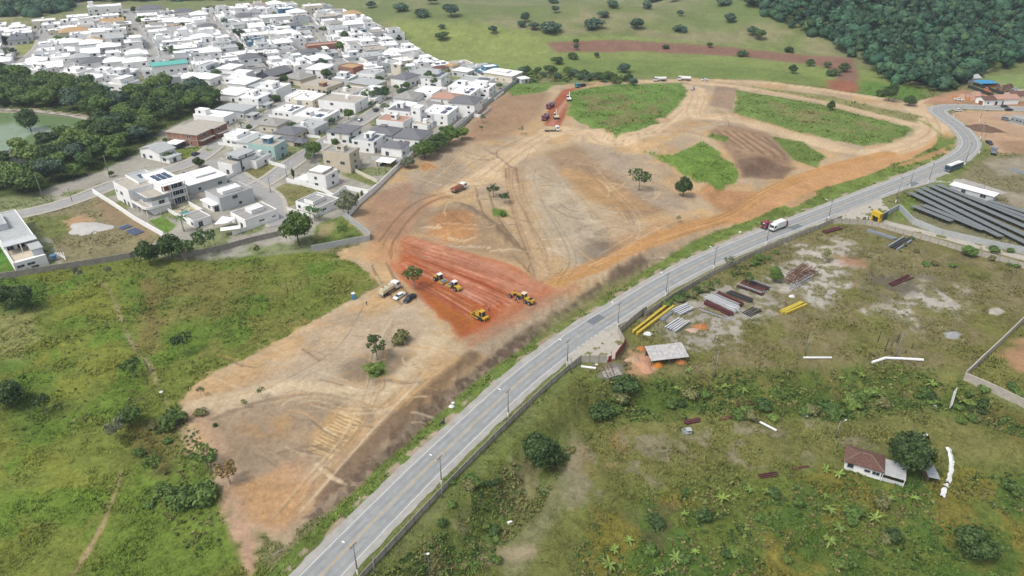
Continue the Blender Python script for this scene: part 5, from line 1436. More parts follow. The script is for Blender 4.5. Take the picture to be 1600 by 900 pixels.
LAWNS = [PL(q) for q in ([(38, 335), (155, 303), (255, 370), (205, 400), (98, 414)], [(355, 283), (405, 254), (450, 267), (402, 289)], [(416, 303), (447, 286), (500, 299), (440, 326)], [(488, 388), (573, 371), (532, 337), (495, 352)], [(545, 270), (595, 285), (540, 276)], [(273, 232), (352, 232), (280, 250)], [(22, 65), (60, 62), (30, 88)])]
ORD = ['first', 'second', 'third', 'fourth', 'fifth', 'sixth', 'seventh', 'eighth', 'ninth', 'tenth', 'eleventh', 'twelfth', 'thirteenth', 'fourteenth', 'fifteenth', 'sixteenth', 'seventeenth', 'eighteenth', 'nineteenth', 'twentieth', 'twenty-first', 'twenty-second', 'twenty-third', 'twenty-fourth', 'twenty-fifth']
def fill_rows():
    rr = random.Random(11)
    ys = [845, 822, 800, 778, 757, 737, 718, 699, 681, 663, 646, 629, 612, 596, 580, 564, 549, 534, 519, 505, 491, 477, 463, 450, 437, 424, 411, 398, 386, 374, 362, 350, 338, 326, 314, 302]
    row = 0
    for y in ys:
        x, found = -560.0, []
        while x < 60:
            w = rr.uniform(11.5, 16) if y > 500 else rr.uniform(13, 17.5)
            d = rr.uniform(11, 14.5) if y > 500 else rr.uniform(12.5, 16)
            yy = y + rr.uniform(-3, 3)
            if free(x, yy, 0.5 * max(w, d)):
                found.append((x, yy, w, d))
                HOUSES.append((x, yy, 0.5 * max(w, d)))
                x += w * 0.9
            else:
                x += 4.0
        vis = [f for f in found if abs(f[0]) < f[1] * 0.80 + 10]
        if not vis: continue
        for i, (hx, hy, w, d) in enumerate(vis):
            back = hy > 500
            ang = rr.choice([28, 26, 30]) if back else rr.choice([72, 70, 74])
            a = math.radians(ang)
            z = float(hgt(hx, hy))
            # near corner from the middle of the lot
            loc = Vector((hx - math.cos(a) * w / 2 + math.sin(a) * d / 2, hy - math.sin(a) * w / 2 - math.cos(a) * d / 2, z - 0.1))
            wall = rr.choices(['white', 'cream', 'pale', 'beige', 'grey', 'blue'], [84, 5, 9, 0.7, 1, 0.5])[0]
            rf = rr.choices(['flat', 'slab', 'hip', 'gable'], [58, 22, 14, 6])[0]
            rc = rr.choices(['white', 'grey', 'pale', 'dark', 'tan', 'red', 'pink', 'conc'], [72, 4, 17, 2, 0.4, 0.2, 0.5, 4] if rf in ('flat', 'slab') else [66, 5, 18, 8, 1, 0.5, 1, 0])[0]
            two = rr.random() < 0.45
            h = rr.uniform(5.8, 6.8) if two else rr.uniform(3.3, 4.6)
            upper = None
            if rf in ('flat', 'slab') and rr.random() < 0.6:
                u0, u1 = rr.uniform(0, 0.4), rr.uniform(0.55, 1.0)
                upper = [(u0, u1, rr.uniform(0, 0.35), rr.uniform(0.55, 1.0), h + rr.choice([1.6, 2.6, 2.9]), wall, rf, rr.choice(['white', rc, 'grey']))]
            names = {'flat': 'flat roof', 'slab': 'slab roof', 'hip': 'hip roof', 'gable': 'gable roof'}
            rcn = {'conc': 'concrete', 'pink': 'pinkish', 'dark': 'dark'}.get(rc, rc)
            label = '%s %s house, %s %s, %s from left in row %s from back' % (wall, 'two storey' if two else 'low', rcn, names[rf], ORD[min(i, 24)], ORD[row] if row < 25 else ORD[24])
            yard = (-2.0, w + 1.5, -4.5, d + 1.0, 1.7, M_WHITE if wall != 'beige' else M_CREAM, rr.choice(['xy', 'xyX', 'xY', 'y']))
            auto_house((int(hx) + 1000, int(hy)), ang, w, d, h, label, wall, rf, rc, upper, seed=row * 50 + i, fine=False, yard=yard, loc=loc, panels=rr.choice([0, 0, 0, 1, 2]), tanks=rr.choice([0, 1, 1]))
        row += 1
    return row
NROWS = fill_rows()
print('house rows', NROWS, 'houses', len([o for o in COL.objects if o.name.startswith('house')]), len(COL.objects))
# ------------------------------------------------------------------ vegetation
L_DARK = mat('dark_green_leaves', '#55703a', 0.7, 0.45, 0.6, rnd=0.22)
L_MID = mat('mid_green_leaves', '#6d8a42', 0.7, 0.42, 0.6, rnd=0.22)
L_LITE = mat('light_green_leaves', '#87a04f', 0.7, 0.4, 0.6, rnd=0.2)
L_BLUE = mat('bluish_green_leaves', '#5f7a60', 0.7, 0.4, 0.5, rnd=0.2)
L_OLIVE = mat('olive_leaves', '#8b8d5a', 0.75, 0.4, 0.6, rnd=0.2)
L_GREY = mat('greyish_leaves', '#8e9677', 0.75, 0.4, 0.6, rnd=0.15)
L_BANANA = mat('banana_leaves', '#8fa84e', 0.6, 0.25, 0.8, rnd=0.15)
L_DRY = mat('dry_leaves', '#9c8652', 0.8, 0.4, 0.8, rnd=0.15)
M_BARK = mat('grey_bark', '#a79d8d', 0.95, 0.3, 2.0)
M_BARKD = mat('brown_bark', '#76675a', 0.95, 0.3, 2.0)

_ico = bmesh.new()
bmesh.ops.create_icosphere(_ico, subdivisions=1, radius=1.0)
ICO_V = np.array([v.co[:] for v in _ico.verts])
ICO_F = np.array([[v.index for v in f.verts] for f in _ico.faces])
_ico.free()
_t = (1 + 5 ** 0.5) / 2
ICO0_V = np.array([(-1, _t, 0), (1, _t, 0), (-1, -_t, 0), (1, -_t, 0), (0, -1, _t), (0, 1, _t), (0, -1, -_t), (0, 1, -_t), (_t, 0, -1), (_t, 0, 1), (-_t, 0, -1), (-_t, 0, 1)]) / math.sqrt(1 + _t * _t)
ICO0_F = np.array([(0, 11, 5), (0, 5, 1), (0, 1, 7), (0, 7, 10), (0, 10, 11), (1, 5, 9), (5, 11, 4), (11, 10, 2), (10, 7, 6), (7, 1, 8), (3, 9, 4), (3, 4, 2), (3, 2, 6), (3, 6, 8), (3, 8, 9), (4, 9, 5), (2, 4, 11), (6, 2, 10), (8, 6, 7), (9, 8, 1)])

def leaf_arrays(lobes, n, leaf, rng, up=0.35, flat=0.75, shell=(0.72, 1.08)):
    """leaf-clump quads spread through the outer volume of the lobes: returns verts (n*4,3)"""
    lobes = np.array(lobes, float)
    wgt = (lobes[:, 3] * lobes[:, 4]) ** 0.9
    li = rng.choice(len(lobes), n, p=wgt / wgt.sum())
    d = rng.normal(size=(n, 3))
    d[:, 2] += up
    d /= np.linalg.norm(d, axis=1)[:, None]
    r = rng.uniform(shell[0], shell[1], n) ** 1.0
    c = lobes[li, :3] + d * lobes[li, 3:6] * r[:, None]
    nrm = d * flat + rng.normal(size=(n, 3)) * 0.55
    nrm /= np.linalg.norm(nrm, axis=1)[:, None]
    t = np.cross(nrm, rng.normal(size=(n, 3)))
    t /= np.linalg.norm(t, axis=1)[:, None] + 1e-9
    b = np.cross(nrm, t)
    s = leaf * rng.uniform(0.55, 1.35, n)[:, None]
    k = rng.uniform(0.55, 1.1, n)[:, None]
    v = np.stack([c - t * s, c - b * s * k, c + t * s, c + b * s * k * 0.9], 1)
    v += rng.normal(size=v.shape) * leaf * 0.12
    return v.reshape(-1, 3)

def quads_mesh(name, v, material, core=None):
    me = bpy.data.meshes.new(name)
    n = len(v) // 4
    cv = np.zeros((0, 3))
    cf = np.zeros((0, 3), int)
    if core is not None: cv, cf = core
    allv = np.concatenate([v, cv])
    me.vertices.add(len(allv))
    me.vertices.foreach_set('co', allv.astype(np.float32).ravel())
    loops = np.concatenate([np.arange(n * 4), (cf + n * 4).ravel()]).astype(np.int32)
    starts = np.concatenate([np.arange(0, n * 4, 4), n * 4 + np.arange(0, cf.size, 3)]).astype(np.int32)
    me.loops.add(len(loops))
    me.loops.foreach_set('vertex_index', loops)
    me.polygons.add(len(starts))
    me.polygons.foreach_set('loop_start', starts)
    me.update(calc_edges=True)
    me.materials.append(material)
    return me

def core_arrays(lobes, rng, k=0.74):
    vs, fs = [], []
    for i, (x, y, z, rx, ry, rz) in enumerate(lobes):
        vs.append(ICO_V * np.array([rx, ry, rz]) * k * rng.uniform(0.85, 1.1, (len(ICO_V), 1)) + np.array([x, y, z]))
        fs.append(ICO_F + i * len(ICO_V))
    return np.concatenate(vs), np.concatenate(fs)

def trunk_mesh(h, r, limbs, material, rng):
    m = MB()
    p = Vector((0, 0, -0.4))
    n = 4
    for i in range(n):
        q = Vector((rng.uniform(-0.12, 0.12) * h * 0.2, rng.uniform(-0.12, 0.12) * h * 0.2, h * (i + 1) / n))
        m.tube(p, q, r * (1 - 0.12 * i), r * (1 - 0.12 * (i + 1)), 7)
        p = q
    for (x, y, z) in limbs:
        mid = p.lerp(Vector((x, y, z)), 0.5) + Vector((rng.uniform(-0.2, 0.2), rng.uniform(-0.2, 0.2), 0.15))
        m.tube(p, mid, r * 0.55, r * 0.38, 5).tube(mid, (x, y, z), r * 0.38, r * 0.12, 5)
    return m.mesh('trunk', material, True)

TREES = {}
def make_tree_kind(kind, seed, R, H, n_lobe, n_leaf, leaf, trunk_h, spread=0.6, core=0.72, lobe_r=0.5, bark=None, up=0.35, flat=0.75, squash=0.75):
    """a tree R metres in crown radius and H metres tall"""
    rng = np.random.default_rng(seed)
    lobes = []
    ch = (H - trunk_h) / 2
    for i in range(n_lobe):
        a = 2 * math.pi * i / n_lobe * 1.0 + rng.uniform(-0.5, 0.5)
        rad = R * spread * (0.15 if i == 0 else rng.uniform(0.6, 1.0))
        lr = R * lobe_r * rng.uniform(0.75, 1.2)
        zc = trunk_h + ch + (rng.uniform(0.2, 0.65) * ch if i == 0 else rng.uniform(-0.35, 0.35) * ch)
        lobes.append((rad * math.cos(a), rad * math.sin(a), zc, lr, lr, lr * squash * (1.15 if H > 2 * R else 1.0)))
    v = leaf_arrays(lobes, n_leaf, leaf, rng, up, flat)
    cr = quads_mesh('crown', v, L_MID, core_arrays(lobes, rng, core) if core else None)
    tr = trunk_mesh(trunk_h + ch * 0.5, max(0.09, R * 0.055), [(l[0] * 0.85, l[1] * 0.85, l[2]) for l in lobes], bark or M_BARK, rng)
    TREES.setdefault(kind, []).append((cr, tr, R, H))

for s in range(3): make_tree_kind('round', 10 + s, 4.0, 8.0, 11, 2300, 0.31, 1.2, 0.52, 0.8, 0.55, M_BARKD)
for s in range(4): make_tree_kind('wood', 20 + s, 4.2, 9.0, 9, 1400, 0.40, 2.0, 0.6, 0.78, 0.52, M_BARKD)
for s in range(3): make_tree_kind('open', 30 + s, 3.6, 7.0, 9, 520, 0.30, 2.2, 0.72, 0.0, 0.34, M_BARK)
for s in range(2): make_tree_kind('sparse', 40 + s, 2.4, 5.5, 6, 170, 0.26, 2.4, 0.75, 0.0, 0.34, M_BARK)
for s in range(3): make_tree_kind('bush', 50 + s, 1.8, 2.0, 7, 480, 0.20, 0.15, 0.6, 0.75, 0.5, M_BARKD)
for s in range(2): make_tree_kind('column', 60 + s, 0.9, 6.0, 5, 260, 0.28, 0.3, 0.25, 0.8, 0.75, M_BARKD, squash=2.6)

def set_mat(o, m):
    o.material_slots[0].link = 'OBJECT'
    o.material_slots[0].material = m

def tree(kind, px, h, label, leafm=None, cat='tree', group=None, w=1.0, name=None, loc=None, rr=random):
    cr, tr, R, H = rr.choice(TREES[kind])
    s = h / H
    root = empty(name or ('bush' if kind == 'bush' else 'tree'), loc if loc is not None else P(*px), rr.uniform(0, 6.28))
    root.scale = (s * w, s * w, s)
    tag(root, label, cat, group)
    t = put('trunk', tr, root)
    c = put('crown', cr, root)
    set_mat(c, leafm or L_MID)
    return root

# --- trees one can point at
SITE_TREES = [
    ('open', (998, 297), 10.5, 'broad crowned lone tree on the bare slope left of its darker neighbour', L_DARK, 0.95), ('round', (1067, 307), 9.0, 'dense dark lone tree on the bare slope near the grass island', L_DARK, 0.85),
    ('open', (589, 562), 8.0, 'tall open tree in the middle of the lower dirt lobe', L_DARK, 0.8), ('open', (648, 452), 9.5, 'small round crowned tree on a thin trunk beside the parked cars', L_MID, 0.75),
    ('open', (771, 308), 6.5, 'left one of two thin trees beside the haul road', L_DARK, 0.9), ('open', (789, 318), 5.5, 'right one of two thin trees beside the haul road', L_DARK, 0.9),
    ('sparse', (815, 210), 4.5, 'thin pale tree beside the upper haul road near the white dump truck', L_OLIVE, 1.1), ('sparse', (754, 192), 5.0, 'small bushy tree on the reddish slope below the estate wall', L_DARK, 1.1), ('sparse', (752, 205), 3.0, 'low bush tree on the reddish slope below the estate wall', L_DARK, 1.2),
    ('sparse', (315, 620), 3.4, 'small dark sapling on the left tip of the lower dirt lobe', L_DARK, 0.9), ('sparse', (384, 638), 3.0, 'thin light green sapling on the lower dirt lobe', L_LITE, 0.9), ('sparse', (410, 622), 3.6, 'small dark sapling beside the thin light green one', L_DARK, 0.8),
    ('open', (325, 730), 7.0, 'green tree at the dirt edge left of its yellowing neighbour', L_MID, 0.8), ('open', (360, 756), 7.0, 'yellowing tree with pale trunk at the dirt edge', L_DRY, 0.75),
    ('open', (290, 553), 8.0, 'dark tree with pale trunk alone in the upper meadow', L_DARK, 0.75), ('open', (209, 590), 6.5, 'dark tree with forked white trunk beside the footpath', L_DARK, 0.8),
    ('open', (187, 688), 7.0, 'grey green tree with white trunk near the footpath end', L_GREY, 0.8), ('open', (243, 742), 6.0, 'thin tree with forked pale trunk in the lower meadow', L_MID, 0.75),
    ('open', (403, 397), 3.8, 'small slim tree in the meadow below the estate wall', L_DARK, 0.7), ('round', (17, 635), 8.0, 'broad dark tree at the left edge of the meadow', L_DARK, 1.1), ('open', (73, 645), 6.5, 'smaller dark tree with pale trunk right of the broad left edge tree', L_DARK, 0.7),
    ('round', (12, 480), 8.5, 'dark tree clump at the left edge below the estate wall, left one', L_DARK, 0.9), ('round', (40, 484), 9.0, 'dark tree clump at the left edge below the estate wall, right one', L_DARK, 0.85),
    ('round', (205, 665), 6.0, 'leafy green tree beside the lower footpath', L_MID, 1.1), ('bush', (272, 664), 3.6, 'bright green bush at the dirt corner', L_MID, 1.2),
    ('round', (467, 383), 14.0, 'big round bright green tree beside the walled lawn', L_MID, 0.88), ('round', (545, 336), 11.0, 'large grey green flowering tree beside the palm garden', L_GREY, 0.8), ('open', (538, 372), 6.5, 'thin tree standing inside the walled lawn', L_MID, 0.7),
    ('round', (235, 414), 9.5, 'dark tree at the estate wall, left of three', L_DARK, 0.9), ('round', (270, 404), 10.0, 'dark tree at the estate wall, middle of three', L_DARK, 0.95), ('open', (322, 396), 11.0, 'tall dark tree with pale trunk at the estate wall, right of three', L_DARK, 0.85), ('open', (292, 408), 9.0, 'dark tree with slanting trunk before the estate wall trees', L_DARK, 0.9),
    ('open', (126, 440), 6.0, 'thin grey tree against the wall of the empty lot', L_GREY, 0.6), ('open', (172, 432), 4.5, 'small bare looking tree against the wall of the empty lot', L_GREY, 0.6),
    ('round', (664, 248), 9.5, 'bushy green tree at the estate wall, left of the clump', L_MID, 1.3), ('round', (683, 236), 8.5, 'dark green tree inside the clump at the estate wall', L_DARK, 1.4), ('round', (702, 226), 10.0, 'bushy green tree at the estate wall, middle of the clump', L_MID, 1.2), ('round', (722, 218), 7.0, 'yellow green tree at the estate wall, right of the clump', L_LITE, 1.1), ('round', (638, 262), 5.5, 'grey green bush tree beside the gazebo wall', L_GREY, 1.3),
    ('round', (845, 728), 9.0, 'big round dark bush tree in the field beside the road wall', L_DARK, 1.05), ('round', (1413, 737), 12.0, 'large dark tree shading the tiled cottage', L_DARK, 0.95), ('round', (1515, 868), 7.5, 'round dark tree at the lower right corner', L_DARK, 1.15),
    ('open', (1140, 418), 5.0, 'small pale tree on the verge behind the road wall', L_GREY, 0.9), ('open', (1168, 447), 5.5, 'small tree at the end of the rusty beam stack', L_MID, 0.75), ('round', (1210, 440), 5.5, 'green tree growing among the rusty frames', L_MID, 0.9), ('sparse', (1290, 410), 5.0, 'pale feathery tree in the depot yard', L_OLIVE, 1.2),
    ('round', (1512, 400), 4.0, 'bush clump on the yard wall beside the driveway', L_MID, 1.4), ('round', (1388, 158), 11.0, 'large dark round tree beside the upper track', L_DARK, 0.85), ('round', (1297, 173), 6.0, 'small round tree on the long grass strip', L_DARK, 0.8), ('round', (1420, 165), 6.0, 'bush tree right of the large round tree by the track', L_DARK, 1.3),
    ('open', (913, 133), 9.0, 'bushy tree behind the turquoise truck', L_BLUE, 0.9), ('open', (955, 130), 8.0, 'small tree at the upper edge of the grass island, left', L_DARK, 0.9), ('open', (982, 132), 8.0, 'small tree at the upper edge of the grass island, middle', L_DARK, 0.9), ('round', (975, 113), 6.5, 'flat topped shrub tree above the upper track', L_BLUE, 1.5), ('round', (1238, 115), 6.5, 'lone shrub tree on the slope under the brown strip', L_DARK, 1.0),
    ('bush', (584, 584), 2.8, 'yellow green bush below the tall open tree', L_LITE, 1.0), ('bush', (628, 535), 3.6, 'olive bush right of the tall open tree', L_OLIVE, 1.0), ('sparse', (1060, 348), 3.0, 'tiny shrub on the bank slope by the haul road', L_MID, 1.0),
    ('round', (49, 206), 13.0, 'round dark tree standing on the pond bank', L_DARK, 0.9), ('bush', (785, 338), 2.0, 'small bush on the little grass patch by the haul road', L_MID, 1.0), ('bush', (938, 652), 3.5, 'dark round bush on the bank below the driveway', L_DARK, 1.2), ('bush', (975, 610), 3.5, 'dark bush below the dark concrete slab', L_DARK, 1.3), ('bush', (1578, 770), 3.0, 'small round bush right of the white sheeting', L_MID, 1.0),
    ('bush', (1375, 150 + 0), 3.5, 'low bush left of the large round tree by the track', L_DARK, 1.2)]
for kind, px, h, lb, lm, w in SITE_TREES:
    tree(kind, px, h, lb, lm, 'bush' if kind == 'bush' else 'tree', 'trees of the site and the fields', w)
for i, (px, h) in enumerate([((290, 785), 3.2), ((318, 780), 3.4), ((270, 778), 2.2)]):
    tree('bush', px, h, ['dark thicket bush beside the dirt edge, left', 'dark thicket bush beside the dirt edge, right', 'small thicket bush at the left end of the dark pair'][i], L_MID, 'bush', 'thicket bushes', 1.3)
# shrubs on the hills
HILL = [(690, 62, 6, 1.9), (770, 52, 6, 1.2), (805, 42, 8, 1.0), (865, 10, 8, 1.2), (868, 20, 6, 1.2), (940, 20, 8, 1.2), (942, 27, 5, 1.2), (957, 12, 6, 1.0), (990, 19, 6, 1.4), (1010, 14, 6, 1.0), (995, 45, 9, 1.2), (1020, 50, 6, 1.2), (928, 45, 8, 1.2), (860, 50, 7, 1.5), (875, 58, 8, 1.2), (835, 46, 6, 1.6), (815, 42, 5, 1.5), (1085, 50, 5, 1.8), (1062, 50, 5, 1.4), (1062, 25, 5, 1.2), (1102, 15, 8, 1.2), (1020, 3, 7, 1.5), (1050, 3, 7, 1.8), (1135, 50, 8, 1.0), (1140, 35, 8, 1.2), (705, 26, 11, 1.3), (740, 30, 10, 1.5), (625, 18, 7, 1.2), (660, 26, 6, 1.4), (790, 10, 7, 1.5), (820, 34, 8, 0.9), (1175, 55, 7, 1.2), (1185, 62, 8, 1.2), (900, 70, 5, 1.0), (900, 78, 4, 1.0), (1040, 76, 3, 1.8), (1108, 74, 4, 1.2), (1160, 88, 4, 1.2), (1232, 82, 4, 1.0), (1265, 103, 5, 1.2), (1318, 112, 6, 1.2), (1292, 106, 4, 1.4), (1302, 118, 4, 1.4), (895, 92, 4, 1.2), (870, 100, 5, 1.0), (932, 90, 4, 1.0), (690, 45, 4, 1.4), (520, 6, 6, 1.2), (1170, 10, 8, 1.4), (1130, 8, 6, 1.5), (760, 5, 6, 1.5), (580, 12, 6, 1.5), (675, 6, 7, 1.6)]
_hr = random.Random(8)
for i, (x, y, h, w) in enumerate(HILL):
    if i % 3 == 2 and y < 60: continue
    hl, hg = ('dark shrub on the near slope around the brown strip', 'shrubs by the brown strip') if y > 64 and x > 840 else ('dark shrub on the green slope beside the estate', 'shrubs beside the estate') if x < 800 else ('dark shrub on the far grey green hill at the top', 'shrubs of the far hill')
    tree(_hr.choice(['round', 'wood', 'wood', 'bush']), (x, y), h, hl, L_BLUE if y < 60 else L_DARK, 'shrub', hg, w * 1.15, 'shrub', rr=_hr)
_rr = random.Random(5)
for i in range(26):                                           # hedge line under the ridge, past the estate's far corner
    x = 815 + i * 7 + _rr.uniform(-2, 2)
    y = 110 + 0.09 * (x - 815) + _rr.uniform(-5, 6)
    if 868 < x < 880 and y < 120: continue
    tree('round' if i % 2 else 'wood', (x, y + 4), _rr.uniform(3.5, 6), 'bushy shrub in the hedge line between the estate corner and the hill', _rr.choice([L_DARK, L_MID, L_BLUE]), 'shrub', 'hedge line shrubs', 1.3, 'shrub')
# the wood between pond and houses
WOOD_TREES = 0
_wr = random.Random(21)
wx = np.array(WOOD_W)
_pts = []
for _ in range(9000):
    x, y = _wr.uniform(wx[:, 0].min(), wx[:, 0].max()), _wr.uniform(wx[:, 1].min(), wx[:, 1].max())
    if abs(x) > y * 0.77 + 8: continue
    if float(poly_sdf(np.array([x]), np.array([y]), WOOD_W)[0]) < 2.5: continue
    if float(poly_sdf(np.array([x]), np.array([y]), POND)[0]) > -5: continue
    if any((x - a) ** 2 + (y - b) ** 2 < 6.6 ** 2 for a, b in _pts): continue
    d = seg_dist(np.array([x]), np.array([y]), [tuple(q) for q in pl[:]])[0][0]
    if d < 4: continue
    if min(seg_dist(np.array([x]), np.array([y]), [tuple(q[:2]) for q in STREETS[0][0]])[0][0], 99) < 8: continue
    if any(math.hypot(x - hx, y - hy) < hr + 3 for hx, hy, hr in HOUSES): continue
    _pts.append((x, y))
    if len(_pts) >= 150: break
for x, y in _pts:
    tree('wood', None, _wr.uniform(7, 12), 'leafy tree in the crowded wood between the pond and the houses', _wr.choice([L_DARK, L_DARK, L_MID, L_MID, L_LITE, L_BLUE]), 'tree', 'trees of the wood by the pond', _wr.uniform(1.05, 1.45), loc=G(x, y), rr=_wr)
for i, x in enumerate((2, 20, 36, 72, 88, 104, 118)):          # young trees along the pond path
    tree('open', (x, 172 + i * 1.7), 3.6, 'young tree in the line along the pond path', L_LITE, 'tree', 'young trees along the pond path', 0.9)
# estate garden and street trees
EST_TREES = [(18, 92, 9), (10, 104, 8), (265, 88, 9), (275, 92, 8), (285, 100, 7), (272, 105, 6), (220, 38, 7), (228, 34, 6), (352, 42, 8), (378, 62, 8), (388, 70, 6), (332, 120, 8), (345, 122, 6), (408, 100, 9), (430, 30, 6), (470, 28, 7), (445, 46, 5), (506, 55, 8), (532, 82, 8), (540, 64, 8), (552, 85, 7), (560, 92, 6), (458, 108, 6), (510, 125, 8), (444, 135, 8), (505, 108, 8), (575, 160, 9), (590, 158, 9), (600, 155, 8), (583, 172, 6), (630, 155, 7), (672, 132, 9), (680, 135, 8), (632, 152, 6), (545, 188, 7), (400, 150, 6), (492, 245, 8), (486, 254, 6), (355, 268, 4.5), (485, 275, 3), (335, 125, 6), (75, 48, 5), (138, 60, 5), (148, 105, 6), (165, 100, 5), (112, 108, 4), (330, 22, 8), (210, 20, 6), (180, 14, 7), (310, 95, 6), (320, 92, 5), (650, 100, 5), (610, 102, 6), (700, 165, 5), (720, 160, 6), (712, 178, 4.5), (545, 145, 5), (430, 160, 5), (560, 215, 4), (535, 222, 4.5), (525, 230, 4.5), (265, 250, 4), (275, 248, 4), (472, 60, 5), (490, 50, 5), (650, 225, 4), (602, 176, 6), (390, 205, 4)]
for i, (x, y, h) in enumerate(EST_TREES):
    tree(_wr.choice(['round', 'wood', 'open']), (x, y), h, 'leafy garden or street tree between the white houses of the estate', _wr.choice([L_DARK, L_MID, L_BLUE, L_MID]), 'tree', 'garden and street trees of the estate', 1.0, rr=_wr)
_n = 0
while _n < 70:
    x, y = _wr.uniform(-420, 20), _wr.uniform(300, 690)
    if float(poly_sdf(np.array([x]), np.array([y]), EST_W)[0]) < 3 or float(poly_sdf(np.array([x]), np.array([y]), WOOD_W)[0]) > -4: continue
    if any(math.hypot(x - hx, y - hy) < hr * 0.98 for hx, hy, hr in HOUSES): continue
    if any(seg_dist(np.array([x]), np.array([y]), [tuple(q[:2]) for q in line])[0][0] < w / 2 + 1.2 for line, w in STREETS): continue
    if any(float(poly_sdf(np.array([x]), np.array([y]), q)[0]) > -1 for q in LAWNS): continue
    tree(_wr.choice(['round', 'wood', 'bush']), None, _wr.uniform(2.5, 5.0), 'green garden shrub squeezed between the walls of the white houses', _wr.choice([L_DARK, L_MID, L_BLUE]), 'shrub', 'garden shrubs of the estate', 1.1, 'shrub', loc=G(x, y), rr=_wr)
    _n += 1
tree('column', (459, 281), 5.5, 'narrow dark cypress on the pavement by the dry lawn', L_DARK, 'tree', None, 1.0)
for i, (x, y) in enumerate([(560, 313), (552, 317), (566, 309)]):
    tree('column', (x, y), 3.0, 'small clipped cypress in the white walled garden', L_DARK, 'tree', 'clipped cypresses', 1.6)

# --- palms and bananas
def frond(m, p, a, length, droop, width, lift, seg=4):
    prev = Vector(p)
    d = Vector((math.cos(a), math.sin(a), 0))
    sd = Vector((-math.sin(a), math.cos(a), 0))
    last = None
    for i in range(seg + 1):
        t = i / seg
        q = Vector(p) + d * length * t + Vector((0, 0, lift * length * t - droop * length * t * t))
        w = width * (0.35 + 1.3 * t * (1 - t) * 2) * (1 if i < seg else 0.1)
        row = (q - sd * w / 2, q + Vector((0, 0, 0.06 * width)), q + sd * w / 2)
        if last: m.add([*last, *row], [(0, 1, 4, 3), (1, 2, 5, 4)])
        last = row
def make_palm():
    m = MB()
    rr = random.Random(3)
    for k in range(16): frond(m, (0, 0, 5.0), k * 2.4, rr.uniform(2.2, 3.0), rr.uniform(0.5, 1.0), 0.55, rr.uniform(0.2, 0.9))
    t = MB()
    for i in range(4): t.tube((0.05 * i, 0, i * 1.25), (0.05 * (i + 1), 0, (i + 1) * 1.25), 0.2 - 0.02 * i, 0.18 - 0.02 * i, 7)
    return m.mesh('crown', L_DARK), t.mesh('trunk', M_BARK, True)
def make_banana(seed):
    m = MB()
    rr = random.Random(seed)
    for k in range(8): frond(m, (0, 0, 1.1), k * 2.4 + rr.uniform(-0.3, 0.3), rr.uniform(1.5, 2.2), rr.uniform(0.3, 0.8), 0.55, rr.uniform(0.4, 1.3))
    t = MB().tube((0, 0, -0.3), (0, 0, 1.2), 0.14, 0.1, 6)
    return m.mesh('leaf_crown', L_BANANA), t.mesh('stem', L_OLIVE, True)
PALM = make_palm()
for i, (px, s, lb) in enumerate([((485, 343), 1.0, 'left palm in the walled garden of the single storey house'), ((492, 346), 1.05, 'middle palm in the walled garden of the single storey house'), ((500, 345), 0.95, 'right palm in the walled garden of the single storey house'), ((288, 362), 1.2, 'palm with arching fronds below the pool terrace'), ((636, 128), 1.7, 'tall palm between the houses near the field edge'), ((700, 128), 1.3, 'palm beside the last houses at the field edge'), ((282, 100), 1.2, 'palm beside the far estate street'), ((480, 250), 1.3, 'palm on the estate street beside the beige house'), ((379, 205), 0.9, 'small palm by the pale roofed house')]):
    r = tag(empty('palm_tree', P(*px), i * 1.1, s), lb, 'palm', 'palms of the estate')
    put('trunk', PALM[1], r)
    put('crown', PALM[0], r)
BAN = [make_banana(s) for s in range(3)]
BANANAS = [(1055, 610), (1080, 616), (1160, 614), (1075, 583), (1134, 608), (1314, 594), (1344, 590), (1455, 604), (1170, 768), (1128, 784), (1150, 778), (1196, 772), (952, 888), (960, 862), (1055, 876), (1085, 866), (982, 848), (1295, 802), (1290, 738), (1310, 745), (1390, 782), (1427, 783), (1295, 850), (1287, 778), (1366, 815), (1070, 806), (1030, 900), (1500, 630), (1325, 800), (1310, 830)]
for i, px in enumerate(BANANAS):
    bright = i % 3 != 2
    r = tag(empty('banana_plant', P(*px), i * 0.9, 0.6 + 0.4 * ((i * 7) % 5) / 5), 'light green banana plant ' + ('on the green bank below the depot yard' if px[1] < 640 else 'near the tiled cottage' if px[0] > 1240 else 'in the scrub at the bottom edge' if px[1] > 830 else 'in the scrub between the cottage and the road wall'), 'banana plant', 'banana plants')
    put('stem', BAN[i % 3][1], r)
    c = put('leaf_crown', BAN[i % 3][0], r)
    if not bright: set_mat(c, L_LITE)
# scrub on the bank and along the wall
SCRUB = []
for _ in range(36):
    x = _wr.uniform(935, 1500)
    SCRUB.append((x, 640 + 12 * math.sin(x / 60) + _wr.uniform(-14, 10), _wr.uniform(1.2, 2.6)))
for _ in range(20): SCRUB.append((_wr.uniform(1000, 1400), _wr.uniform(770, 895), _wr.uniform(1.0, 2.4)))
for _ in range(26):
    t = _wr.random()
    SCRUB.append((1030 + 190 * t, 478 - 92 * t + _wr.uniform(2, 10), _wr.uniform(1.0, 2.2)))
for _ in range(16): SCRUB.append((_wr.uniform(690, 800), _wr.uniform(740, 880), _wr.uniform(0.8, 1.8)))
for _ in range(14): SCRUB.append((1400 + 200 * _wr.random(), 372 + 46 * _wr.random(), _wr.uniform(1.0, 1.8)))
for _ in range(12): SCRUB.append((_wr.uniform(215, 345), _wr.uniform(610, 800), _wr.uniform(0.8, 1.5)))
for _ in range(16): SCRUB.append((_wr.uniform(1495, 1600), _wr.uniform(600, 665), _wr.uniform(0.9, 1.8)))
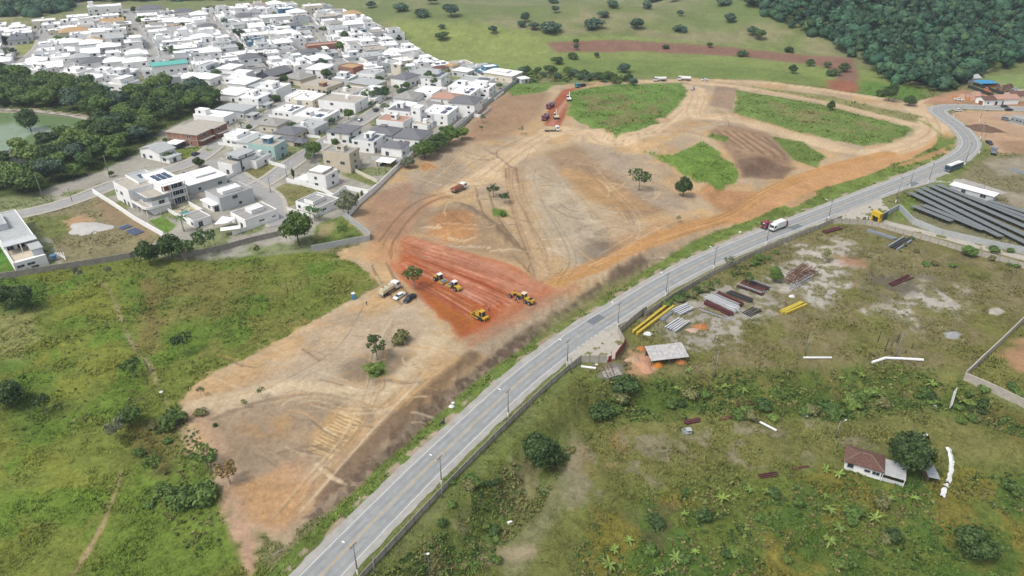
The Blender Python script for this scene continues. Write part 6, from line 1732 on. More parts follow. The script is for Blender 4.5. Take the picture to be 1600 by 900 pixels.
def scrub_label(x, y):
    if x < 400: return 'low wild bush beside the footpath in the left meadow', 'bushes by the footpath'
    if y < 480 and x < 1300: return 'low wild bush against the depot side of the road wall', 'bushes at the road wall'
    if y < 480: return 'low wild bush along the driveway wall', 'bushes at the driveway wall'
    if x < 830: return 'low wild bush in the field between road wall and bottom edge', 'bushes of the near field'
    if y > 720: return 'low wild bush in the scrub field at the bottom right', 'bushes of the scrub field'
    if x > 1494: return 'low wild bush below the block wall at the right edge', 'bushes below the block wall'
    return 'low wild bush on the foot of the green bank below the yard', 'bushes of the green bank'
for x, y, h in SCRUB:
    slb, sgr = scrub_label(x, y)
    tree('bush', (x, y), h, slb, _wr.choice([L_DARK, L_MID, L_MID, L_OLIVE, L_LITE]), 'bush', sgr, _wr.uniform(0.9, 1.5), rr=_wr)

# --- forest on the hill: one mass
def forest(name, px, spacing, label, seed, hmin, hmax, limit=9000, leafs=(42, 0.85), mats=(L_BLUE,), dry=0.08):
    rng = np.random.default_rng(seed)
    poly = [flat(*p) for p in px]
    a = np.array(poly)
    xs = np.arange(a[:, 0].min(), a[:, 0].max(), spacing)
    ys = np.arange(a[:, 1].min(), a[:, 1].max(), spacing * 0.9)
    X, Y = np.meshgrid(xs, ys)
    X = X.ravel() + rng.uniform(-0.45, 0.45, X.size) * spacing
    Y = Y.ravel() + rng.uniform(-0.45, 0.45, Y.size) * spacing
    ok = (poly_sdf(X, Y, poly) > 0) & (np.abs(X) < Y * 0.78 + 20)
    X, Y = X[ok][:limit], Y[ok][:limit]
    Z = hgt(X, Y)
    vs, cvs, cfs, off = [], [], [], 0
    tint = []
    ctint = []
    nl, ls = leafs
    for x, y, z in zip(X, Y, Z):
        h = rng.uniform(hmin, hmax)
        r = spacing * rng.choice([0.42, 0.55, 0.7, 0.95]) * rng.uniform(0.85, 1.15)
        lobes = [(x, y, z + h - r * 0.8, r, r, r * 0.85), (x + rng.uniform(-1, 1) * r * 0.6, y + rng.uniform(-1, 1) * r * 0.6, z + h - r * 1.1, r * 0.7, r * 0.7, r * 0.6)]
        vs.append(leaf_arrays(lobes, nl, ls, rng, 0.7))
        c = np.concatenate([ICO0_V * np.array(q[3:6]) * 0.88 * rng.uniform(0.85, 1.1, (len(ICO0_V), 1)) + np.array(q[:3]) for q in lobes])
        f = np.concatenate([ICO0_F + i_ * len(ICO0_V) for i_ in range(len(lobes))])
        cvs.append(c)
        cfs.append(f + off)
        off += len(c)
        t = rng.uniform(0.6, 1.35)
        col = np.array([1.0, 1.0, 1.0]) * t * (np.array([1.25, 1.08, 0.85]) if rng.random() < dry else np.array([rng.uniform(0.85, 1.1), 1, rng.uniform(0.85, 1.1)]))
        tint.append(np.repeat(col[None], nl * 4, 0))
        ctint.append(np.repeat(col[None], len(c), 0))
    v = np.concatenate(vs)
    me = quads_mesh(name, v, forest_mat(), (np.concatenate(cvs), np.concatenate(cfs)))
    at = me.attributes.new('tint', 'FLOAT_COLOR', 'POINT')
    tt = np.concatenate(tint + ctint)
    at.data.foreach_set('color', np.concatenate([tt, np.ones((len(tt), 1))], 1).astype(np.float32).ravel())
    o = put(name, me)
    tag(o, label, 'forest', kind='stuff')
    print(name, len(X), len(me.polygons))
    return o

_fm = []
def forest_mat():
    if _fm: return _fm[0]
    m = bpy.data.materials.new('forest_leaves')
    m.use_nodes = True
    n, l = m.node_tree.nodes, m.node_tree.links
    b = n['Principled BSDF']
    b.inputs['Roughness'].default_value = 0.8
    b.inputs['Specular IOR Level'].default_value = 0.15
    a = n.new('ShaderNodeAttribute')
    a.attribute_name = 'tint'
    tc = n.new('ShaderNodeTexCoord')
    z = n.new('ShaderNodeTexNoise')
    z.inputs['Scale'].default_value = 0.25
    z.inputs['Detail'].default_value = 5
    l.new(tc.outputs['Object'], z.inputs['Vector'])
    r = n.new('ShaderNodeMapRange')
    r.inputs['From Min'].default_value = 0.3
    r.inputs['From Max'].default_value = 0.7
    r.inputs['To Min'].default_value = 0.7
    r.inputs['To Max'].default_value = 1.3
    l.new(z.outputs['Fac'], r.inputs['Value'])
    v1 = n.new('ShaderNodeVectorMath')
    v1.operation = 'MULTIPLY'
    v1.inputs[1].default_value = tuple(srgb('#4b6a50', K))  # leaf colour includes some of the blue of distance haze
    l.new(a.outputs['Color'], v1.inputs[0])
    v2 = n.new('ShaderNodeVectorMath')
    v2.operation = 'SCALE'
    l.new(v1.outputs[0], v2.inputs[0])
    l.new(r.outputs['Result'], v2.inputs['Scale'])
    l.new(v2.outputs[0], b.inputs['Base Color'])
    _fm.append(m)
    return m
forest('forest', [(1012, -29), (1040, -12), (1090, -2), (1145, 14), (1150, 38), (1195, 58), (1262, 74), (1300, 86), (1348, 100), (1372, 124), (1425, 140), (1470, 146), (1500, 138), (1520, 122), (1600, 106), (1720, 92), (1720, -30), (1010, -30)], 5.7, 'dense blue green forest covering the hill at the upper right', 31, 6, 13, 6600)
forest('tree_belt', [(-80, 44), (20, 40), (60, 40), (110, 30), (130, 16), (215, 16), (330, 14), (480, 8), (480, -14), (200, -16), (120, 2), (70, 14), (30, 22), (-80, 30)], 7.5, 'belt of dark trees behind the estate at the upper left', 32, 6, 10, 1800)

# --- grass tufts in the near fields and verges: one mass
PAVED = [PL(q) for q in ([(880, 572), (876, 556), (905, 534), (940, 512), (966, 496), (968, 516), (978, 534), (962, 562), (949, 566), (900, 570)], [(1262, 360), (1290, 338), (1340, 318), (1380, 305), (1395, 328), (1372, 352), (1350, 352), (1300, 349)], [(1350, 338), (1400, 346), (1480, 366), (1640, 408), (1640, 424), (1480, 382), (1400, 360), (1355, 352)], [(1405, 300), (1440, 272), (1480, 260), (1540, 288), (1580, 300), (1575, 312), (1480, 288)])]
def grass_tufts():
    rng = np.random.default_rng(41)
    w = (gy > 88) & (gy < 470) & (np.abs(_U.ravel() - 800) < 840) & (veg > 0.4) & (np.abs(_d) > 6.0)
    idx = np.nonzero(w)[0]
    # vertices are evenly spread over the picture, so weight them by the ground they stand for
    wt = np.clip(gy[idx] / 120.0, 0.6, 3.0) ** 1.2 * veg[idx]
    clear = np.ones(len(idx), bool)
    for line, sw in STREETS: clear &= seg_dist(gx[idx], gy[idx], [tuple(q[:2]) for q in line])[0] > sw / 2 + 2.3
    for q in PAVED: clear &= poly_sdf(gx[idx], gy[idx], q) < -0.5
    idx, wt = idx[clear], wt[clear]
    pick = rng.choice(idx, 95000, p=wt / wt.sum())
    x, y = gx[pick] + rng.uniform(-0.4, 0.4, len(pick)), gy[pick] + rng.uniform(-0.4, 0.4, len(pick))
    z = hgt(x, y) - 0.05
    big = fbm(x, y, 7, 2, 44)
    hh = (0.22 + 0.5 * sstep(0.35, 0.75, big)) * (1 + 0.6 * sstep(230, 420, y)) * rng.uniform(0.5, 1.1, len(x))
    n, nb = len(x), 4
    V = np.zeros((n, nb, 3, 3))
    for k in range(nb):
        a = rng.uniform(0, 6.28, n)
        lean = rng.uniform(0.5, 1.5, n)
        bw = rng.uniform(0.10, 0.22, n) * (0.7 + 0.5 * hh)
        bx, by = x + rng.normal(0, 0.22, n), y + rng.normal(0, 0.22, n)
        px_, py_ = -np.sin(a) * bw, np.cos(a) * bw
        V[:, k, 0] = np.stack([bx - px_, by - py_, z], 1)
        V[:, k, 1] = np.stack([bx + px_, by + py_, z], 1)
        V[:, k, 2] = np.stack([bx + np.cos(a) * lean * hh, by + np.sin(a) * lean * hh, z + hh], 1)
    me = bpy.data.meshes.new('grass')
    v = V.reshape(-1, 3)
    me.vertices.add(len(v))
    me.vertices.foreach_set('co', v.astype(np.float32).ravel())
    me.loops.add(len(v))
    me.loops.foreach_set('vertex_index', np.arange(len(v), dtype=np.int32))
    me.polygons.add(len(v) // 3)
    me.polygons.foreach_set('loop_start', np.arange(0, len(v), 3, dtype=np.int32))
    me.update(calc_edges=True)
    c = cov[pick] * rng.uniform(0.85, 1.5, (n, 1)) * np.where(rng.random((n, 1)) < 0.18, np.array([[1.2, 1.1, 0.95]]), np.array([[0.98, 1.05, 0.9]]))
    cc = np.repeat(c, nb * 3, 0)
    at = me.attributes.new('cover', 'FLOAT_COLOR', 'POINT')
    at.data.foreach_set('color', np.concatenate([np.clip(cc, 0, 1), np.ones((len(cc), 1))], 1).astype(np.float32).ravel())
    m = bpy.data.materials.new('grass_blades')
    m.use_nodes = True
    b = m.node_tree.nodes['Principled BSDF']
    b.inputs['Roughness'].default_value = 0.8
    b.inputs['Specular IOR Level'].default_value = 0.15
    a = m.node_tree.nodes.new('ShaderNodeAttribute')
    a.attribute_name = 'cover'
    m.node_tree.links.new(a.outputs['Color'], b.inputs['Base Color'])
    me.materials.append(m)
    return tag(put('grass', me), 'rough grass tufts of the meadows and verges', 'grass', kind='stuff')
grass_tufts()

# --- rank weeds and scrub that nobody could count: one mass
def weeds():
    rng = np.random.default_rng(51)
    zones = [([(930, 592), (1010, 598), (1150, 578), (1400, 572), (1500, 595), (1495, 640), (1300, 660), (1150, 648), (1000, 662), (935, 655)], 1500, (0.3, 0.8)), ([(940, 770), (1150, 745), (1300, 735), (1620, 740), (1640, 910), (880, 910)], 1700, (0.3, 0.75)), ([(600, 900), (720, 795), (840, 680), (900, 700), (840, 800), (740, 900)], 900, (0.3, 0.75)), ([(1020, 486), (1200, 395), (1215, 402), (1040, 494)], 420, (0.35, 0.8)), ([(200, 620), (280, 630), (345, 730), (375, 840), (300, 880), (230, 760)], 380, (0.25, 0.6)), ([(1500, 605), (1620, 650), (1620, 690), (1510, 650)], 260, (0.35, 0.9)), ([(0, 430), (160, 415), (330, 412), (480, 400), (590, 440), (300, 600), (0, 720)], 700, (0.25, 0.6)), ([(815, 118), (880, 112), (985, 122), (985, 128), (880, 128), (820, 130)], 300, (0.8, 1.8))]
    vs, cols = [], []
    tones = [C('#5f7c36'), C('#72903f'), C('#4f6b32'), C('#86934a'), C('#8f8a52'), C('#678540')]
    for px, n, (r0, r1) in zones:
        poly = PL(px)
        a = np.array(poly)
        got = 0
        X = rng.uniform(a[:, 0].min(), a[:, 0].max(), n * 6)
        Y = rng.uniform(a[:, 1].min(), a[:, 1].max(), n * 6)
        ok = (poly_sdf(X, Y, poly) > 0) & (fbm(X, Y, 9, 3, 71) > 0.46)
        X, Y = X[ok][:n], Y[ok][:n]
        Z = hgt(X, Y)
        tone = (fbm(X, Y, 14, 2, 72) * 9).astype(int)
        for x, y, z, t in zip(X, Y, Z, tone):
            r = rng.uniform(r0, r1)
            v = leaf_arrays([(x, y, z + r * 0.25, r, r, r * 0.75)], 11, r * 0.42, rng, 0.8, 0.6, (0.3, 1.05))
            c = tones[(t + rng.integers(0, 2)) % len(tones)] * rng.uniform(0.7, 1.3)
            vs.append(v)
            cols.append(np.repeat(c[None], len(v), 0))
    me = quads_mesh('weeds', np.concatenate(vs), bpy.data.materials['grass_blades'])
    cc = np.clip(np.concatenate(cols), 0, 1)
    at = me.attributes.new('cover', 'FLOAT_COLOR', 'POINT')
    at.data.foreach_set('color', np.concatenate([cc, np.ones((len(cc), 1))], 1).astype(np.float32).ravel())
    tag(put('weeds', me), 'rank weeds and low scrub of the bank and rough fields', 'weeds', kind='stuff')
weeds()
# ------------------------------------------------------------------ vehicles
V_WHITE = mat('white_vehicle_paint', '#f0f1f0', 0.35, 0.08, 1.0, k=0.74)
V_CREAM = mat('cream_vehicle_paint', '#e6d9b8', 0.5, 0.15, 1.0, k=0.7)
V_DARK = mat('dark_blue_vehicle_paint', '#3c434f', 0.35, 0.1, 1.0)
V_GREY = mat('grey_vehicle_paint', '#8d949c', 0.35, 0.1, 1.0)
V_RED = mat('crimson_vehicle_paint', '#a33a52', 0.4, 0.15, 1.0)
V_TURQ = mat('turquoise_vehicle_paint', '#4fb2b8', 0.4, 0.12, 1.0)
V_YEL = mat('yellow_machine_paint', '#dfb53f', 0.5, 0.15, 1.0)
V_BLACK = mat('black_machine_parts', '#3a3a3b', 0.7, 0.2, 1.0)
V_BLUE = mat('blue_plastic', '#4aa0cf', 0.5, 0.1, 1.0)
M_LAMPW = mat('lamp_lens', '#e8e8e0', 0.2, 0.05, 1.0)
M_LAMPR = mat('tail_lamp_lens', '#a02a28', 0.3, 0.05, 1.0)
M_LOADR = mat('red_earth_load', '#a8623f', 0.95, 0.25, 1.5)

_WH = {}
def wheel(root, x, y, r, w, name='wheel'):
    k = (round(r, 2), round(w, 2))
    if k not in _WH:
        _WH[k] = (MB().tube((0, -w / 2, 0), (0, w / 2, 0), r, r, 14).mesh('wheel', M_BLACK), MB().tube((0, -w / 2 - 0.015, 0), (0, w / 2 + 0.015, 0), r * 0.55, r * 0.55, 10).mesh('rim', M_STEEL))
    o = put(name, _WH[k][0], root, (x, y, r))
    put('rim', _WH[k][1], o)
    return o

def vroot(name, px, ang, label, cat, group=None, dz=0.0):
    return tag(empty(name, P(*px, dz), ang), label, cat, group)

def car(px, ang, paint, label, kind='hatch', cat='car', group=None, name='car', dz=0.0):
    r = vroot(name, px, ang, label, cat, group, dz)
    L = {'hatch': 4.0, 'sedan': 4.5, 'suv': 4.6, 'pickup': 5.2}[kind]
    h = L / 2
    side = [(-h, 0.38), (h - 0.05, 0.38), (h, 0.62), (h - 0.15, 0.82), (h - 1.1, 0.95), (-h + 0.1, 0.98), (-h, 0.8)]
    MB().yprism(side, -0.86, 0.86).build('body', paint, r)
    if kind == 'pickup': c0, c1, t0, t1, zt = -0.75, 1.35, -0.45, 0.75, 1.72
    elif kind == 'sedan': c0, c1, t0, t1, zt = -1.75, 1.25, -1.05, 0.5, 1.42
    elif kind == 'suv': c0, c1, t0, t1, zt = -2.15, 1.2, -1.9, 0.55, 1.68
    else: c0, c1, t0, t1, zt = -1.9, 1.1, -1.45, 0.35, 1.46
    MB().frus((c0, c1, -0.8, 0.8), 0.93, (t0, t1, -0.64, 0.64), zt - 0.05).build('window_glass', M_GLASS, r)
    MB().box(t0 - 0.03, t1 + 0.03, -0.66, 0.66, zt - 0.05, zt).build('roof', paint, r)
    for y in (-1, 1):
        for x in (-h + 0.8, h - 0.85): wheel(r, x, y * 0.78, 0.33, 0.22)
        MB().box(h - 0.12, h + 0.01, y * 0.62 - 0.18, y * 0.62 + 0.18, 0.62, 0.76).build('headlight', M_LAMPW, r)
        MB().box(-h - 0.02, -h + 0.08, y * 0.66 - 0.12, y * 0.66 + 0.12, 0.62, 0.85).build('tail_lamp', M_LAMPR, r)
        MB().box(t1 + 0.3, t1 + 0.45, y * 0.95 - 0.09, y * 0.95 + 0.09, 1.0, 1.14).build('mirror', paint, r)
        MB().add([(c0 + 0.05, y * 0.81, 0.93), (c0 + 0.25, y * 0.81, 0.93), (t0 + 0.12, y * 0.66, zt - 0.04), (t0, y * 0.66, zt - 0.04)], [(0, 1, 2, 3)]).build('pillar', paint, r)
    if kind == 'pickup':
        MB().box(-h + 0.12, c0 - 0.05, -0.7, 0.7, 0.99, 1.0).build('bed_floor', V_BLACK, r)
        MB().box(-h + 0.02, c0, 0.72, 0.84, 0.95, 1.12).box(-h + 0.02, c0, -0.84, -0.72, 0.95, 1.12).box(-h + 0.0, -h + 0.1, -0.72, 0.72, 0.95, 1.12).build('bed_side', paint, r)
    return r

def truck(px, ang, paint, label, body='dump', load=None, bodym=None, cat='truck', name='truck', L=8.2, axles=3, group='trucks', dz=0.0):
    r = vroot(name, px, ang, label, cat, group, dz)
    h = L / 2
    cab = [(h - 2.1, 0.9), (h, 0.7), (h + 0.02, 1.6), (h - 0.25, 2.85), (h - 1.9, 2.95), (h - 2.1, 2.7)]
    MB().yprism(cab, -1.2, 1.2).build('cab', paint, r)
    MB().add([(h + 0.03, -1.05, 1.75), (h + 0.03, 1.05, 1.75), (h - 0.2, 1.0, 2.7), (h - 0.2, -1.0, 2.7)], [(0, 1, 2, 3)]).build('windscreen', M_GLASS, r)
    for y in (-1, 1):
        MB().box(h - 1.5, h - 0.45, y * 1.205 - 0.01, y * 1.205 + 0.01, 1.75, 2.5).build('side_window', M_GLASS, r)
        MB().box(h - 0.02, h + 0.06, y * 0.95 - 0.2, y * 0.95 + 0.2, 0.95, 1.15).build('headlight', M_LAMPW, r)
        MB().box(h - 0.3, h - 0.15, y * 1.35 - 0.1, y * 1.35 + 0.1, 1.9, 2.5).build('mirror', V_BLACK, r)
    MB().box(h - 0.1, h + 0.12, -1.2, 1.2, 0.5, 0.85).build('bumper', V_BLACK, r)
    MB().box(-h, h - 1.8, -0.45, 0.45, 0.7, 1.0).build('chassis', V_BLACK, r)
    xs = [h - 1.05] + [-h + 1.0 + 1.3 * k for k in range(axles - 1)]
    for x in xs:
        for y in (-1, 1): wheel(r, x, y * 0.98, 0.5, 0.42)
    b0, b1 = -h, h - 2.3
    bm = bodym or paint
    if body == 'dump':
        m = MB().box(b0, b1, -1.2, 1.2, 1.05, 1.18)
        for y in (-1, 1): m.box(b0, b1, y * 1.2 - 0.06, y * 1.2 + 0.06, 1.18, 2.2)
        m.box(b0, b0 + 0.1, -1.14, 1.14, 1.18, 2.1).box(b1 - 0.1, b1, -1.14, 1.14, 1.18, 2.5)
        m.build('tipper_body', bm, r)
        for k in range(5):
            x = b0 + 0.4 + k * (b1 - b0 - 0.8) / 4
            for y in (-1, 1): MB().box(x - 0.06, x + 0.06, y * 1.3 - 0.05, y * 1.3 + 0.05, 1.1, 2.15).build('rib', bm, r)
        if load is not None:
            MB().frus((b0 + 0.12, b1 - 0.12, -1.1, 1.1), 1.3, (b0 + 1.0, b1 - 1.0, -0.5, 0.5), 2.35).build('load', load, r)
    elif body == 'tank':
        n = 16
        MB().tube((b0 + 0.1, 0, 1.95), (b1, 0, 1.95), 1.05, 1.05, n).build('tank', bm, r, smooth=False)
        MB().box(b0 + 0.3, b1 - 0.2, -0.35, 0.35, 2.98, 3.06).build('walkway', V_CREAM, r)
        for x in (b0 + 1.4, b0 + 3.2): MB().tube((x, 0, 2.95), (x, 0, 3.2), 0.28, 0.28, 10).build('manhole', V_GREY, r)
        MB().box(b0 - 0.25, b0 + 0.1, -1.1, 1.1, 0.8, 1.1).build('spray_bar', V_GREY, r)
    elif body == 'garbage':
        MB().yprism([(b0 + 1.1, 1.0), (b1, 1.0), (b1, 3.2), (b1 - 0.4, 3.35), (b0 + 1.3, 3.35), (b0 + 1.1, 3.1)], -1.22, 1.22).build('container', bm, r)
        MB().yprism([(b0 + 1.08, 0.8), (b0 + 1.08, 3.1), (b0 + 0.4, 3.0), (b0 - 0.2, 1.9), (b0 - 0.1, 0.8)], -1.18, 1.18).build('loading_hopper', V_RED, r)
    elif body == 'flat':
        MB().box(b0, b1, -1.25, 1.25, 1.05, 1.25).build('flatbed', bm, r)
        for y in (-1, 1): MB().box(b0, b1, y * 1.22 - 0.04, y * 1.22 + 0.04, 1.25, 1.75).build('side_board', bm, r)
    return r

def yroller(px, ang, label):
    r = vroot('soil_compactor', px, ang, label, 'roller', 'compactors on the red clay')
    MB().tube((1.9, -1.05, 0.75), (1.9, 1.05, 0.75), 0.75, 0.75, 18).build('drum', V_GREY, r)
    f = MB().box(1.0, 2.9, 1.07, 1.25, 0.5, 1.05).box(1.0, 2.9, -1.25, -1.07, 0.5, 1.05).box(0.6, 1.0, -1.25, 1.25, 0.5, 1.05).box(2.75, 2.9, -1.07, 1.07, 0.6, 1.0)
    f.build('drum_frame', V_YEL, r)
    MB().yprism([(-2.9, 0.7), (-0.9, 0.7), (-0.9, 1.7), (-2.6, 1.6), (-2.95, 1.2)], -0.85, 0.85).build('engine_hood', V_YEL, r)
    MB().box(-1.0, 0.6, -0.8, 0.8, 0.6, 1.25).build('platform', V_BLACK, r)
    MB().frus((-0.85, 0.55, -0.75, 0.75), 1.25, (-0.75, 0.4, -0.7, 0.7), 2.75).build('cab_glass', M_GLASS, r)
    MB().box(-0.95, 0.6, -0.85, 0.85, 2.75, 2.9).build('cab_roof', V_WHITE, r)
    for x in (-0.86, 0.5):
        for y in (-0.76, 0.76): MB().box(x - 0.05, x + 0.05, y - 0.05, y + 0.05, 1.25, 2.75).build('cab_post', V_YEL, r)
    for y in (-1, 1): wheel(r, -1.6, y * 1.0, 0.78, 0.5)
    return r

def bulldozer(px, ang, label):
    r = vroot('bulldozer', px, ang, label, 'bulldozer')
    for y in (-1, 1):
        MB().yprism([(-1.9, 0.25), (-1.6, 0.0), (1.7, 0.0), (2.05, 0.35), (1.7, 0.75), (-1.2, 1.0), (-1.8, 0.7)], y * 1.05 - 0.28, y * 1.05 + 0.28).build('track', V_BLACK, r)
        MB().box(-0.2, 2.5, y * 1.45 - 0.09, y * 1.45 + 0.09, 0.4, 0.65).build('push_arm', V_YEL, r)
    MB().box(-1.7, 1.6, -0.75, 0.75, 0.5, 1.1).build('chassis', V_YEL, r)
    MB().yprism([(0.0, 1.1), (1.8, 1.1), (1.8, 1.75), (0.0, 1.95)], -0.55, 0.55).build('engine_hood', V_YEL, r)
    MB().frus((-1.3, 0.1, -0.75, 0.75), 1.1, (-1.15, -0.1, -0.68, 0.68), 2.7).build('cab_glass', M_GLASS, r)
    MB().box(-1.4, 0.1, -0.85, 0.85, 2.7, 2.88).build('cab_roof', V_YEL, r)
    for x in (-1.3, -0.02):
        for y in (-0.74, 0.74): MB().box(x - 0.06, x + 0.06, y - 0.06, y + 0.06, 1.1, 2.7).build('cab_post', V_YEL, r)
    MB().yprism([(2.5, 0.05), (2.75, 0.1), (2.62, 0.6), (2.8, 1.25), (2.62, 1.25), (2.45, 0.6)], -1.75, 1.75).build('blade', V_YEL, r)
    MB().box(-2.6, -1.7, -1.1, 1.1, 0.9, 1.25).build('ripper_beam', V_YEL, r)
    for y in (-0.8, 0, 0.8): MB().yprism([(-2.6, 1.0), (-2.35, 1.0), (-2.5, 0.1), (-2.7, 0.2)], y - 0.08, y + 0.08).build('ripper_tooth', V_YEL, r)
    MB().tube((1.2, 0.3, 1.8), (1.2, 0.3, 2.5), 0.07, 0.07, 6).build('exhaust', V_BLACK, r)
    return r

def grader(px, ang, label):
    r = vroot('motor_grader', px, ang, label, 'grader')
    for y in (-1, 1):
        wheel(r, 4.3, y * 1.0, 0.65, 0.4)
        wheel(r, -1.6, y * 1.0, 0.68, 0.45)
        wheel(r, -3.2, y * 1.0, 0.68, 0.45)
    MB().bar((-0.3, 0, 1.5), (2.6, 0, 2.0), 0.4, 0.4).bar((2.6, 0, 2.0), (4.5, 0, 1.4), 0.35, 0.4).build('frame_beam', V_YEL, r)
    MB().box(4.1, 4.5, -0.9, 0.9, 0.55, 0.8).build('front_axle', V_YEL, r)
    MB().yprism([(-4.2, 0.8), (-1.2, 0.8), (-1.2, 1.9), (-3.9, 1.8), (-4.25, 1.5)], -0.7, 0.7).build('engine_hood', V_YEL, r)
    MB().box(-3.6, -2.6, -0.72, 0.72, 1.88, 1.96).build('radiator_grille', V_BLACK, r)
    MB().frus((-1.15, 0.2, -0.7, 0.7), 1.2, (-1.05, 0.1, -0.72, 0.72), 2.95).build('cab_glass', M_GLASS, r)
    MB().box(-1.25, 0.3, -0.8, 0.8, 2.95, 3.1).build('cab_roof', V_CREAM, r)
    for x in (-1.1, 0.12):
        for y in (-0.7, 0.7): MB().box(x - 0.05, x + 0.05, y - 0.05, y + 0.05, 1.2, 2.95).build('cab_post', V_YEL, r)
    MB().tube((1.7, 0, 0.75), (1.7, 0, 0.9), 0.8, 0.8, 16).build('circle', V_BLACK, r)
    b = MB().yprism([(1.9, 0.1), (2.0, 0.1), (1.9, 0.4), (2.0, 0.72), (1.9, 0.72), (1.78, 0.4)], -1.8, 1.8).build('blade', V_GREY, r)
    MB().bar((2.4, 0.3, 1.9), (1.7, 0.5, 0.9), 0.12, 0.12).bar((2.4, -0.3, 1.9), (1.7, -0.5, 0.9), 0.12, 0.12).build('lift_cylinder', V_BLACK, r)
    return r

def excavator(px, ang, paint, label, reach=1.0):
    r = vroot('excavator', px, ang, label, 'excavator', 'excavators on the dug strip')
    for y in (-1, 1): MB().yprism([(-2.0, 0.3), (-1.7, 0.0), (1.7, 0.0), (2.0, 0.3), (1.7, 0.75), (-1.7, 0.75)], y * 1.2 - 0.3, y * 1.2 + 0.3).build('track', V_BLACK, r)
    MB().box(-1.0, 1.0, -0.9, 0.9, 0.4, 1.0).build('undercarriage', V_BLACK, r)
    MB().yprism([(-2.5, 1.1), (0.9, 1.1), (0.9, 1.5), (-0.6, 2.0), (-2.4, 2.1), (-2.65, 1.7)], -1.3, 1.3).build('upper_body', paint, r)
    MB().frus((-0.2, 1.5, 0.35, 1.3), 1.2, (-0.1, 1.15, 0.4, 1.25), 2.95).build('cab_glass', M_GLASS, r)
    MB().box(-0.25, 1.25, 0.32, 1.32, 2.95, 3.05).build('cab_roof', V_WHITE, r)
    MB().bar((0.8, -0.3, 1.6), (2.8, -0.3, 4.2), 0.35, 0.45).bar((2.8, -0.3, 4.2), (4.8 * reach, -0.3, 4.0), 0.32, 0.42).build('boom', paint, r)
    MB().bar((4.7 * reach, -0.3, 4.2), (5.6 * reach, -0.3, 1.8), 0.28, 0.34).build('stick', paint, r)
    MB().yprism([(5.2 * reach, 1.9), (5.9 * reach, 1.9), (6.0 * reach, 1.2), (5.5 * reach, 0.8), (4.9 * reach, 1.1)], -0.9, 0.3).build('bucket', V_BLACK, r)
    return r

def bus(px, ang, label):
    r = vroot('bus', px, ang, label, 'bus')
    L, h = 11.5, 5.75
    MB().yprism([(-h, 0.45), (h, 0.45), (h + 0.05, 1.2), (h - 0.1, 2.9), (h - 0.35, 3.1), (-h + 0.2, 3.1), (-h, 2.9)], -1.25, 1.25).build('body', mat('slate_blue_bus_paint', '#5f7688', 0.4, 0.12, 0.8), r)
    MB().box(-h + 0.3, h - 0.5, -1.15, 1.15, 3.1, 3.2).build('roof', V_WHITE, r)
    MB().box(-1.5, 1.5, -0.8, 0.8, 3.2, 3.45).build('roof_unit', V_WHITE, r)
    for y in (-1, 1):
        for k in range(7): MB().box(-h + 0.5 + k * 1.5, -h + 1.85 + k * 1.5, y * 1.26 - 0.01, y * 1.26 + 0.01, 1.6, 2.6).build('window', M_GLASS, r)
        for x in (-h + 2.6, h - 2.2): wheel(r, x, y * 1.08, 0.5, 0.35)
        MB().box(h - 0.02, h + 0.08, y * 0.9 - 0.2, y * 0.9 + 0.2, 0.7, 0.95).build('headlight', M_LAMPW, r)
    MB().add([(h + 0.06, -1.1, 1.4), (h + 0.06, 1.1, 1.4), (h - 0.07, 1.1, 2.75), (h - 0.07, -1.1, 2.75)], [(0, 1, 2, 3)]).build('windscreen', M_GLASS, r)
    return r

H_ = heading
truck((609, 457), H_((596, 460), (622, 444)), V_WHITE, 'white and cream water tank truck parked at the meadow edge', 'tank', None, V_CREAM, name='tank_truck')
car((624, 465), H_((632, 458), (617, 468)), V_WHITE, 'white car parked between the tank truck and the dark pickup', 'sedan', group='cars parked on the site')
car((640, 469), H_((647, 462), (634, 471)), V_DARK, 'dark blue pickup parked beside the thin trunked tree', 'pickup', 'pickup', 'cars parked on the site', 'pickup')
truck((717, 298), H_((708, 301), (726, 293)), V_WHITE, 'white cab tipper loaded with red earth on the haul road', 'dump', M_LOADR, mat('rusty_tipper_body', '#a88676', 0.8, 0.2, 1.0), name='tipper_truck')
yroller((688, 440), H_((680, 436), (698, 445)), 'yellow soil compactor with white cab roof, left one of the pair')
yroller((710, 451), H_((718, 456), (698, 446)), 'yellow soil compactor with long yellow hood, right one of the pair')
bulldozer((751, 497), H_((759, 501), (740, 491)), 'yellow bulldozer with blade raised at the corner of the red clay')
grader((817, 470), H_((828, 474), (798, 462)), 'yellow motor grader with long front frame on the red clay')
truck((862, 205), H_((852, 205.5), (872, 205)), V_WHITE, 'white tipper truck below the excavators', 'dump', None, V_CREAM, name='tipper_truck')
truck((852, 186), H_((862, 176), (852, 188)), V_RED, 'crimson truck with grey body, lower one beside the excavators', 'dump', None, V_GREY, name='tipper_truck')
truck((860, 168), H_((870, 160), (857, 169)), V_RED, 'crimson truck with grey body, upper one beside the excavators', 'dump', None, V_GREY, name='tipper_truck')
truck((907, 136), H_((918, 133), (900, 137)), V_TURQ, 'turquoise truck at the top of the red dug strip', 'flat', None, V_DARK)
excavator((869, 185), H_((869, 185), (862, 168)), V_CREAM, 'excavator with raised boom loading the crimson truck', 0.9)
excavator((889, 157), H_((889, 157), (886, 143)), V_WHITE, 'white excavator higher up on the red dug strip', 0.9)
truck((1031, 127), H_((1040, 126.6), (1020, 127.4)), V_WHITE, 'white tank truck on the upper track, left of the two', 'tank', None, V_WHITE, name='tank_truck')
truck((1069, 126), H_((1078, 126.4), (1060, 125.6)), V_WHITE, 'white tank truck on the upper track, right of the two', 'tank', None, V_WHITE, name='tank_truck')
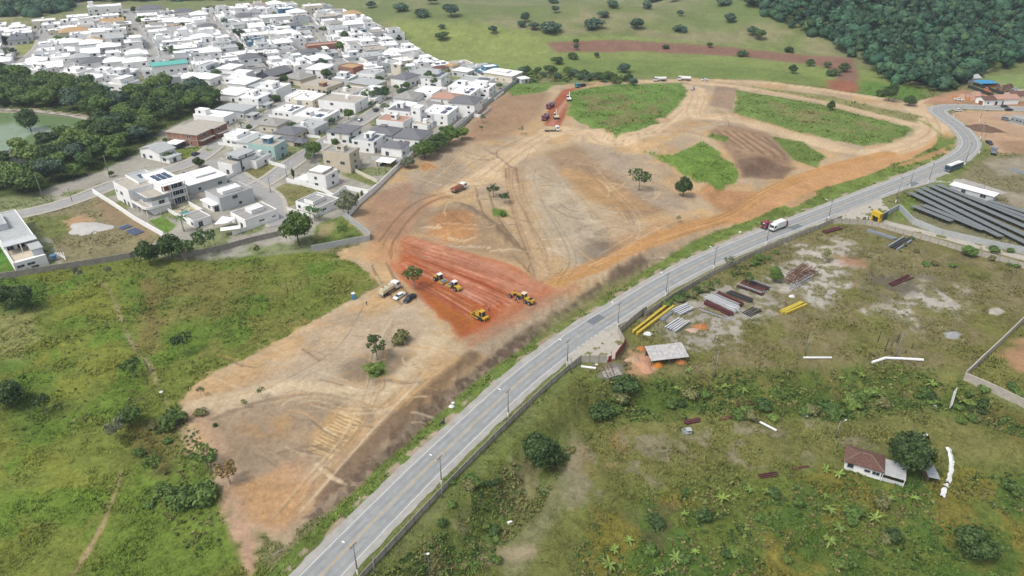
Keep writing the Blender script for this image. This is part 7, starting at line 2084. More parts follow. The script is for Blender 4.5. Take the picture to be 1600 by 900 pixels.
car((1101, 126), H_((1106, 126.3), (1096, 126)), V_WHITE, 'white car on the upper track right of the tank trucks', 'sedan')
car((1082, 140), H_((1086, 135), (1079, 143)), V_GREY, 'grey pickup coming down the haul road from the upper track', 'pickup', 'pickup', None, 'pickup')
truck((1215, 358), H_((1229, 352), (1203, 362)), V_WHITE, 'white garbage truck with crimson rear hopper on the road', 'garbage', None, V_WHITE, name='garbage_truck', L=8.6, dz=0.07)
truck((1198, 355), H_((1206, 351), (1192, 358)), V_RED, 'crimson truck with white cab roof just ahead of the garbage truck', 'flat', None, V_RED, L=6.0, axles=2, dz=0.07)
bus((1489, 265), H_((1506, 257), (1478, 267)), 'slate blue bus with white roof on the road near the bend')
CARS = [((1497, 174), (1505, 174), V_WHITE, 'hatch', 'white car parked beside the far road bend'), ((1497, 157), (1503, 158), V_WHITE, 'sedan', 'white car standing on the orange works ground past the bend'), ((1569, 168), (1577, 168), V_DARK, 'hatch', 'dark car on the far road at the right edge, left one'), ((1576, 173), (1584, 173), V_DARK, 'sedan', 'dark car on the far road at the right edge, right one'),
        ((306, 243), (312, 240), V_DARK, 'suv', 'dark car on the estate street by the green lot'), ((458, 161), (461, 156), V_WHITE, 'hatch', 'white car parked at the estate street bend'), ((546, 200), (550, 197), V_DARK, 'hatch', 'dark car parked on the estate street, lower of two'), ((563, 189), (567, 186), V_GREY, 'hatch', 'grey car parked on the estate street, upper of two'), ((588, 174), (592, 171), V_DARK, 'suv', 'dark car parked on the upper estate street by the hedge'), ((58, 47), (55, 51), V_WHITE, 'sedan', 'white car at the garage of the left back street'), ((460, 143), (466, 142), V_WHITE, 'suv', 'white car parked in front of the cream hip roof house'), ((520, 80), (518, 77), V_DARK, 'hatch', 'dark car on the back estate street by the lawn'), ((1571, 188), (1580, 190), V_GREY, 'suv', 'grey car parked by the grey cabins past the bend'), ((1545, 225 + 0), (1550, 228), V_DARK, 'pickup', 'dark pickup on the cleared ground right of the bend'), ((249, 80), (246, 75), V_GREY, 'hatch', 'grey car on the back left estate street'), ((62, 84), (60, 88), V_GREY, 'sedan', 'grey car on the left curved estate street')]
for px, q, paint, kind, lb in CARS:
    car(px, H_(px, q), paint, lb, kind, dz=0.12)
def motorbike(px, ang, label):
    r = vroot('motorbike', px, ang, label, 'motorbike', None, 0.07)
    for x in (-0.65, 0.65): wheel(r, x, 0, 0.3, 0.12)
    MB().yprism([(-0.7, 0.6), (-0.1, 0.45), (0.4, 0.5), (0.55, 0.95), (0.1, 0.9), (-0.2, 0.75), (-0.8, 0.8)], -0.15, 0.15).build('frame', V_BLACK, r)
    MB().bar((0.45, -0.32, 1.05), (0.45, 0.32, 1.05), 0.05, 0.05).build('handlebar', V_GREY, r)
    return r
motorbike((690, 664), 0.9, 'dark motorbike stopped on the left edge of the road')
motorbike((1350, 343), 0.5, 'motorbike parked beside the yellow gate portal')

# ------------------------------------------------------------------ people
def person(px, ang, top, bottom, label, arms='down', hair='#2b2320', hat=None, h=1.74, loc=None):
    me = bpy.data.meshes.new('person')
    a = {'down': [(-0.24, 0.02, 1.12), (-0.27, 0.06, 0.86), (0.24, 0.02, 1.12), (0.27, 0.06, 0.86)], 'hip': [(-0.34, -0.02, 1.18), (-0.2, 0.1, 0.98), (0.24, 0.02, 1.12), (0.25, 0.18, 0.92)], 'point': [(-0.24, 0.02, 1.12), (-0.27, 0.06, 0.86), (0.28, 0.22, 1.28), (0.3, 0.46, 1.34)]}[arms]
    V = [(0, 0, 0.95), (0, 0, 1.15), (0, 0, 1.36), (0, 0.01, 1.48), (0, 0.02, 1.56), (0, 0.03, 1.68), (-0.18, 0, 1.40), a[0], a[1], (0.18, 0, 1.40), a[2], a[3], (-0.1, 0, 0.9), (-0.12, 0.03, 0.5), (-0.13, -0.02, 0.08), (-0.14, 0.14, 0.04), (0.1, 0, 0.9), (0.13, 0.06, 0.5), (0.15, 0.0, 0.08), (0.16, 0.16, 0.04)]
    for base, (hx, hy, hz) in ((8, a[1]), (11, a[3])):               # palm, four fingers and a thumb for each hand
        d = (Vector(V[base]) - Vector(V[base - 1])).normalized()
        sx = -1 if base == 8 else 1
        V.append(tuple(Vector(V[base]) + d * 0.08))
        pal = len(V) - 1
        for k in range(4): V.append(tuple(Vector(V[pal]) + d * (0.085 - 0.012 * abs(k - 1.2)) + Vector((0.0, 0.024 * (k - 1.5), 0))))
        V.append(tuple(Vector(V[base]) + d * 0.055 + Vector((-0.02 * sx, 0.06, 0))))
    E = [(0, 1), (1, 2), (2, 3), (3, 4), (4, 5), (2, 6), (6, 7), (7, 8), (2, 9), (9, 10), (10, 11), (0, 12), (12, 13), (13, 14), (14, 15), (0, 16), (16, 17), (17, 18), (18, 19)]
    for base, pal in ((8, 20), (11, 26)):
        E.append((base, pal))
        E += [(pal, pal + 1 + k) for k in range(4)] + [(base, pal + 5)]
    me.from_pydata(V, E, [])
    o = bpy.data.objects.new('person_frame', me)
    COL.objects.link(o)
    o.modifiers.new('skin', 'SKIN')
    rad = [0.16, 0.145, 0.17, 0.07, 0.075, 0.10, 0.075, 0.05, 0.036, 0.075, 0.05, 0.036, 0.095, 0.065, 0.045, 0.04, 0.095, 0.065, 0.045, 0.04] + ([0.035] + [0.009] * 4 + [0.011]) * 2
    sk = me.skin_vertices[0].data
    for i, q in enumerate(rad): sk[i].radius = (q, q * (0.72 if i in (0, 1, 2) else 1.0))
    sk[0].use_root = True
    sb = o.modifiers.new('sub', 'SUBSURF')
    sb.levels = sb.render_levels = 1
    dg = bpy.context.evaluated_depsgraph_get()
    fin = bpy.data.meshes.new_from_object(o.evaluated_get(dg))
    bpy.data.objects.remove(o)
    fin.name = 'person'
    skin = mat('skin', '#a5755a', 0.6, 0.1, 3.0)
    hm = mat('hair' + hair, hair, 0.8, 0.1, 3.0)
    tm = mat('shirt' + top, top, 0.9, 0.15, 3.0)
    bm_ = mat('trousers' + bottom, bottom, 0.9, 0.15, 3.0)
    sh = mat('shoes', '#3a332e', 0.8, 0.15, 3.0)
    for q in (skin, tm, bm_, sh, hm): fin.materials.append(q)
    for p in fin.polygons:
        c = p.center
        arm = abs(c.x) > 0.2 and c.z > 0.7
        if c.z < 0.12: p.material_index = 3
        elif c.z < 0.98 and not arm: p.material_index = 2
        elif c.z < 1.50 and not (arm and (Vector(c) - Vector((a[1] if c.x < 0 else a[3]))).length < 0.19): p.material_index = 1
        elif c.z > 1.70 or (c.z > 1.62 and c.y < 0.0): p.material_index = 4
        p.use_smooth = True
    r = put('person', fin, None, loc if loc is not None else P(*px), ang)
    r.scale = (h / 1.78,) * 3
    tag(r, label, 'person')
    f = MB().box(-0.045, -0.02, 0.115, 0.135, 1.675, 1.69).box(0.02, 0.045, 0.115, 0.135, 1.675, 1.69)
    f.build('eyes', hm, r)
    MB().frus((-0.015, 0.015, 0.1, 0.15), 1.635, (-0.008, 0.008, 0.1, 0.13), 1.675).build('nose', skin, r)
    MB().box(-0.025, 0.025, 0.1, 0.127, 1.605, 1.613).build('mouth', mat('lips', '#8a5148', 0.6, 0.05, 2.0), r)
    if hat: MB().tube((0, 0.03, 1.74), (0, 0.03, 1.82), 0.115, 0.08, 10).box(-0.09, 0.09, 0.08, 0.22, 1.735, 1.75).build('hard_hat', mat('hat' + hat, hat, 0.5, 0.05, 2.0), r)
    return r
person((573, 477), 2.6, '#3b3f45', '#35383f', 'person in dark clothes standing alone on the bare dirt near the blue cabin', 'hip')
person((764, 486), 0.8, '#b58bb8', '#4b4a66', 'person in lilac shirt standing behind the bulldozer', 'point', hat='#e8e8e0')
person((809, 474), 1.9, '#c98c9a', '#6a5560', 'person in pink shirt standing beside the grader', 'down', hat='#e8e8e0')
person((636, 463), 3.0, '#4a5468', '#39404c', 'person in blue grey clothes beside the dark pickup', 'down')
person((450, 457), 1.0, '#b4502e', '#4a4238', 'person in orange red shirt by the dark poles in the meadow', 'down')
person((694, 661), 0.3, '#59606a', '#3c4048', 'person in grey standing with the motorbike at the road edge', 'point')
person((1356, 344), 0.3, '#4a4640', '#38352f', 'person in dark clothes under the yellow gate portal', 'hip')

# ------------------------------------------------------------------ small site things
def toilet():
    r = tag(empty('portable_toilet', P(553, 467), 0.5), 'blue portable toilet cabin with white roof at the meadow edge', 'toilet cabin')
    MB().box(-0.55, 0.55, -0.55, 0.55, 0, 2.1).build('cabin', V_BLUE, r)
    MB().box(-0.4, 0.4, -0.58, -0.551, 0.1, 1.95).build('door', mat('paler_blue_plastic', '#6fb4d8', 0.5, 0.1, 1.0), r)
    MB().frus((-0.58, 0.58, -0.58, 0.58), 2.1, (-0.4, 0.4, -0.4, 0.4), 2.3).build('roof', V_WHITE, r)
    MB().tube((0.4, 0.4, 2.1), (0.4, 0.4, 2.6), 0.05, 0.05, 6).build('vent_pipe', V_WHITE, r)
toilet()
for i, (px, h) in enumerate([((450, 462), 4.2), ((459, 458), 3.0), ((471, 452), 3.4), ((483, 447), 4.8), ((466, 455), 2.2)]):
    o = MB().tube((0, 0, -0.3), (0.1, 0, h), 0.12, 0.08, 6).tube((0.05, -0.5, h * 0.9), (0.05, 0.5, h * 0.9), 0.04, 0.04, 5).build('timber_post', M_WOOD, None, P(*px))
    tag(o, 'thin dark timber post in the group standing in the meadow', 'post', 'timber posts in the meadow')
for i, (px, h) in enumerate([((1371, 535), 4.0), ((1382, 549), 4.4), ((1392, 541), 1.8), ((1401, 536), 3.6), ((1424, 545), 2.2), ((1414, 552), 1.2)]):
    o = MB().tube((0, 0, -0.3), (0.15, 0, h), 0.13, 0.1, 6).tube((0.05, 0, h * 0.5), (0.35, 0, h * 0.55), 0.05, 0.05, 5).build('rusty_post', M_DSTEEL, None, P(*px))
    tag(o, 'short dark steel post in the group above the long white pipe', 'post', 'dark posts in the yard')

# ------------------------------------------------------------------ depot yard goods
def beam_stack(a, b, n, width, m, label, group, section='i', layers=1, seed=0, z0=0.1, sz=0.3, jitter=0.6, name='steel_beam'):
    """n beams side by side, the first from pixel a to pixel b, the rest stepping to the right of it"""
    A_, B_ = P(*a), P(*b)
    d = (B_ - A_)
    d.z = 0
    L = d.length
    ang = math.atan2(d.y, d.x)
    rr = random.Random(seed)
    for lay in range(layers):
        for k in range(n):
            mm = rr.choice(m) if isinstance(m, (list, tuple)) else m
            l = L * rr.uniform(0.88, 1.0)
            mb = MB()
            s = sz
            if section == 'i':
                mb.box(0, l, -s * 0.4, s * 0.4, 0, 0.05).box(0, l, -0.04, 0.04, 0.05, s - 0.05).box(0, l, -s * 0.4, s * 0.4, s - 0.05, s)
            elif section == 'box':
                mb.box(0, l, -s * 0.42, s * 0.42, 0, s)
                for q in range(int(l / 1.5)): mb.box(0.4 + q * 1.5, 0.55 + q * 1.5, -s * 0.46, s * 0.46, -0.02, s + 0.02)
            else:                                            # lattice
                for yy in (-s * 0.45, s * 0.45):
                    for zz in (0.05, s): mb.bar((0, yy, zz), (l, yy, zz), 0.13, 0.13)
                nn = int(l / (s * 1.1))
                for q in range(nn):
                    x0, x1 = q * l / nn, (q + 1) * l / nn
                    for yy in (-s * 0.45, s * 0.45): mb.bar((x0, yy, 0.05 if q % 2 else s), (x1, yy, s if q % 2 else 0.05), 0.1, 0.1)
                    mb.bar((x0, -s * 0.45, s), (x0, s * 0.45, s), 0.1, 0.1)
            off = (k + 0.5) * width / n
            p = A_ + Vector((math.sin(ang), -math.cos(ang), 0)) * off + d.normalized() * rr.uniform(0, jitter)
            o = mb.build(name, mm, None, (p.x, p.y, float(hgt(p.x, p.y)) + z0 + lay * (sz + 0.06)), ang + rr.uniform(-0.035, 0.035))
            tag(o, label, 'beam', group)
M_GALV = mat('galvanised_frames', '#b5bcc0', 0.6, 0.2, 1.2)
V_PALE = mat('pale_steel', '#dcdfe0', 0.6, 0.12, 1.0)
beam_stack((984, 521), (1047, 474), 2, 3.0, M_YSTEEL, 'long yellow steel box beam lying along the road wall', 'yellow beams along the wall', 'box', 1, 1, 0.15, 0.9)
beam_stack((1046, 487), (1070, 476), 5, 4.2, V_PALE, 'pale galvanised beam in the rear pile by the yellow beams', 'rear galvanised beams', 'i', 1, 2, 0.3, 0.55)
beam_stack((1036, 514), (1060, 498), 5, 4.2, V_PALE, 'pale galvanised beam in the front pile by the yellow beams', 'front galvanised beams', 'i', 1, 3, 0.3, 0.55)
beam_stack((1058, 511), (1068, 501), 2, 1.8, M_YSTEEL, 'short yellow beam beside the pale frames', 'short yellow beams', 'box', 1, 4, 0.1, 0.5)
beam_stack((1024, 500), (1044, 485), 3, 2.4, M_GALV, 'grey lattice frame leaning beside the yellow beams', 'grey lattice frames', 'lat', 1, 5, 0.1, 0.6)
beam_stack((1092, 481), (1140, 498), 2, 1.2, [M_RUST, M_GALV], 'thin rusty or pale beam at the front of the beam stack', 'front thin beams', 'i', 1, 6, 0.1, 0.4)
beam_stack((1103, 472), (1150, 493), 3, 2.0, M_MAROON, 'maroon primed steel beam in the big beam stack', 'maroon beams', 'i', 2, 7, 0.1, 0.5)
beam_stack((1108, 462), (1160, 484), 4, 3.4, V_PALE, 'pale steel beam in the middle of the big beam stack', 'pale stack beams', 'i', 2, 8, 0.1, 0.5)
beam_stack((1122, 458), (1165, 477), 4, 3.2, [M_MAROON, M_GALV, M_RUST], 'mixed maroon and grey beam at the back of the big stack', 'mixed back beams', 'i', 2, 9, 0.1, 0.5)
beam_stack((1140, 456), (1178, 470), 4, 3.0, [M_DSTEEL, M_WOOD], 'dark beam at the far end of the big stack', 'dark end beams', 'i', 2, 10, 0.1, 0.5)
beam_stack((1158, 489), (1178, 479), 5, 3.6, M_DSTEEL, 'dark grey panel plank in the flat pile right of the beam stack', 'dark flat planks', 'box', 1, 11, 0.05, 0.3, 0.2, 'steel_plank')
beam_stack((1166, 436), (1206, 450), 8, 7.5, [M_MAROON, M_GALV, M_RUST, M_DSTEEL], 'maroon and grey beam in the upper stack beside the small tree', 'upper stack beams', 'i', 2, 12, 0.1, 0.4)
beam_stack((1224, 442), (1266, 420), 3, 3.6, [M_RUST, mat('orange_rust_steel', '#a0674e', 0.9, 0.3, 1.5)], 'tall rusty lattice truss lying in the yard', 'rusty trusses', 'lat', 1, 13, 0.1, 1.4)
beam_stack((1226, 434), (1258, 414), 1, 1.4, M_RUST, 'orange rusty lattice truss behind the other trusses', 'orange rusty truss', 'lat', 1, 14, 0.1, 1.2)
beam_stack((1232, 452), (1264, 434), 1, 1.4, M_GALV, 'pale lattice truss in front of the rusty trusses', 'pale truss', 'lat', 1, 15, 0.1, 1.3)
beam_stack((1215, 489), (1250, 473), 3, 2.4, M_YSTEEL, 'yellow steel boom section lying alone in the yard', 'yellow boom sections', 'box', 1, 16, 0.1, 0.8, 1.6)
beam_stack((1386, 445), (1420, 430), 3, 1.9, M_MAROON, 'maroon steel beam in the small pile in the middle of the yard', 'maroon pile in the yard', 'i', 1, 17, 0.1, 0.5)
beam_stack((1282, 363), (1311, 355), 3, 2.2, M_MAROON, 'dark maroon beam in the pile beside the road wall', 'dark pile by the wall', 'box', 1, 18, 0.1, 0.6)
beam_stack((1356, 360), (1402, 374), 2, 2.2, [M_STEEL], 'long galvanised steel trough beside the driveway wall', 'steel troughs', 'box', 1, 19, 0.1, 0.8, 0.2, 'steel_trough')
beam_stack((1385, 386), (1412, 371), 4, 4.4, [M_STEEL, M_DSTEEL, M_STEEL], 'galvanised steel plate in the flat pile at the end of the trough', 'steel plates', 'box', 1, 20, 0.1, 0.7, 0.2, 'steel_plate')
beam_stack((1146, 636), (1178, 632), 1, 1.6, M_RUST, 'rusty ladder frame standing on the bank foot', 'rusty ladder frame', 'lat', 1, 21, 0.1, 1.5)
beam_stack((1146, 648), (1168, 643), 2, 0.8, M_GALV, 'pale metal sheet strip lying before the rusty ladder frame', 'pale strips', 'box', 1, 22, 0.05, 0.25)
beam_stack((1122, 655), (1145, 649), 3, 1.0, M_RUST, 'rusty angle bar lying left of the ladder frame', 'rusty angle bars', 'i', 1, 23, 0.05, 0.3)
beam_stack((1066, 659), (1090, 654), 3, 1.6, M_MAROON, 'rusty red beam in the small pile at the bank foot', 'rusty red pile', 'box', 1, 24, 0.05, 0.5)
beam_stack((1180, 742), (1212, 738), 3, 1.6, M_MAROON, 'rusty maroon sheet lying in the grass left of the cottage', 'maroon sheets in the grass', 'i', 1, 25, 0.05, 0.3)
beam_stack((1232, 731), (1262, 727), 2, 1.2, M_RUST, 'rusty strip in the grass nearer the cottage', 'rusty strips in the grass', 'i', 1, 26, 0.05, 0.25)
def pipe(pts, rad, m, label, cat='pipe', name='white_pipe'):
    base = P(*pts[0])
    mb = MB()
    w = [P(*p) for p in pts]
    for p, q in zip(w[:-1], w[1:]):
        mb.tube(p - base + Vector((0, 0, rad)), q - base + Vector((0, 0, rad)), rad, rad, 8)
    return tag(mb.build(name, m, None, base), label, cat)
pipe([(1255, 560), (1299, 560)], 0.3, V_WHITE, 'short white pipe lying along the top of the bank')
pipe([(1362, 568), (1383, 561), (1408, 562), (1442, 564)], 0.4, V_WHITE, 'long bent white pipe lying along the top of the bank')
pipe([(1165, 649), (1188, 661), (1213, 674)], 0.3, V_WHITE, 'white plank like pipe lying slantwise in the lower field')
pipe([(908, 574), (931, 577)], 0.35, V_WHITE, 'white beam lying behind the wall left of the red gate')
def leaning_panel():
    a, b = P(1482, 641), P(1490, 612)
    mb = MB()
    d = b - a
    mb.add([(0, 0, 0.1), (d.x, d.y, d.z + 0.1), (d.x + 0.5, d.y, d.z + 1.5), (0.4, 0, 1.8), (0.12, 0, 0.1), (d.x + 0.12, d.y, d.z + 0.1), (d.x + 0.62, d.y, d.z + 1.5), (0.52, 0, 1.8)], [(0, 1, 2, 3), (7, 6, 5, 4), (0, 4, 5, 1), (1, 5, 6, 2), (2, 6, 7, 3), (3, 7, 4, 0)])
    tag(mb.build('white_hoarding', V_WHITE, None, a), 'tall white sheet panel leaning beside the block wall corner', 'panel')
leaning_panel()
def sheeting():
    line = smooth_line(PL([(1481, 701), (1486, 722), (1483, 748), (1477, 762), (1471, 778)]), 6)
    a = np.array(line)
    mb = MB()
    n = len(a)
    rr = random.Random(4)
    L, Rr = offset_line(line, 0.55), offset_line(line, -0.55)
    base = G(*a[0])
    vs, fs = [], []
    for i in range(n):
        for q, t in ((L[i], 0), (a[i], 1), (Rr[i], 2)):
            vs.append((q[0] - base.x + rr.uniform(-0.15, 0.15), q[1] - base.y, float(hgt(q[0], q[1])) - base.z + 0.3 + (0.35 if t == 1 else 0.05) + rr.uniform(-0.12, 0.18)))
    for i in range(n - 1):
        if i in (15, 18): continue
        for k in range(2): fs.append((i * 3 + k, i * 3 + k + 1, i * 3 + k + 4, i * 3 + k + 3))
    mb.add(vs, fs)
    tag(mb.build('white_sheeting', V_WHITE, None, base), 'long crumpled strip of white sheeting right of the cottage', 'sheeting')
sheeting()

def corrugated(root, x0, x1, y0, y1, z0, z1, m, name='roof_sheet', n=8):
    """sloping roof of separate ribbed sheets from z0 at y0 to z1 at y1"""
    for k in range(n):
        a, b = x0 + (x1 - x0) * k / n, x0 + (x1 - x0) * (k + 1) / n
        mb = MB()
        dz = 0.02 * (k % 2)
        st = 6
        vs, fs = [], []
        for i in range(st + 1):
            x = a + (b - a) * i / st
            zz = 0.05 * (i % 2) + dz
            vs += [(x, y0, z0 + zz), (x, y1, z1 + zz)]
        fs = [(2 * i, 2 * i + 2, 2 * i + 3, 2 * i + 1) for i in range(st)]
        mb.add(vs, fs)
        mb.build(name, m, root)

# corrugated shed
def shed():
    a, b, c = P(1018, 572), P(1073, 566), P(1016, 553)
    ang = math.atan2(b.y - a.y, b.x - a.x)
    r = tag(empty('open_shed', a, ang), 'open shed with pale streaky corrugated roof over orange earth', 'shed')
    L = (b - a).length
    D = 5.0
    corrugated(r, -0.4, L + 0.3, -0.5, D + 0.4, 2.1, 3.1, mat('weathered_corrugated_sheet', '#cfcdca', 0.7, 0.35, 1.2), n=9)
    for x in (0, L / 2, L):
        for y, z in ((0, 2.1), (D, 3.0)): MB().box(x - 0.1, x + 0.1, y - 0.1, y + 0.1, -0.4, z).build('post', M_WOOD, r)
    MB().box(0, L, D - 0.1, D, 0, 1.6).build('back_board', M_RUST, r)
    heap('earth_heap', (1028, 571), 1.7, 1.2, 1.1, mat('bright_orange_earth', '#d98a35', 0.95, 0.2, 0.8), 'bright orange earth heap under the corrugated shed', 0.3)
    heap('earth_heap', (1064, 566), 2.0, 1.1, 1.0, M_CLAY, 'reddish earth heap at the right end of the corrugated shed', 0.1)
shed()
heap('earth_heap', (1096, 511), 2.6, 1.9, 1.0, M_CLAY, 'orange earth heap in the yard by the beams', 0.2)
heap('earth_heap', (1083, 516), 2.2, 1.5, 0.6, mat('pink_sand', '#d3b2a2', 0.95, 0.15, 0.8), 'low pink sand heap beside the orange one', 0.1)
heap('earth_heap', (1008, 572), 2.4, 3.4, 1.0, mat('salmon_earth', '#cf9f80', 0.95, 0.2, 0.8), 'salmon earth heap between the red gate and the shed', 0.1)
heap('earth_heap', (990, 562), 2.4, 2.2, 0.8, M_SAND, 'sand heap just behind the red gate', 0.5)
heap('earth_heap', (1003, 545), 1.6, 1.4, 0.9, M_CLAY, 'brown orange heap behind the corrugated shed', 0.2)
heap('earth_heap', (1538, 203), 9, 5, 2.6, M_EARTH, 'dark brown earth heap on the cleared ground past the bend', -0.7)
heap('earth_heap', (1034, 188), 6, 3.5, 1.2, M_SAND, 'small orange earth heap at the edge of the grass island', 0.2)
def slab_debris():
    r = tag(empty('broken_slab', P(955, 583), 0.5), 'grey broken concrete slab with rails below the red gate', 'debris')
    rr = random.Random(9)
    MB().prism([(-2.6, -1.6), (2.4, -1.8), (3.0, 1.2), (0.4, 2.0), (-2.2, 1.4)], -0.4, 0.15).build('slab', M_CONCD, r)
    for k in range(3): MB().bar((-2 + k, -1.5, 0.25), (-0.5 + k * 1.2, 3.2, 0.4), 0.14, 0.16).build('rail', M_RUST, r)
    for k in range(9): MB().box(0, rr.uniform(0.3, 0.7), 0, rr.uniform(0.3, 0.6), 0, 0.35).build('rubble', M_CONC, r, (rr.uniform(-2.5, 2.5), rr.uniform(-2.6, 1.2), 0.05), rr.uniform(0, 3))
slab_debris()
# white crate with lid in the lower field, small litter
r = tag(empty('white_crate', P(1073, 675), 0.2), 'pale open metal bin lying in the lower field', 'bin')
MB().box(-1.1, 1.1, -0.8, 0.8, 0, 0.1).box(-1.1, 1.1, 0.7, 0.8, 0.1, 0.8).box(-1.1, -1.0, -0.8, 0.7, 0.1, 0.8).box(1.0, 1.1, -0.8, 0.7, 0.1, 0.8).build('tub', M_GALV, r)
MB().box(-0.3, 1.2, -0.7, 0.75, 0.82, 0.88).build('lid', M_RPALE, r)
LITTER = [((797, 817), 0.9, 'white drum lying in the grass right of the floodlight post'), ((1174, 464), 0.0, ''), ((1237, 464), 1.3, 'white sheet lying between the beams and the yellow boom'), ((1460, 634), 0.7, 'small white drum near the leaning panel'), ((705, 636), 1.0, 'white litter bag on the road verge'), ((708, 630), 0.7, 'smaller white litter on the road verge'), ((1156, 363), 0.7, 'white sign board on the verge left of the crimson truck'), ((1258, 650), 1.2, 'pale junk pile at the foot of the bank'), ((252, 613), 0.7, 'white bucket beside the footpath'), ((1446, 681), 0.9, 'white sheet lying behind the cottage tree'), ((932, 570), 0.6, 'white block right of the fallen white beam'), ((1012, 523), 1.6, 'white tarp bundle at the end of the yellow beams')]
for px, s, lb in LITTER:
    if not s: continue
    rr = random.Random(int(px[0]))
    mb = MB()
    pts = [(s * (0.7 + 0.3 * rr.random()) * math.cos(k * 1.05), s * 0.7 * (0.7 + 0.3 * rr.random()) * math.sin(k * 1.05)) for k in range(6)]
    mb.prism(pts, 0.0, 0.25 * s).prism([(p[0] * 0.6 + 0.1, p[1] * 0.6) for p in pts], 0.25 * s, 0.5 * s)
    tag(mb.build('white_litter', V_WHITE, None, P(*px)), lb, 'litter')

# ------------------------------------------------------------------ cottage in the lower field
def cottage():
    a, b = P(1318, 733), P(1374, 750)
    ang = math.atan2(b.y - a.y, b.x - a.x)
    r = tag(empty('cottage', a, ang), 'small white cottage with weathered red tiled hip roof and veranda', 'house')
    L = (b - a).length
    D = 5.6
    MB().box(0, L, 0, D, -0.8, 2.7).build('wall', M_WHITE, r)
    rf = MB().hip(0, L, 0, D, 2.8, 1.5, 0.5).build('roof', M_RRED, r)
    # courses of tiles stand proud on the slope that faces the field
    for k in range(11):
        t = k / 11
        y, z = -0.5 + (D / 2 + 0.5) * t, 2.82 + 1.5 * t
        x0, x1 = -0.5 + (D / 2 + 0.5) * t, L + 0.5 - (D / 2 + 0.5) * t
        MB().box(x0, x1, y, y + 0.08, z, z + 0.07).build('tile_course', M_RRED, rf)
    for p, q in (((-0.5, -0.5, 2.85), (D / 2, D / 2, 4.35)), ((L + 0.5, -0.5, 2.85), (L - D / 2, D / 2, 4.35)), ((D / 2, D / 2, 4.35), (L - D / 2, D / 2, 4.35))):
        MB().tube(p, q, 0.08, 0.08, 6).build('ridge_tile', mat('pale_ridge_mortar', '#a58a7a', 0.9, 0.3, 2.0), rf)
    window(r, 1.2, 0, 1.1, 1.3, 1.2, 'y-', True)
    window(r, L * 0.62, 0, 1.2, 1.2, 0.7, 'y-', True)
    window(r, L * 0.86, 0, 1.1, 1.5, 0.9, 'y-', True)
    corrugated(r, L + 0.1, L + 5.2, -0.4, D - 0.6, 2.2, 2.7, M_RPALE, n=5)
    for x in (L + 0.3, L + 5.0):
        for y in (-0.2, D - 1): MB().box(x - 0.07, x + 0.07, y - 0.07, y + 0.07, -0.5, 2.3).build('veranda_post', M_WHITE, r)
    MB().box(L, L + 5, 0, 0.12, 0, 0.9).build('veranda_rail', M_PALE, r)
    MB().box(L + 0.8, L + 2.5, 1.5, 2.3, 0, 0.8).build('bench', M_WOOD, r)
cottage()
def field_shed():
    a, b = P(1464, 757), P(1450, 728)
    ang = math.atan2(b.y - a.y, b.x - a.x)
    r = tag(empty('lean_to_shed', a, ang), 'narrow grey metal roofed lean-to right of the cottage tree', 'shed')
    L = (b - a).length
    corrugated(r, -0.3, L, -0.2, 2.6, 1.9, 2.3, M_GALV, n=4)
    for x in (0, L - 0.3):
        for y in (0, 2.3): MB().box(x - 0.07, x + 0.07, y - 0.07, y + 0.07, -0.4, 2.0).build('post', M_WOOD, r)
    MB().box(0, L - 0.3, 2.2, 2.3, 0, 1.7).build('back_wall', M_WOOD, r)
field_shed()

# ------------------------------------------------------------------ solar field
def solar_row(a, b, label):
    A_, B_ = P(*a), P(*b)
    ang = math.atan2(B_.y - A_.y, B_.x - A_.x)
    L = math.hypot(B_.x - A_.x, B_.y - A_.y)
    r = tag(empty('solar_row', A_, ang), label, 'solar panels', 'solar panel rows')
    n = max(2, int(L / 4.2))
    for k in range(n):
        x0, x1 = k * L / n, (k + 1) * L / n - 0.08
        p = MB().add([(x0, -0.4, 1.95), (x1, -0.4, 1.95), (x1, 3.1, 1.65), (x0, 3.1, 1.65), (x0, -0.4, 1.83), (x1, -0.4, 1.83), (x1, 3.1, 1.53), (x0, 3.1, 1.53)], [(0, 1, 2, 3), (7, 6, 5, 4), (0, 4, 5, 1), (1, 5, 6, 2), (2, 6, 7, 3), (3, 7, 4, 0)])
        p.build('solar_panel', M_PV, r)
        MB().box(x0 + 0.1, x0 + 0.22, 0.2, 0.32, -0.4, 1.75).box(x0 + 0.1, x0 + 0.22, 2.7, 2.82, -0.4, 1.5).build('post', M_DSTEEL, r)
    MB().box(0, L, 0.15, 0.27, 1.46, 1.58).build('rail', M_DSTEEL, r)
M_PV = mat('sky_grey_solar_glass', '#868b8c', 0.45, 0.12, 0.5)  # grey of the reflected sky is put into the panel colour
for i, (a, b) in enumerate([((1421, 328), (1482, 352)), ((1437, 327), (1532, 366)), ((1416, 307), (1558, 376)), ((1426, 302), (1602, 388)), ((1436, 299), (1620, 384)), ((1446, 295), (1630, 374)), ((1460, 294), (1630, 362)), ((1509, 313), (1640, 358)), ((1540, 320), (1640, 350))]):
    solar_row(a, b, 'row of tilted grey solar panels, %s from the curved wall' % ORD[i])
r = auto_house((1483, 298), math.degrees(heading((1483, 298), (1530, 311))), 17, 4.5, 3.0, 'long low cabin with white roof beside the solar field', 'pale', 'slab', 'white', dens=0.5, tanks=0, name='cabin')
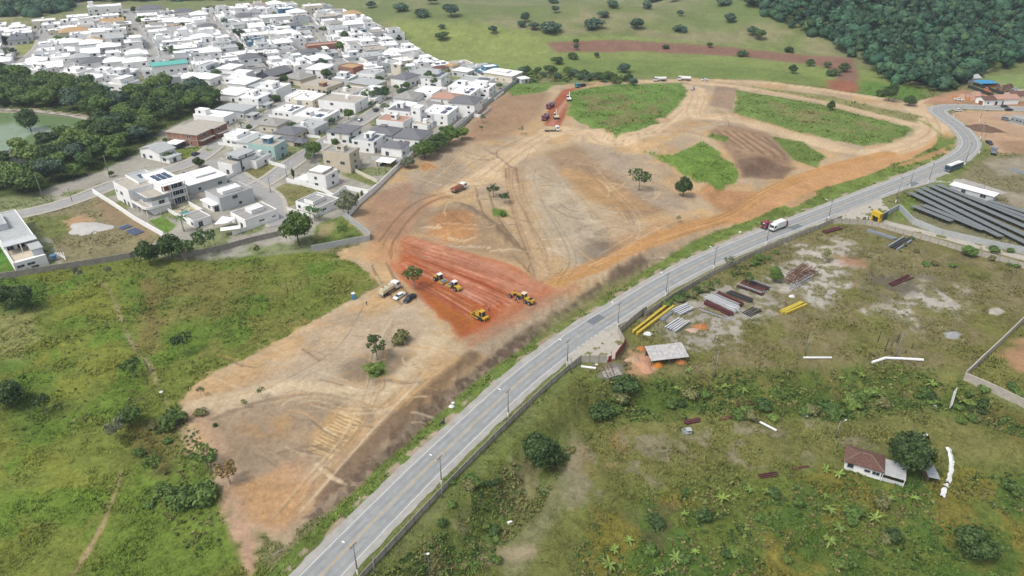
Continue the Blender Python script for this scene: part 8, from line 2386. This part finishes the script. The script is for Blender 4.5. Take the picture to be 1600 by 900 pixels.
# gate portal
def portal():
    a = P(1374, 350)
    r = tag(empty('gate_portal', a, heading((1374, 350), (1362, 344))), 'bright yellow gate portal with opening at the driveway', 'portal')
    MB().box(0, 0.6, -0.7, 0.7, -0.3, 4.2).box(3.6, 4.2, -0.7, 0.7, -0.3, 4.2).box(0, 4.2, -0.72, 0.72, 2.5, 4.4).build('frame', mat('bright_yellow_paint', '#edc93a', 0.5, 0.06, 0.8), r)
    MB().box(0.7, 3.5, -0.05, 0.05, 0, 2.4).build('gate_leaf', V_BLACK, r)
    MB().box(1.5, 2.6, -0.75, -0.721, 2.8, 3.9).build('emblem', mat('amber_paint', '#c79a2c', 0.5, 0.1, 1.0), r)
    s = tag(empty('sign_wall', P(1376, 347), heading((1376, 347), (1387, 340))), 'dark sign wall between the yellow portal and the pale curved wall', 'sign')
    MB().box(0, 5.2, -0.15, 0.15, -0.3, 2.9).build('panel', V_DARK, s)
portal()

# ------------------------------------------------------------------ works beyond the bend
for i, (px, L, lb) in enumerate([((1578, 190), 10, 'left grey steel cabin on the yard past the road bend'), ((1590, 193), 12, 'right grey steel cabin on the yard past the road bend')]):
    r = tag(empty('site_cabin', P(*px), heading((1570, 186), (1600, 193))), lb, 'cabin')
    MB().box(0, L * 0.7, 0, 3.5, -0.2, 2.9).build('wall', M_GREYW, r)
    MB().box(-0.1, L * 0.7 + 0.1, -0.1, 3.6, 2.9, 3.05).build('roof', M_GALV, r)
    for x in (1, 3.4, 5.2): window(r, x, 0, 1.0, 1.4, 1.1, 'y-', True)
auto_house((1536, 165), 8, 12, 7, 3.2, 'low white house with red tiled roof by the far road, left one', 'white', 'gable', 'red', fine=False, tanks=0)
auto_house((1556, 164), 6, 14, 8, 3.4, 'white building with pinkish roof by the far road, middle one', 'white', 'gable', 'pink', fine=False, tanks=0)
auto_house((1580, 158), 4, 24, 8, 3.4, 'long house with red tiled roof at the far right edge', 'cream', 'gable', 'red', fine=False, tanks=0)
auto_house((1512, 130), 10, 9, 8, 3.0, 'small grey roofed hut under the forest edge', 'pale', 'gable', 'pale', fine=False, tanks=0)
r = tag(empty('blue_canopy', P(1538, 135), 0.1), 'bright blue tarpaulin canopy at the foot of the forest', 'canopy')
MB().hip(-6, 6, -4, 4, 3.0, 1.2, 0.2).build('roof', V_BLUE, r)
for q in ((-5.5, -3.5), (5.5, -3.5), (5.5, 3.5), (-5.5, 3.5)): MB().tube((q[0], q[1], -0.3), (q[0], q[1], 3.0), 0.1, 0.1, 6).build('post', M_STEEL, r)
_wr2 = random.Random(77)
for i in range(26):
    x, y = 1530 + _wr2.random() * 55, 134 + _wr2.random() * 12
    m = _wr2.choice([M_RUST, M_EARTH, M_GALV, M_WOOD, M_CLAY])
    s = _wr2.uniform(1.0, 2.4)
    mb = MB().frus((-s, s, -s * 0.7, s * 0.7), 0, (-s * 0.7, s * 0.6, -s * 0.5, s * 0.5), s * 0.8).box(-s * 0.3, s * 0.5, -s * 0.3, s * 0.2, s * 0.8, s * 1.2)
    tag(mb.build('scrap_pile', m, None, P(x, y), _wr2.uniform(0, 3)), 'heap of scrap in the crowded scrap yard under the forest', 'scrap', 'scrap yard heaps')
for i in range(10):
    x, y = 1488 + _wr2.random() * 40, 146 + _wr2.random() * 10
    s = _wr2.uniform(1.2, 2.4)
    mb = MB().frus((-s * 1.3, s * 1.3, -s, s), 0, (-s * 0.5, s * 0.5, -s * 0.4, s * 0.4), s * 0.9)
    tag(mb.build('rubble_heap', _wr2.choice([M_CLAY, M_SAND, M_RPINK]), None, P(x, y), _wr2.uniform(0, 3)), 'small orange rubble heap beside the far road bend', 'heap', 'rubble heaps by the far bend')
for i, (a, b) in enumerate([((1512, 137), (1560, 155)), ((1520, 133), (1570, 150))]):
    solid_wall('works_fence', [a, b], 2.0, 0.3, ['front low dark hedge wall of the scrap yard', 'rear low dark hedge wall of the scrap yard'][i], M_DSTEEL)
truck((1552, 268 - 28), 1.0, V_GREY, 'small grey truck standing on the cleared ground at the right', 'flat', None, V_GREY, L=6, axles=2)
beam_stack((1582, 262), (1640, 280), 3, 6, M_GREYW, 'grey flat slab lying on the open ground at the right edge', 'grey slabs at the right edge', 'box', 1, 40, 0.05, 0.4, 0.3, 'concrete_slab')
# fence of the meadow edge: white sign rail beside the road
r = tag(empty('verge_rail', P(429, 873), 0.9), 'thin pale rail on two posts on the verge at the bottom', 'rail')
MB().box(0, 2.2, -0.04, 0.04, 1.0, 1.12).build('rail', M_CONCP, r)
for x in (0.1, 2.1): MB().box(x - 0.05, x + 0.05, -0.05, 0.05, -0.3, 1.0).build('post', M_CONCP, r)

# ------------------------------------------------------------------ the air
hz = bpy.data.materials.new('haze')
hz.use_nodes = True
hn = hz.node_tree.nodes
hn.remove(hn['Principled BSDF'])
pv = hn.new('ShaderNodeVolumePrincipled')
pv.inputs['Color'].default_value = (0.72, 0.84, 0.98, 1)
pv.inputs['Density'].default_value = HAZE
pv.inputs['Anisotropy'].default_value = 0.2
hz.node_tree.links.new(pv.outputs[0], hn['Material Output'].inputs['Volume'])
_zmax = max(float(HR.max()) + 25, CAMZ + 8)
ho = MB().box(-4200, 4200, -200, 6500, float(HR.min()) - 3, _zmax).build('haze', hz)
tag(ho, 'thin pale haze in the air over the whole valley', 'haze', kind='stuff')
